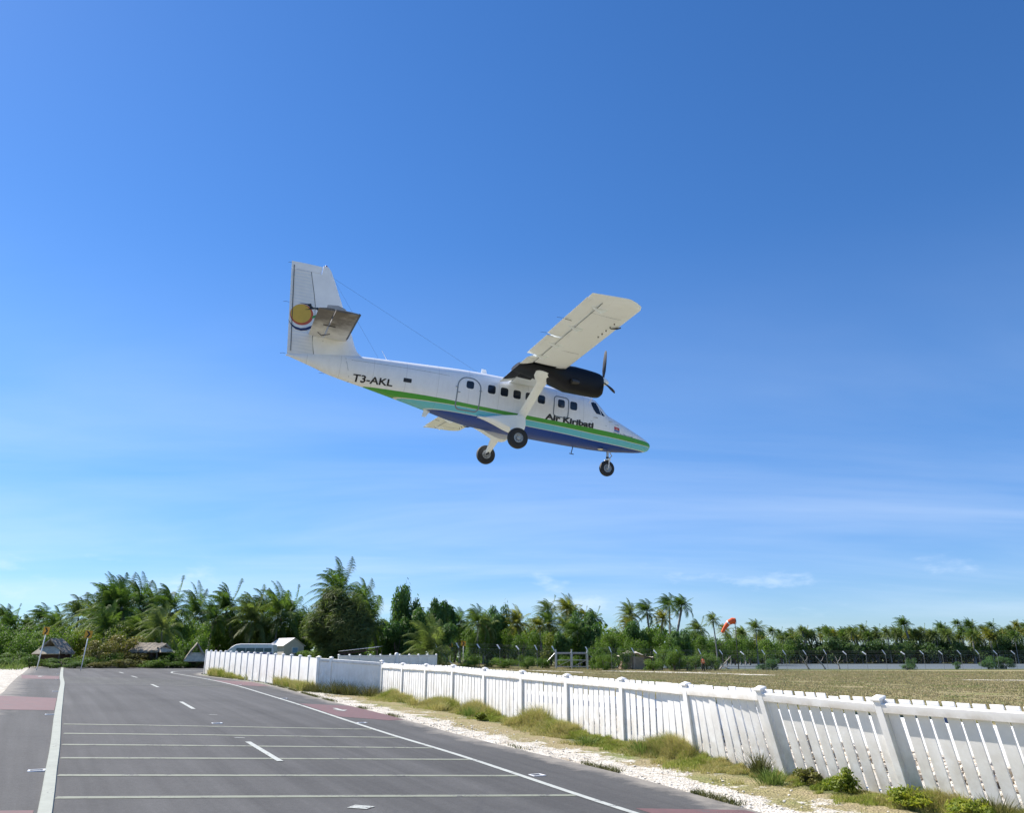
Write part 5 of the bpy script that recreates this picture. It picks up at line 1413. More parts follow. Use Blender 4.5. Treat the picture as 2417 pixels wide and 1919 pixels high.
def leaf_cloud(name, seed, n, rx, ry, rz, size, lumps=14, base=0.0, long=1.0, droop=0.0, wind=0.0, fill=.35, top_shape=1.0, wid=.5):
    """an uneven crown of leaf-sized faces: lumps spread over an ellipsoid, z from 0 up"""
    g = np.random.default_rng(seed)
    cs = []
    while len(cs) < lumps:
        u = g.normal(size=3); u /= np.linalg.norm(u); rr = g.uniform(.35, .9); c_ = u * rr
        if c_[2] > -.75: cs.append(c_)
    cs = np.array(cs); rad = g.uniform(.24, .46, lumps)
    ci = g.integers(0, lumps, n); u = g.normal(size=(n, 3)); u /= np.linalg.norm(u, axis=1)[:, None]
    rr = 1 - fill * g.random(n) ** 1.6
    P = cs[ci] + u * (rad[ci] * rr)[:, None]
    stray = g.random(n) < .06; P[stray] += g.normal(0, .10, (stray.sum(), 3))
    P[:, 2] = (P[:, 2] + 1) / 2
    w_ = 1 - (1 - top_shape) * np.clip(P[:, 2], 0, 1.2); P[:, 0] *= w_; P[:, 1] *= w_
    P *= np.array([rx, ry, rz]); P[:, 2] = np.maximum(P[:, 2], .02) + base
    nrm = u * .55 + g.normal(0, .45, (n, 3)) + np.array([0, 0, .55]); nrm /= np.linalg.norm(nrm, axis=1)[:, None]
    d = g.normal(size=(n, 3)); d[:, 2] -= droop; d[:, 0] -= wind; d -= nrm * (d * nrm).sum(1)[:, None]; d /= np.linalg.norm(d, axis=1)[:, None] + 1e-9
    e = np.cross(nrm, d); s_ = size * g.uniform(.6, 1.35, n)[:, None]
    a_ = P - d * s_ * long; b_ = P + e * s_ * wid; c_ = P + d * s_ * long; f_ = P - e * s_ * wid
    V_ = np.stack([a_, b_, c_, f_], 1).reshape(-1, 3)
    me_ = bpy.data.meshes.new(name); me_.vertices.add(4 * n); me_.vertices.foreach_set('co', V_.ravel()); me_.loops.add(4 * n); me_.loops.foreach_set('vertex_index', np.arange(4 * n)); me_.polygons.add(n); me_.polygons.foreach_set('loop_start', np.arange(n) * 4); me_.update(calc_edges=True); me_.validate()
    return me_
def stems(name, seed, n=5, h=1.0, spread=.3, r0=.05):
    r_ = random.Random(seed); q = MB()
    for i in range(n):
        a_ = r_.uniform(0, 6.28); s_ = r_.uniform(.3, 1) * spread; q.tube([(0, 0, 0), (math.cos(a_) * s_ * .4, math.sin(a_) * s_ * .4, h * .45), (math.cos(a_) * s_, math.sin(a_) * s_, h * r_.uniform(.75, .95))], [r0, r0 * .6, r0 * .2], 6)
    m_ = q.mesh(name, True); m_.materials.append(M['bark']); return m_
# unit-sized crowns (1 m wide, 1 m high) reused at many sizes
BUSH = [leaf_cloud('crown', 20 + i, 5200, .5, .5, .95, .022, 16 + i * 2, .02) for i in range(5)]
FARB = [leaf_cloud('crown', 40 + i, 3000, .5, .5, .95, .032, 14 + i * 2, .02) for i in range(4)]
PANDM = [leaf_cloud('crown', 60 + i, 4200, .5, .5, .97, .030, 9 + 2 * i, .02, 1.8, -.3, .2, .6, 1.0) for i in range(3)]
STEM = [stems('trunk', 80 + i, 6, .9, .32, .03) for i in range(3)]
cc = {}
def cm(kind, i, mat):
    if (kind, i, mat) not in cc:
        m_ = {'b': BUSH, 'f': FARB, 'p': PANDM}[kind][i].copy(); m_.materials.append(M[mat]); cc[(kind, i, mat)] = m_
    return cc[(kind, i, mat)]
def bush(x, y, top, w, mat, label, group, i, name='broadleaf_tree', cat='tree', kind='b', depth=None):
    z = hz(x, y) if y < 118 else 0; h = max(.5, (top - z)) * 1.06; r_ = random.Random(i * 5 + 2); t = empty(name, (x, y, z - .05), 0, label, cat, group)
    nk = {'b': 5, 'f': 4, 'p': 3}[kind]; c_ = bpy.data.objects.new('crown', cm(kind, r_.randrange(nk), mat)); COL.objects.link(c_); c_.parent = t
    c_.scale = (w * 1.15, (depth or w) * 1.15, h); c_.rotation_euler = (0, 0, 0) if depth else (0, 0, r_.uniform(0, 6.28))
    s_ = bpy.data.objects.new('trunk', STEM[r_.randrange(3)]); COL.objects.link(s_); s_.parent = t; s_.scale = (w * .8, w * .8, h * .8)
    return t
MATS = ['broad', 'pand', 'ygreen', 'dry', 'broad']
for i, (x, y, top, w, kd) in enumerate(BROADLEAF):
    if kd == 2 and y == 101: lab, grp = 'bright yellow green leafy tree between the palm mass and the dark feathery tree', None
    elif x < -14: lab, grp = {0: 'dense dark green broadleaf tree in the thicket behind the road bend', 2: 'lighter yellow green leafy tree in the thicket behind the road bend', 3: 'tangled brownish brush mound around the ruined thatched huts'}[kd], {0: 'dark broadleaf trees behind the road bend', 2: 'yellow green trees behind the road bend', 3: 'brush mounds by the thatched huts'}[kd]
    elif y < 160: lab, grp = 'mid green broadleaf tree in the wood behind the chain link fence', 'broadleaf trees behind the chain link fence'
    else: lab, grp = 'far green tree below the windsock in the wood beside the lagoon', 'trees beside the lagoon'
    bush(x, y, top, w, MATS[kd], lab, grp, i)
PL = {962: 0}
pl_lab = ['tall narrow pandanus standing like a column right of the dark feathery tree'] + [None] * 20
for i, (x, y, top, w) in enumerate(PANDANUS):
    bush(x, y, top, w, 'pand', pl_lab[i] or 'upright spiky dark green pandanus in the wood left of the windsock', None if pl_lab[i] else 'pandanus trees in the wood', i + 30, 'pandanus_tree', 'tree', 'p')
for i, (x, y, top, w) in enumerate(FAR_SHORE):
    bush(x, y, top, w, 'far', 'far dark green scrub tree on the opposite shore of the lagoon', 'scrub trees on the far shore', i + 60, 'shore_tree', 'tree', 'f')
for i, (x, y, top, w, kd) in enumerate(LOW_SHRUBS):
    if y > 110: lab, grp = 'dark bush on the near bank of the lagoon at the right', 'bushes on the near lagoon bank'
    elif x < -13: lab, grp = {0: 'low dark green shrub at the foot of the thicket', 3: 'low olive shrub along the far edge of the road bend', 4: 'low bright green shrub along the far edge of the road bend'}[kd], {0: 'low dark shrubs at the thicket foot', 3: 'olive shrubs along the road bend', 4: 'bright shrubs along the road bend'}[kd]
    else: lab, grp = {0: 'low dark green shrub behind the chain link fence', 3: 'low olive shrub behind the chain link fence', 4: 'fresh green rounded shrub behind the chain link fence'}[kd], {0: 'dark shrubs behind the chain link fence', 3: 'olive shrubs behind the chain link fence', 4: 'fresh green shrubs behind the chain link fence'}[kd]
    bush(x, y, top, w, ('broad' if (kd == 3 and i % 3) else MATS[kd]) if y < 110 else 'pand', lab, grp, i + 90, 'shrub', 'shrub')
# distant wood that reads as one mass behind the named trees
def mass(name, pts, mat, label, n=9000, size=.5, hgt=(5, 8), deep=10):
    g = np.random.default_rng(len(pts) + n); P = np.array(pts, float); seg = np.hypot(*(P[1:] - P[:-1]).T); cum = np.r_[0, np.cumsum(seg)]; t = g.uniform(0, cum[-1], n)
    x = np.interp(t, cum, P[:, 0]) + g.normal(0, .3, n); yb = np.interp(t, cum, P[:, 1]) + g.uniform(0, deep, n)
    hh = hgt[0] + (hgt[1] - hgt[0]) * (.5 + .5 * np.sin(t * .55) * np.sin(t * .21 + 1) + g.normal(0, .08, n)); z = hh * g.random(n) ** .7 + .1
    nrm = g.normal(size=(n, 3)) + np.array([0, -.3, .6]); nrm /= np.linalg.norm(nrm, axis=1)[:, None]; d = g.normal(size=(n, 3)); d -= nrm * (d * nrm).sum(1)[:, None]; d /= np.linalg.norm(d, axis=1)[:, None]; e = np.cross(nrm, d); s_ = size * g.uniform(.5, 1.3, n)[:, None]
    C = np.stack([x, yb, z], 1); V_ = np.stack([C - d * s_, C + e * s_ * .6, C + d * s_, C - e * s_ * .6], 1).reshape(-1, 3)
    me_ = bpy.data.meshes.new(name); me_.vertices.add(4 * n); me_.vertices.foreach_set('co', V_.ravel()); me_.loops.add(4 * n); me_.loops.foreach_set('vertex_index', np.arange(4 * n)); me_.polygons.add(n); me_.polygons.foreach_set('loop_start', np.arange(n) * 4); me_.update(calc_edges=True)
    return tag(obj(name, me_, mat), label, kind='stuff')
mass('distant_wood', [(-150, 122), (-60, 116), (-20, 118), (0, 128), (18, 136), (30, 150)], M['broad'], 'dense undergrowth filling the wood behind the front row of trees', 26000, .42, (4.5, 7.0), 16)
mass('distant_wood', [(26, 205), (45, 235), (60, 262), (110, 266), (180, 268)], M['far'], 'far wooded shore behind the lagoon', 26000, .6, (3.6, 5.6), 14)
# feathery dark tree (casuarina) beside the tallest palm
def feather_tree():
    x, y = -17.3, 84.0; z = hz(x, y); t = empty('feathery_tree', (x, y, z), 0, 'big dark feathery tree with drooping needles at the middle of the wood, left of centre', 'tree')
    q = MB(); q.tube([(0, 0, 0), (.1, 0, 1.5), (-.1, .1, 3.5), (-.3, 0, 5.5), (-.6, 0, 7.0)], [.28, .22, .16, .09, .03], 9)
    r_ = random.Random(5)
    for i in range(16):
        a_ = r_.uniform(0, 6.28); h_ = r_.uniform(1.2, 5.5); l_ = r_.uniform(1.5, 3.2) * (1.15 - h_ / 8); q.tube([(0, 0, h_), (math.cos(a_) * l_ * .5, math.sin(a_) * l_ * .5, h_ + .7), (math.cos(a_) * l_ - .4, math.sin(a_) * l_, h_ + 1.0)], [.07, .045, .015], 6)
    q.build('trunk', M['bark'], t, True)
    cm_ = leaf_cloud('crown', 99, 60000, 4.3, 3.4, 7.2, .16, 60, .1, 2.4, .75, 1.6, .75, .60, .22); 
    V_ = np.empty(len(cm_.vertices) * 3); cm_.vertices.foreach_get('co', V_); V_ = V_.reshape(-1, 3); V_[:, 0] -= (V_[:, 2] / 7.5) ** 1.5 * .5; cm_.vertices.foreach_set('co', V_.ravel()); cm_.materials.append(M['casu'])
    obj('crown', cm_, None, t)
feather_tree()

# ------------------------------------------------------------------ grass
def blades(name, x, y, h, w, mat, label, lean=.35, z=None):
    n = len(x); z = H(x, y) if z is None else z; a_ = rng.uniform(0, 6.283, n); ca, sa = np.cos(a_) * w / 2, np.sin(a_) * w / 2
    lx = rng.normal(-.12, lean, n) * h; ly = rng.normal(0, lean, n) * h; z = z - .01
    P = np.stack([np.stack([x - ca, y - sa, z], 1), np.stack([x + ca, y + sa, z], 1), np.stack([x + lx * .35 + ca * .7, y + ly * .35 + sa * .7, z + h * .6], 1), np.stack([x + lx * .35 - ca * .7, y + ly * .35 - sa * .7, z + h * .6], 1), np.stack([x + lx, y + ly, z + h], 1)], 1).reshape(-1, 3)
    b = np.arange(n) * 5; li = np.stack([b, b + 1, b + 2, b + 3, b + 3, b + 2, b + 4], 1).ravel(); ls = np.stack([np.arange(n) * 7, np.arange(n) * 7 + 4], 1).ravel()
    me_ = bpy.data.meshes.new(name); me_.vertices.add(5 * n); me_.vertices.foreach_set('co', P.ravel()); me_.loops.add(7 * n); me_.loops.foreach_set('vertex_index', li); me_.polygons.add(2 * n); me_.polygons.foreach_set('loop_start', ls); me_.update(calc_edges=True)
    return tag(obj(name, me_, mat), label, kind='stuff')
def vnoise(x, y, s, seed=0):
    g = np.random.default_rng(seed); ph = g.uniform(0, 6.28, (6, 2)); k_ = g.normal(0, 1, (6, 2)) * s; v = 0
    for i in range(6): v = v + np.sin(k_[i, 0] * x + k_[i, 1] * y + ph[i, 0])
    return v / 3.4
# verge: dense at the fence foot, patchy towards the road
PF = np.array([tuple(p) for p in FRONT]); nv = 330000
t = rng.uniform(-.2, 12, nv) ; t = np.where(rng.random(nv) < .45, rng.uniform(6.0, 12, nv), t); off = np.where(rng.random(nv) < .85, np.abs(rng.normal(0, .36, nv)), rng.uniform(0, 1.5, nv)) + .02
x = FA.x + FD.x * 2.44 * t - NB.x * off; y = FA.y + FD.y * 2.44 * t - NB.y * off
dr = dist_poly(x, y, ROAD_R_S); pn = vnoise(x, y, 2.4, 3) + .6 * vnoise(x, y, 7, 4)
keep = ~inside(x, y, ROAD_POLY) & (dr > .12) & (pn > -1.05 + off * 1.3) & (rng.random(nv) < np.clip(1.3 - off * .45, .1, 1))
x, y, off, pn = x[keep], y[keep], off[keep], pn[keep]
h = rng.uniform(.05, .19, len(x)) * (1.3 - np.clip(off, 0, .8)) * np.clip(.75 + .6 * pn, .35, 1.8)
h = h * np.where((off < .5) & ((x - FA.x) * FD.x + (y - FA.y) * FD.y < 20.5), 1.7, 1.0)
blades('verge_grass', x, y, h, .010, M['verge_grass'], 'green and straw coloured grass along the foot of the picket fence')
# edge tufts growing over the asphalt edge
n = 16000; i = rng.integers(8, 58, n); A_ = np.array(ROAD_R_S)[i]; B_ = np.array(ROAD_R_S)[i + 1]; f_ = rng.random((n, 1)); q = A_ + (B_ - A_) * f_; off = np.abs(rng.normal(0, .12, n)); x = q[:, 0] + .87 * off; y = q[:, 1] + .5 * off
keep = vnoise(x, y, 2.2, 8) > .25; blades('edge_tufts', x[keep], y[keep], rng.uniform(.03, .10, keep.sum()), .012, M['weed_dark'], 'dark creeping weeds along the asphalt edge', .7)
# second run verge
n = 60000; t = rng.uniform(0, 1.02, n); off = np.abs(rng.normal(0, .9, n)); d2 = (FC - FB).normalized(); n2 = Vector((-d2.y, d2.x)); n2 = n2 if n2.x < 0 else -n2
x = FB.x + (FC.x - FB.x) * t + n2.x * off; y = FB.y + (FC.y - FB.y) * t + n2.y * off; keep = ~inside(x, y, ROAD_POLY) & (dist_poly(x, y, ROAD_R_S) > .35); x, y = x[keep], y[keep]; pn = vnoise(x, y, 1.6, 9)
blades('verge_grass', x, y, rng.uniform(.15, .5, len(x)) * np.clip(.85 + .4 * pn, .4, 1.4), .018, M['verge_grass'], 'tall straw and green grass along the foot of the solid fence')
# airfield grass
n = 420000; dist_ = 16 + 100 * rng.random(n) ** .8; ang = rng.uniform(-.12, .72, n); x = dist_ * np.sin(ang); y = dist_ * np.cos(ang)
nrm_ = (x - FA.x) * NB.x + (y - FA.y) * NB.y; pn = vnoise(x, y, .5, 21) + .5 * vnoise(x, y, 1.9, 22); gp = .9 * np.exp(-(((x - 18.7) / 9) ** 2 + ((y - 91) / 4.5) ** 2))
keep = (nrm_ > 6.5) & (pn > -1.1) & (y < 122) & (rng.random(n) > gp)
x, y, pn = x[keep], y[keep], pn[keep]; blades('field_grass', x, y, rng.uniform(.03, .10, len(x)) * np.clip(.9 + .35 * pn, .5, 1.3), .022 + .0006 * np.hypot(x, y), M['field_grass'], 'dry brown and green grass covering the airfield', .4)
# grass on the left bank behind the road
n = 60000; x = rng.uniform(-75, -15, n); y = rng.uniform(52, 84, n); keep = ~inside(x, y, ROAD_POLY) & (dist_poly(x, y, ROAD_POLY) > .3) & (dist_poly(x, y, [tuple(FB), tuple(FC)]) > 1.5); x, y = x[keep], y[keep]
blades('bank_grass', x, y, rng.uniform(.15, .55, len(x)), .035, M['weed_green'], 'rank green grass on the bank beyond the road bend', .4)

# single plants at the fence foot
def clump(x, y, h, w, mat, label, name='weed_clump', n=260, wid=.011, cat='plant'):
    t_ = empty(name, (x, y, hz(x, y)), 0, label, cat); xs = rng.normal(0, w * .22, n); ys = rng.normal(0, w * .22, n); hh = h * rng.uniform(.45, 1.05, n) * (1 - .35 * np.hypot(xs, ys) / w)
    q = MB(); V_, F_ = [], []
    for i in range(n):
        a_ = rng.uniform(0, 6.28); c_, s_ = math.cos(a_) * wid / 2, math.sin(a_) * wid / 2; ox = xs[i] * 1.2 + rng.normal(0, .2) * h; oy = ys[i] * 1.2 + rng.normal(0, .2) * h; H_ = hh[i]
        o_ = len(V_); V_ += [(xs[i] - c_, ys[i] - s_, -.02), (xs[i] + c_, ys[i] + s_, -.02), (xs[i] + ox * .4 + c_ * .8, ys[i] + oy * .4 + s_ * .8, H_ * .6), (xs[i] + ox * .4 - c_ * .8, ys[i] + oy * .4 - s_ * .8, H_ * .6), (xs[i] + ox, ys[i] + oy, H_)]; F_ += [(o_, o_ + 1, o_ + 2, o_ + 3), (o_ + 3, o_ + 2, o_ + 4)]
    obj('stems', mesh_np('stems', V_, F_), mat, t_); return t_
def leafy(x, y, h, w, mat, label, n=1500, size=.024):
    t_ = empty('leafy_weed', (x, y, hz(x, y)), 0, label, 'plant'); m_ = leaf_cloud('leaves', int(abs(x * 31 + y * 17)), n, w / 2, w / 2, h, size, 22, .02, 1.3, 0, 0, .9); m_.materials.append(mat); obj('leaves', m_, None, t_)
    s_ = stems('stems', int(abs(x * 13)), 9, h * .85, w * .4, .006); obj('stems', s_, None, t_); return t_
def foot(s, off): p = FA + FD * 2.44 * s - NB * off; return p.x, p.y
for s_, o_, h_, w_, m_, lab in [(9.15, .75, .30, .42, 'weed_green', 'spiky green grass tuft on the gravel near the leaning post'), (7.6, .55, .42, .55, 'weed_green', 'tall green grass clump at the foot of the fence before the leaning bays'), (8.85, .30, .48, .25, 'weed_dark', 'dark wispy weed rising against the leaning post'), (6.1, .45, .38, .6, 'verge_grass', 'bushy olive grass clump in front of the sixth straight bay'), (5.2, .6, .34, .55, 'verge_grass', 'straw coloured clump in front of the fence, mid way along'), (4.1, .55, .36, .5, 'weed_green', 'green clump at the fence foot under the short distant fence'), (10.6, .3, .38, .5, 'weed_dark', 'dark dry weed at the bottom right corner of the photo'), (6.9, .85, .26, .4, 'weed_green', 'round green tuft out on the gravel, left of the leaning bays'), (2.2, .6, .4, .6, 'verge_grass', 'yellowish grass clump near the inner end of the picket fence'), (3.2, .7, .34, .5, 'verge_grass', 'olive grass clump between the second and third picket bays')]:
    clump(*foot(s_, o_), h_, w_, M[m_], lab)
for s_, o_, h_, w_, m_, lab in [(9.62, .45, .38, .60, 'yweed', 'yellow green leafy weed just right of the spiky tuft'), (10.12, .45, .26, .8, 'yweed', 'largest yellow leafy weed, spreading at the foot of the rightmost leaning post'), (10.5, .55, .26, .7, 'yweed', 'low yellow leafy weed at the right of the largest one'), (9.3, .25, .25, .5, 'dry', 'small brownish leafy weed under the leaning pickets'), (4.6, .8, .2, .4, 'ygreen', 'small light green weed on the gravel verge mid way along the fence')]:
    leafy(*foot(s_, o_), h_, w_, M[m_], lab)
for t_, o_, h_, lab in [(.1, .35, .5, 'dark tall weed at the left corner of the shaded fence section'), (.38, .3, .65, 'tallest dark wispy weed against the shaded fence section'), (.62, .35, .6, 'dark bushy weed at the middle of the shaded fence section'), (.92, .4, .55, 'dark wispy weed at the right corner of the shaded fence section')]:
    p = FB.lerp(FA, t_); d_ = (FA - FB).normalized(); n_ = Vector((d_.y, -d_.x)); p = p + n_ * o_; clump(p.x, p.y, h_, .8, M['weed_dark'], lab, 'tall_weed', 300, .014)
# labels: say where each of the many trees stands
SEG = [(60, 'at the far left edge'), (160, 'around the left near chevron sign'), (240, 'over the right near chevron sign'), (330, 'over the ruined brown hut'), (430, 'left of the steep grey hut'), (520, 'behind the far end of the solid fence'), (640, 'behind the minibus'), (720, 'behind the white shed'), (900, 'beside the feathery tree'), (1010, 'left of the distant chevron signs'), (1110, 'behind the distant chevron signs'), (1210, 'right of the distant chevron signs'), (1310, 'left of the double gate'), (1390, 'behind the double gate'), (1460, 'between the gate and the collapsed hut'), (1550, 'behind the collapsed hut'), (1640, 'between collapsed hut and person'), (1720, 'between person and windsock pole'), (1800, 'just right of the windsock'), (1900, 'left of the three dead trunks'), (1950, 'directly above the dead trunks'), (2000, 'just right of the dead trunks'), (2050, 'well right of the dead trunks'), (2100, 'well left of the star-shaped far palm'), (2142, 'just left of the star-shaped far palm'), (2180, 'just right of the star-shaped far palm'), (2220, 'a little right of the star-shaped far palm'), (2260, 'well right of the star-shaped far palm'), (2300, 'halfway from the star-shaped palm to the right edge'), (2350, 'near the right edge of the photo'), (9999, 'at the right edge of the photo')]
BASE = {'broadleaf trees behind the chain link fence': 'mid green broadleaf tree', 'far row of palms behind the lagoon': 'small far palm', 'scrub trees on the far shore': 'far shore scrub tree', 'dark broadleaf trees behind the road bend': 'dense dark green tree', 'pandanus trees in the wood': 'spiky pandanus', 'trees beside the lagoon': 'green lagoon-side tree', 'yellow green trees behind the road bend': 'yellow green leafy tree', 'brush mounds by the thatched huts': 'brownish brush mound', 'bushes on the near lagoon bank': 'dark bank bush', 'low dark shrubs at the thicket foot': 'low dark green shrub', 'olive shrubs along the road bend': 'low olive shrub', 'bright shrubs along the road bend': 'low bright green shrub', 'dark shrubs behind the chain link fence': 'low dark green shrub', 'olive shrubs behind the chain link fence': 'low olive shrub', 'fresh green shrubs behind the chain link fence': 'fresh green rounded shrub'}
ORD = ['leftmost', 'second', 'third', 'fourth', 'fifth', 'sixth', 'seventh', 'eighth', 'ninth', 'tenth', 'eleventh', 'twelfth', 'thirteenth', 'fourteenth', 'fifteenth', 'sixteenth', 'seventeenth', 'eighteenth', 'nineteenth', 'twentieth', 'twenty-first', 'twenty-second', 'twenty-third', 'twenty-fourth', 'twenty-fifth']
bins = {}
for o in COL.objects:
    if o.parent is None and o.get('group') in BASE:
        px_ = 1208.5 + 1971 * o.location.x / o.location.y; sg_ = next(p for l_, p in SEG if px_ < l_); bins.setdefault((o['group'], sg_), []).append((px_, o))
for (g_, sg_), L_ in bins.items():
    L_.sort(key=lambda t_: t_[0])
    for i, (_, o) in enumerate(L_):
        o['label'] = ('lone ' + BASE[g_] + ' ' + sg_) if len(L_) == 1 else (ORD[i] + (' ' if i == 0 else ' from left, ') + BASE[g_] + ' ' + sg_)

# ------------------------------------------------------------------ chain link fence on the far side of the airfield
CL = [Vector((-7.8, 86.0)), Vector((5.1, 100.0))]; CR = [Vector((9.2, 100.6)), Vector((72.5, 116.2))]
cf = empty('chain_link_fence', (30, 105.8, 0), 0, 'long grey chain link fence with slanted white post arms beyond the airfield', 'fence')
cinv = Matrix.Translation(-cf.location)
M['dark_galv'] = simple('dull_grey_steel', (.17, .18, .18), .6, .2, 8)
pm = MB(); pm.tube([(0, 0, 0), (0, 0, 1)], .022, 8); pm_me = pm.mesh('post', True, 40); pm_me.materials.append(M['dark_galv'])
am = MB(); am.loft([[(-.06, -.02, 0), (.06, -.02, 0), (.06, .02, 0), (-.06, .02, 0)], [(-.37, .20, .48), (-.22, .20, .48), (-.22, .24, .50), (-.37, .24, .50)]]); am_me = am.mesh('arm'); am_me.materials.append(M['galv_paint'])
def cpost(p, hgt=2.1, arm=True, w=1.0):
    z = hz(p.x, p.y) - .05; o = child('post', pm_me, Matrix.Translation((p.x, p.y, z)) @ Matrix.Diagonal((w, w, hgt, 1)), cf, cinv)
    if arm:
        a_ = bpy.data.objects.new('arm', am_me); COL.objects.link(a_); a_.parent = o; a_.matrix_basis = Matrix.Translation((0, 0, .985)) @ Matrix.Diagonal((1, 1, 1 / hgt, 1)) @ Matrix.Rotation(.1 * rng.normal(), 4, 'Y')
def run_posts(a_, b_, step):
    n = int(round((b_ - a_).length / step)); P = [a_.lerp(b_, i / n) for i in range(n + 1)]
    for p in P: cpost(p)
    return P
P1 = run_posts(CL[0], CL[1], 3.15); P2 = run_posts(CR[0], CR[1], 2.95)
wire_list = []; link_ = MB()
for P in (P1, P2):
    for j in range(len(P) - 1):
        a_, b_ = P[j], P[j + 1]; za_, zb_ = hz(a_.x, a_.y), hz(b_.x, b_.y)
        for hh, dx in ((2.02, 0), (.08, 0), (2.25, -.1), (2.4, -.2), (2.52, -.28)):
            wires = MB(); wires.tube([(a_.x + dx, a_.y, za_ + hh), (b_.x + dx, b_.y, zb_ + hh)], 0.0035, 3, cap=False); wire_list.append(wires)
        L_ = (b_ - a_).length; n = int(L_ / .2)
        for i in range(-9, n):
            for sg in (0, 1):
                u0, u1 = i * .2, i * .2 + 1.94; v0, v1 = .06, 2.0
                if u0 < 0: v0 += -u0; u0 = 0
                if u1 > L_: v1 -= u1 - L_; u1 = L_
                if v1 <= v0: continue
                if sg: v0, v1 = 2.06 - v0, 2.06 - v1
                q0 = a_.lerp(b_, u0 / L_); q1 = a_.lerp(b_, u1 / L_); z_ = (za_ + zb_) / 2
                link_.add([(q0.x, q0.y, z_ + v0 - .002), (q0.x, q0.y, z_ + v0 + .002), (q1.x, q1.y, z_ + v1 + .002), (q1.x, q1.y, z_ + v1 - .002)], [(0, 1, 2, 3)])
def rel(mb, name, mat, parent, inv, kind=None):
    m_ = mb.mesh(name); m_.transform(inv); o = obj(name, m_, mat, parent)
    if kind: o['kind'] = kind
    return o
rel(link_, 'chain_link', M['galv'], cf, cinv, 'stuff')
all_w = MB()
for w_ in wire_list: all_w.add(w_.v, w_.f)
rel(all_w, 'line_wires', M['galv'], cf, cinv, 'stuff')
# end brace at the near left end
q = MB(); q.tube([(-7.4, 85.6, hz(-7.4, 85.6) + 1.6), (-5.6, 84.6, hz(-5.6, 84.6) + .05)], .035, 8); rel(q, 'brace', M['galv'], cf, cinv)
# double gate
g0, g1 = Vector((5.25, 100.1)), Vector((9.05, 100.55)); gm = g0.lerp(g1, .5)
gt_ = empty('double_gate', (gm.x, gm.y, hz(gm.x, gm.y)), 0, 'closed double gate of grey pipe with braced posts in the chain link fence', 'gate'); ginv = Matrix.Translation(-gt_.location); zg = hz(gm.x, gm.y)
for p in (g0, gm, g1): 
    q = MB(); q.tube([(p.x, p.y, zg - .1), (p.x, p.y, zg + 2.25)], .085, 10); rel(q, 'gate_post', M['galv'], gt_, ginv)
for a_, b_ in ((g0, gm), (gm, g1)):
    q = MB(); d = (b_ - a_).normalized(); a2, b2 = a_ + d * .12, b_ - d * .12
    for h_ in (.25, 1.0, 1.72): q.tube([(a2.x, a2.y, zg + h_), (b2.x, b2.y, zg + h_)], .032, 8)
    for p in (a2, b2): q.tube([(p.x, p.y, zg + .22), (p.x, p.y, zg + 1.75)], .032, 8)
    q.tube([(a2.x, a2.y, zg + .25), (b2.x, b2.y, zg + 1.0)], .02, 6); rel(q, 'gate_leaf', M['galv'], gt_, ginv)
q = MB(); q.tube([(g0.x, g0.y, zg + 1.85), (g1.x, g1.y, zg + 1.85)], .045, 8); rel(q, 'top_bar', M['galv'], gt_, ginv)
for p, sg in ((g0, -1), (g1, 1)):
    q = MB(); q.tube([(p.x + sg * .1, p.y, zg + 1.8), (p.x + sg * 1.9, p.y - .3, zg + .0)], .04, 8); rel(q, 'brace', M['galv'], gt_, ginv)

# ------------------------------------------------------------------ windsock
wx, wy = 31.9, 118.0
ws = empty('windsock', (wx, wy, 0), 0, 'orange windsock with a white band drooping left from its pole above the trees', 'windsock')
q = MB(); q.tube([(0, 0, -.1), (0, 0, 3.2), (0, 0, 6.55)], [.07, .055, .045], 10); q.build('pole', M['dark'], ws, True)
axp = [(.05, 0, 6.55), (-.35, 0, 6.60), (-.85, .0, 6.38), (-1.25, 0, 5.98), (-1.6, .0, 5.52), (-1.95, .0, 4.98)]
rd_ = [.42, .44, .38, .31, .25, .18]
q = MB(); ringn = 20
S_ = [Vector(p) for p in axp]
def sock_ring(i, rr):
    d = (S_[min(i + 1, 5)] - S_[max(i - 1, 0)]).normalized(); a_ = Vector((0, 1, 0)); b_ = d.cross(a_)
    return [S_[i] + a_ * math.cos(2 * math.pi * k_ / ringn) * rr * .9 + b_ * math.sin(2 * math.pi * k_ / ringn) * rr * (1 + .06 * math.sin(5 * k_)) for k_ in range(ringn)]
q.loft([sock_ring(i, rd_[i]) for i in range(6)], 0, False)
for pi_, f_ in enumerate(range(0, 5 * ringn)): pass
m_ = q.mesh('sock', True); sock = obj('sock', m_, simple('orange_nylon', (.75, .12, .03), .7, .12, 2), ws)
sl = m_.modifiers if False else None
q = MB(); q.lathe((.05, 0, 6.55), (1, 0, .05), [(.42, -.02), (.45, .02), (.42, .05), (.39, .02), (.42, -.02)], 24); q.build('hoop', M['dark'], sock, True)
q = MB(); ra, rb = sock_ring(2, rd_[2] + .012), sock_ring(3, rd_[3] + .012); q.loft([[a_.lerp(b_, .15) for a_, b_ in zip(ra, rb)], [a_.lerp(b_, .50) for a_, b_ in zip(ra, rb)]], 0, False); q.build('white_band', M['white'], sock, True)
# small pole stump and pale fallen stick on the bank
q = MB(); q.tube([(31.9 - 31.7, 0, 0), (.15, 0, 1.3)], .07, 8)

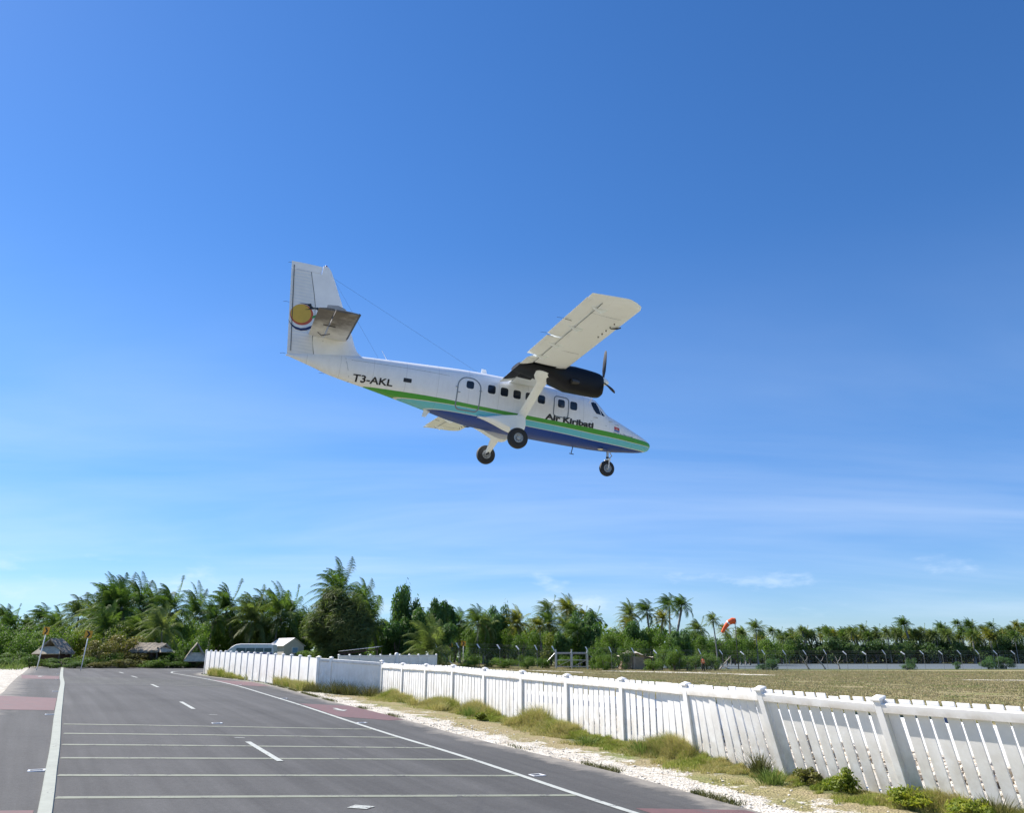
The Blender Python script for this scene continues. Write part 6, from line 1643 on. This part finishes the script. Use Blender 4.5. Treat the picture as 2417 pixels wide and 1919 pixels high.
# ------------------------------------------------------------------ chevron signs
SY = simple('sign_yellow', (.62, .33, .02), .5, .06); SB_ = simple('sign_black', (.015, .015, .015), .5)
def chevron(x, y, ztop, yaw, lab, tilt=0.0, flip=1, s=.46):
    z = hz(x, y); t_ = empty('chevron_sign', (x, y, z), yaw, lab, 'road sign'); h = ztop - z
    q = MB(); q.tube([(tilt * -1.0, 0, -.1), (0, 0, h)], .03, 8); q.build('pole', M['galv_paint'], t_, True)
    q = MB(); q.box((0, -.035, h - .02), (s, .006, s), Matrix.Rotation(R(6), 3, 'Y')); pl = q.build('board', SY, t_)
    q = MB(); a_ = s * .5
    for z0, z1 in ((-.42, 0), (0, .42)):
        pts = [(-.26, abs(z0) * math.copysign(1, z0 + z1)), (.0, abs(z0) * 0 + 0)]
    pts = [(-.30, .42), (-.02, .42), (.30, 0), (-.02, -.42), (-.30, -.42), (.02, 0)]
    V_ = [(flip * px_ * s * .95, -.041, h - .02 + pz * s) for px_, pz in pts] + [(flip * px_ * s * .95, -.044, h - .02 + pz * s) for px_, pz in pts]
    q.add(V_, [(0, 1, 2, 5), (5, 2, 3, 4), (6, 11, 8, 7), (11, 10, 9, 8), (0, 6, 7, 1), (1, 7, 8, 2), (2, 8, 9, 3), (3, 9, 10, 4), (4, 10, 11, 5), (5, 11, 6, 0)]); q.build('chevron', SB_, pl)
chevron(-29.25, 52.0, 3.24, R(-12), 'left chevron sign with black arrow pointing right, on a slightly tilted pale pole', .28)
chevron(-27.6, 54.0, 3.08, R(8), 'right one of the two near chevron signs, in front of the brush mound', .16)
chevron(-8.0, 108.0, 3.15, R(25), 'left one of the two small distant chevron signs behind the chain link fence', 0, 1, .6)
chevron(-6.2, 106.0, 3.32, R(5), 'right one of the two small distant chevron signs behind the chain link fence', 0, 1, .6)

# ------------------------------------------------------------------ huts, shed, van
k = NT('thatch'); c = k.ramp(k.noise(3, 5, .7, None, (6, 6, 1)), [(.3, (.17, .14, .11)), (.5, (.32, .28, .22)), (.7, (.46, .42, .35))]); k.bump(k.noise(14, 4, .7, None, (4, 4, .6)), .9, .05); M['thatch'] = k.fin(c, .95, 0, .1)
M['thatch_pale'] = simple('sun_bleached_thatch', (.52, .44, .32), .95, .25, 4, .6)
M['hut_dark'] = simple('weathered_brown_board', (.075, .045, .035), .9, .3, 3)
def gable_roof(t_, w, d, ze, zr, mat, name='roof', th=.14, ragged=0.0, seed=1):
    r_ = random.Random(seed)
    for sg in (-1, 1):
        q = MB(); n = 14; rows = 6; V_ = []
        for side in (0, 1):
            for j in range(rows + 1):
                for i in range(n + 1):
                    f = j / rows; x = sg * (w / 2) * f; z = zr + (ze - zr) * f - side * th; y = -d / 2 + d * i / n
                    if ragged: z += r_.uniform(-ragged, ragged); x += r_.uniform(-ragged, ragged) * (f > .95); y += r_.uniform(-ragged, ragged) * (i in (0, n))
                    V_.append((x, y, z))
        W_ = n + 1; B_ = (rows + 1) * W_; F_ = []
        for j in range(rows):
            for i in range(n): a_ = j * W_ + i; F_ += [(a_, a_ + 1, a_ + W_ + 1, a_ + W_), (B_ + a_, B_ + a_ + W_, B_ + a_ + W_ + 1, B_ + a_ + 1)]
        for i in range(n): F_ += [(i, B_ + i, B_ + i + 1, i + 1), (rows * W_ + i, rows * W_ + i + 1, B_ + rows * W_ + i + 1, B_ + rows * W_ + i)]
        for j in range(rows): F_ += [(j * W_, (j + 1) * W_, B_ + (j + 1) * W_, B_ + j * W_), (j * W_ + n, B_ + j * W_ + n, B_ + (j + 1) * W_ + n, (j + 1) * W_ + n)]
        q.add(V_, F_); q.build(name, mat, t_, False)
def thatched(x, y, yaw, w, d, ze, zr, lab, seed, wall=True):
    z = hz(x, y); t_ = empty('thatched_hut', (x, y, z), yaw, lab, 'hut'); gable_roof(t_, w, d, ze - z, zr - z, M['thatch'], 'roof', .16, .045, seed)
    h = ze - z
    q = MB(); 
    for a_ in (-1, 1):
        for b_ in (-1, 1): q.tube([(a_ * w * .38, b_ * d * .42, 0), (a_ * w * .38, b_ * d * .42, h + .25)], .06, 7)
    q.build('corner_posts', M['bark'], t_)
    if wall:
        q = MB(); q.box((0, d * .1, h * .5), (w * .72, d * .7, h)); q.build('wall', M['hut_dark'], t_)
        g_ = MB(); yy = -d * .5 - .25; hw = w * .50; y2 = -d * .5 + .15; zt_ = h + (zr - ze) * .42; g_.add([(-hw, yy, h - .12), (hw, yy, h - .12), (hw * .62, y2, zt_), (-hw * .62, y2, zt_), (-hw, yy + .05, h - .17), (hw, yy + .05, h - .17), (hw * .62, y2 + .05, zt_ - .05), (-hw * .62, y2 + .05, zt_ - .05)], [(0, 1, 2, 3), (7, 6, 5, 4), (0, 4, 5, 1), (1, 5, 6, 2), (2, 6, 7, 3), (3, 7, 4, 0)])
        g_.build('gable_apron', M['thatch_pale'], t_)
    return t_
thatched(-34.35, 62.6, R(-6), 2.25, 1.5, 2.0, 2.98, 'small thatched hut with a dark open gable, between the two near chevron signs', 3)
thatched(-28.6, 66.0, R(75), 1.8, 2.7, 2.15, 2.72, 'dark brown ruined thatched hut, half buried in brush', 4)
thatched(-25.2, 66.5, R(24), 1.8, 1.4, 1.45, 2.75, 'steep grey thatched hut just left of the end of the solid fence', 5, True)
# corrugated white shed
def corr(name, w, l_, mat, parent, mw, amp=.012, pitch=.076):
    n = int(w / pitch * 4); q = MB(); V_ = []
    for i in range(n + 1):
        x = w * i / n; z = amp * math.sin(2 * math.pi * x / pitch); V_ += [(x, 0, z), (x, l_, z)]
    F_ = [(2 * i, 2 * i + 2, 2 * i + 3, 2 * i + 1) for i in range(n)]; q.add(V_, F_); m_ = q.mesh(name); o = bpy.data.objects.new(name, m_); m_.materials.append(mat); COL.objects.link(o); o.parent = parent; o.matrix_basis = mw; return o
M['shed_wall'] = simple('cream_board_wall', (.60, .56, .50), .7, .06, 3)
M['shutter'] = simple('pale_blue_shutter', (.25, .42, .62), .6)
def shed():
    x, y = -24.95, 92.0; z = hz(x, y); t_ = empty('shed', (x, y, z), R(42), 'small white shed with corrugated gable roof and a pale blue shutter, right of the van', 'shed')
    w, d, ze, zr = 2.35, 3.6, 1.75, 2.52
    q = MB(); q.add([(-w/2, -d/2, 0), (w/2, -d/2, 0), (w/2, -d/2, ze), (0, -d/2, zr), (-w/2, -d/2, ze), (-w/2, d/2, 0), (w/2, d/2, 0), (w/2, d/2, ze), (0, d/2, zr), (-w/2, d/2, ze)], [(0, 1, 2, 3, 4), (9, 8, 7, 6, 5), (0, 4, 9, 5), (1, 6, 7, 2)]); q.build('wall', M['shed_wall'], t_)
    sl_ = math.hypot(w / 2 + .2, zr - ze + .12); an = math.atan2(zr - ze + .12, w / 2 + .2)
    for sg in (-1, 1):
        mw = Matrix.Translation((0, -d / 2 - .12, zr + .06)) @ (Matrix.Rotation(math.pi, 4, 'Z') @ Matrix.Translation((0, -d - .24, 0)) if sg < 0 else Matrix.Identity(4)) @ Matrix.Rotation(an, 4, 'Y'); corr('roof', sl_, d + .24, M['white'], t_, mw)
    q = MB(); q.box((.12, -d / 2 - .02, 1.28), (.62, .04, .52)); sh = q.build('shutter', M['shutter'], t_)
    q = MB(); 
    for c_, s_ in (((.12, -d/2 - .03, 1.57), (.74, .05, .06)), ((.12, -d/2 - .03, .99), (.74, .05, .06)), ((-.22, -d/2 - .03, 1.28), (.06, .05, .52)), ((.46, -d/2 - .03, 1.28), (.06, .05, .52))): q.box(c_, s_)
    q.build('frame', M['white'], sh)
shed()
def van():
    x, y = -26.3, 84.0; z = hz(x, y); t_ = empty('minibus', (x, y, z), R(4), 'white minibus with tinted windows and a purple side stripe, parked behind the solid fence', 'minibus')
    prof = [(-2.45, .35), (-2.45, .95), (-2.25, 1.15), (-1.75, 1.62), (-1.35, 1.83), (-.9, 1.90), (2.1, 1.90), (2.36, 1.80), (2.45, 1.2), (2.45, .35)]
    def ring(yy, ins, dz): return [(px_ * (1 - ins * .02), yy, pz - dz * 1.4 * (pz > 1.5)) for px_, pz in prof]
    q = MB(); q.loft([ring(-.82, 2, .08), ring(-.86, 1, .03), ring(-.80, 0, .0)[:1] and ring(-.72, 0, 0), ring(.72, 0, 0), ring(.86, 1, .03), ring(.82, 2, .08)][1:5]); body = q.build('body', M['white'], t_)
    gl = M['glass']
    q = MB()
    for a_, b_ in ((-1.25, -.35), (-.28, .55), (.62, 1.40), (1.47, 2.2)): q.box(((a_ + b_) / 2, -.875, 1.30), (b_ - a_, .03, .38))
    q.build('side_windows', simple('tinted_van_glass', (.10, .16, .17), .15), t_)
    q = MB(); q.add([(-2.18, -.7, 1.24), (-2.18, .7, 1.24), (-1.52, .66, 1.78), (-1.52, -.66, 1.78)], [(0, 1, 2, 3)]); q.build('windscreen', gl, t_)
    q = MB(); q.box((0, -.875, .98), (4.6, .03, .12)); q.build('stripe', simple('purple_stripe', (.12, .08, .30), .4), t_)
    for a_ in (-1.55, 1.5):
        for b_ in (-1, 1): q = MB(); q.lathe((a_, b_ * .78, .33), (0, b_, 0), [(.0, -.08), (.33, -.08), (.33, .08), (.2, .1), (0, .1)], 20); q.build('wheel', M['tyre'], t_, True, 40)
    q = MB(); q.box((-2.47, -.62, .78), (.05, .26, .16)); q.build('headlight', M['galv_paint'], t_)
    q = MB(); q.box((-2.47, .62, .78), (.05, .26, .16)); q.build('headlight', M['galv_paint'], t_)
van()
# low sheet-metal lean-to under the feathery tree
def leanto():
    x, y = -14.5, 80.0; z = hz(x, y); t_ = empty('open_shelter', (x, y, z), R(-4), 'open shelter with a thin white corrugated roof in the dark under the feathery tree', 'shelter')
    corr('roof', 3.9, 2.0, M['white'], t_, Matrix.Translation((-1.95, -1.0, 1.42)) @ Matrix.Rotation(R(-6), 4, 'Y') @ Matrix.Rotation(R(3), 4, 'X'))
    for a_ in (-1.8, 1.8):
        for b_ in (-.9, .9): q = MB(); q.tube([(a_, b_, 0), (a_, b_, 1.40 + a_ * .1)], .045, 7); q.build('post', M['bark'], t_)
    q = MB(); q.box((0, -1.0, 1.40), (3.9, .05, .10), Matrix.Rotation(R(-6), 3, 'Y')); q.build('beam', M['hut_dark'], t_)
leanto()
# collapsed hut with a pale tarpaulin
def collapsed():
    x, y = 15.9, 108.5; z = hz(x, y); t_ = empty('collapsed_hut', (x, y, z), R(5), 'collapsed brown hut with a pale tarpaulin over its sagging roof, behind the chain link fence', 'hut')
    r_ = random.Random(9); q = MB(); V_, n, m_ = [], 16, 8
    for j in range(m_ + 1):
        for i in range(n + 1):
            u, v = i / n, j / m_; xx = -2.2 + 4.4 * u; yy = -1.2 + 2.4 * v; zz = 1.55 + .75 * math.sin(math.pi * min(1, u * 1.15 + .05)) * math.sin(math.pi * (.25 + .6 * v)) + r_.uniform(-.07, .07); V_.append((xx, yy, zz))
    q.add(V_, [(j * (n + 1) + i, j * (n + 1) + i + 1, (j + 1) * (n + 1) + i + 1, (j + 1) * (n + 1) + i) for j in range(m_) for i in range(n)]); q.build('tarpaulin', simple('pale_tarpaulin', (.55, .50, .40), .8, .25, 2), t_, True)
    q = MB(); q.add([(-2.1, -1.0, 0), (-.7, -1.1, 0), (-.6, -1.0, 1.75), (-1.5, -.9, 1.5), (-2.1, .6, 0), (-.7, .8, 0), (-.6, .8, 1.75), (-1.5, .7, 1.5)], [(0, 1, 2, 3), (7, 6, 5, 4), (0, 3, 7, 4), (1, 5, 6, 2), (3, 2, 6, 7)]); q.build('brown_wall', simple('rusty_brown_wall', (.20, .14, .10), .9, .35, 2, .4), t_)
    q = MB(); q.box((.35, -.6, .8), (1.7, .08, 1.55), Matrix.Rotation(R(3), 3, 'Y')); q.build('tan_wall', simple('tan_board', (.34, .28, .20), .85, .2, 2), t_)
    q = MB(); q.box((1.7, -.2, .75), (1.0, .9, 1.5)); q.build('dark_wall', M['hut_dark'], t_)
    for a_ in (-.55, 1.2): q = MB(); q.tube([(a_, -1.05, 0), (a_ + .05, -1.05, 1.95)], .05, 7); q.build('post', M['bark'], t_)
collapsed()
q = MB(); q.tube([(0, 0, -.1), (0, 0, 1.36)], .17, 14); q.lathe((0, 0, 1.36), (0, 0, 1), [(.17, 0), (.16, .06), (.09, .12), (0, .14)], 14)
tag(q.build('marker_post', M['white'], None, True, 40, (-9.75, 70.5, hz(-9.75, 70.5))), 'white round-topped marker post showing above the distant pale fence', 'marker post')
# dead driftwood branches on the lagoon bank
for i, (x, y, l_, a_, lab) in enumerate([(42.3, 119, 2.6, 2.2, 'pale bare dead trunk leaning left on the lagoon bank'), (44.6, 119, 2.4, 2.15, 'middle pale dead trunk leaning left on the lagoon bank'), (46.6, 119.2, 2.1, 2.0, 'right pale dead trunk with forked tip on the lagoon bank'), (30.9, 117.5, 1.5, 2.75, 'pale fallen stick below the windsock pole'), (27.6, 112, 2.7, .9, 'pale forked branch poking out of the bushes right of the person')]):
    q = MB(); r_ = random.Random(i); p = Vector((0, 0, -.1)); pts = [p.copy()]; d = Vector((math.cos(a_), 0, math.sin(a_)))
    for j in range(5): d = (d + Vector((r_.gauss(0, .12), r_.gauss(0, .1), r_.gauss(0, .1)))).normalized(); p = p + d * l_ / 5; pts.append(p.copy())
    q.tube(pts, [.13, .11, .09, .07, .05, .02], 8); q.tube([pts[3], pts[3] + Vector((.35, 0, .35)), pts[3] + Vector((.5, .05, .75))], [.05, .035, .01], 6); q.tube([pts[2], pts[2] + Vector((-.35, 0, .15)), pts[2] + Vector((-.6, .05, .4))], [.05, .03, .01], 6)
    tag(q.build('dead_trunk', simple('bleached_wood', (.36, .32, .28), .9, .2, 4), None, True, None, (x, y, hz(x, y) if y < 118 else -.15)), lab, 'dead tree')

# ------------------------------------------------------------------ the person on the airfield
def person():
    x, y = 23.75, 104.0; z = hz(x, y); t_ = empty('person', (x, y, z), R(5), 'person in orange high-visibility vest and black trousers standing beyond the airfield', 'person')
    def skin(name, verts, edges, radii, root, mat, sub=1):
        me_ = bpy.data.meshes.new(name); me_.from_pydata(verts, edges, []); o = bpy.data.objects.new(name, me_); COL.objects.link(o); o.modifiers.new('s', 'SKIN'); sv_ = me_.skin_vertices[0].data
        for i, r_ in enumerate(radii): sv_[i].radius = r_ if isinstance(r_, tuple) else (r_, r_); sv_[i].use_root = (i == root)
        sm = o.modifiers.new('u', 'SUBSURF'); sm.levels = sub; sm.render_levels = sub; dg = bpy.context.evaluated_depsgraph_get(); m2 = bpy.data.meshes.new_from_object(o.evaluated_get(dg)); bpy.data.objects.remove(o)
        m2.name = name; m2.materials.clear(); m2.materials.append(mat); m2.polygons.foreach_set('use_smooth', [True] * len(m2.polygons)); return obj(name, m2, None, t_)
    SK = simple('skin', (.20, .11, .07), .6)
    V_ = [(0, 0, .95), (0, 0, 1.12), (0, 0, 1.32), (0, 0, 1.43), (0, -.01, 1.50), (0, -.01, 1.60), (0, 0, 1.70),
          (-.18, 0, 1.40), (-.25, -.02, 1.15), (-.22, -.14, .95), (-.20, -.20, .90), (.18, 0, 1.40), (.25, 0, 1.14), (.27, -.06, .90), (.26, -.10, .82),
          (-.09, 0, .88), (-.11, -.01, .50), (-.12, .02, .10), (-.13, -.12, .04), (.09, 0, .88), (.11, -.01, .50), (.12, .02, .10), (.13, -.12, .04)]
    E_ = [(0, 1), (1, 2), (2, 3), (3, 4), (4, 5), (5, 6), (3, 7), (7, 8), (8, 9), (9, 10), (3, 11), (11, 12), (12, 13), (13, 14), (0, 15), (15, 16), (16, 17), (17, 18), (0, 19), (19, 20), (20, 21), (21, 22)]
    rr = [(.15, .11), (.14, .10), (.17, .11), (.11, .08), .055, .085, .075, .06, .047, .04, .035, .06, .047, .04, .035, .085, .06, .042, .045, .085, .06, .042, .045]
    skin('body', V_, E_, rr, 0, SK, 1)
    # clothing drawn over the body
    skin('trousers', [(0, 0, .93), (0, 0, .99), (-.09, 0, .86), (-.11, -.01, .50), (-.12, .02, .08), (.09, 0, .86), (.11, -.01, .50), (.12, .02, .08)], [(0, 1), (0, 2), (2, 3), (3, 4), (0, 5), (5, 6), (6, 7)], [(.165, .12), (.16, .115), .10, .078, .07, .10, .078, .07], 0, simple('black_trousers', (.012, .012, .015), .8))
    skin('shirt', [(0, 0, 1.0), (0, 0, 1.15), (0, 0, 1.34), (0, 0, 1.42), (-.19, 0, 1.40), (-.24, -.01, 1.22), (.19, 0, 1.40), (.24, 0, 1.22)], [(0, 1), (1, 2), (2, 3), (3, 4), (4, 5), (3, 6), (6, 7)], [(.15, .115), (.155, .115), (.175, .12), (.11, .09), .072, .062, .072, .062], 0, simple('dark_shirt', (.06, .02, .02), .8))
    VO = simple('orange_vest', (.80, .16, .03), .6); VS = simple('reflective_strip', (.75, .55, .35), .4)
    q = MB()
    def vr(z_, a_, b_): return [(a_ * math.copysign(abs(math.cos(u)) ** .8, math.cos(u)), b_ * math.copysign(abs(math.sin(u)) ** .8, math.sin(u)), z_) for u in [2 * math.pi * (i + .5) / 20 for i in range(20)]]
    q.loft([vr(.97, .195, .15), vr(1.15, .185, .145), vr(1.33, .205, .15), vr(1.43, .17, .12), vr(1.455, .11, .09)], 0, False); ve = q.build('vest', VO, t_, True)
    q = MB(); q.loft([vr(1.08, .196, .156), vr(1.13, .193, .154)], 0, False)
    for sg in (-1, 1): q.box((sg * .10, -.158, 1.26), (.05, .012, .26))
    q.build('reflective_strips', VS, ve)
    q = MB(); q.lathe((0, .005, 1.655), (0, 0, 1), [(.085, -.06), (.098, 0), (.085, .06), (.05, .095), (0, .105)], 14); q.build('hair', simple('black_hair', (.01, .01, .01), .7), t_, True)
    q = MB(); q.lathe((0, -.098, 1.59), (0, -1, 0), [(.014, 0), (.010, .018), (0, .024)], 8)
    for sg in (-1, 1): q.lathe((sg * .088, 0, 1.60), (sg, 0, 0), [(.026, 0), (.02, .014), (0, .016)], 8)
    q.build('nose_and_ears', SK, t_, True)
    q = MB()
    for sg in (-1, 1): q.lathe((sg * .032, -.088, 1.615), (0, -1, 0), [(.010, 0), (.006, .008), (0, .01)], 8)
    q.box((0, -.090, 1.555), (.045, .01, .008)); q.build('eyes_and_mouth', M['dark'], t_, True)
    for sg, bx, by, bz in ((-1, -.20, -.20, .90), (1, .26, -.10, .82)):
        q = MB(); q.box((bx, by - .035, bz - .035), (.05, .035, .09))
        for i in range(4): q.tube([(bx - .02 + i * .014, by - .04, bz - .075), (bx - .02 + i * .014, by - .052, bz - .11), (bx - .018 + i * .014, by - .045, bz - .145 - .008 * (i in (1, 2)))], [.0085, .008, .006], 6)
        q.tube([(bx - sg * .025, by - .04, bz - .03), (bx - sg * .045, by - .06, bz - .06), (bx - sg * .045, by - .07, bz - .085)], [.010, .009, .007], 6); q.build('hand', SK, t_, True)
    for sg in (-1, 1): q = MB(); q.box((sg * .125, -.045, .04), (.10, .27, .09)); q.build('shoe', M['dark'], t_)
person()
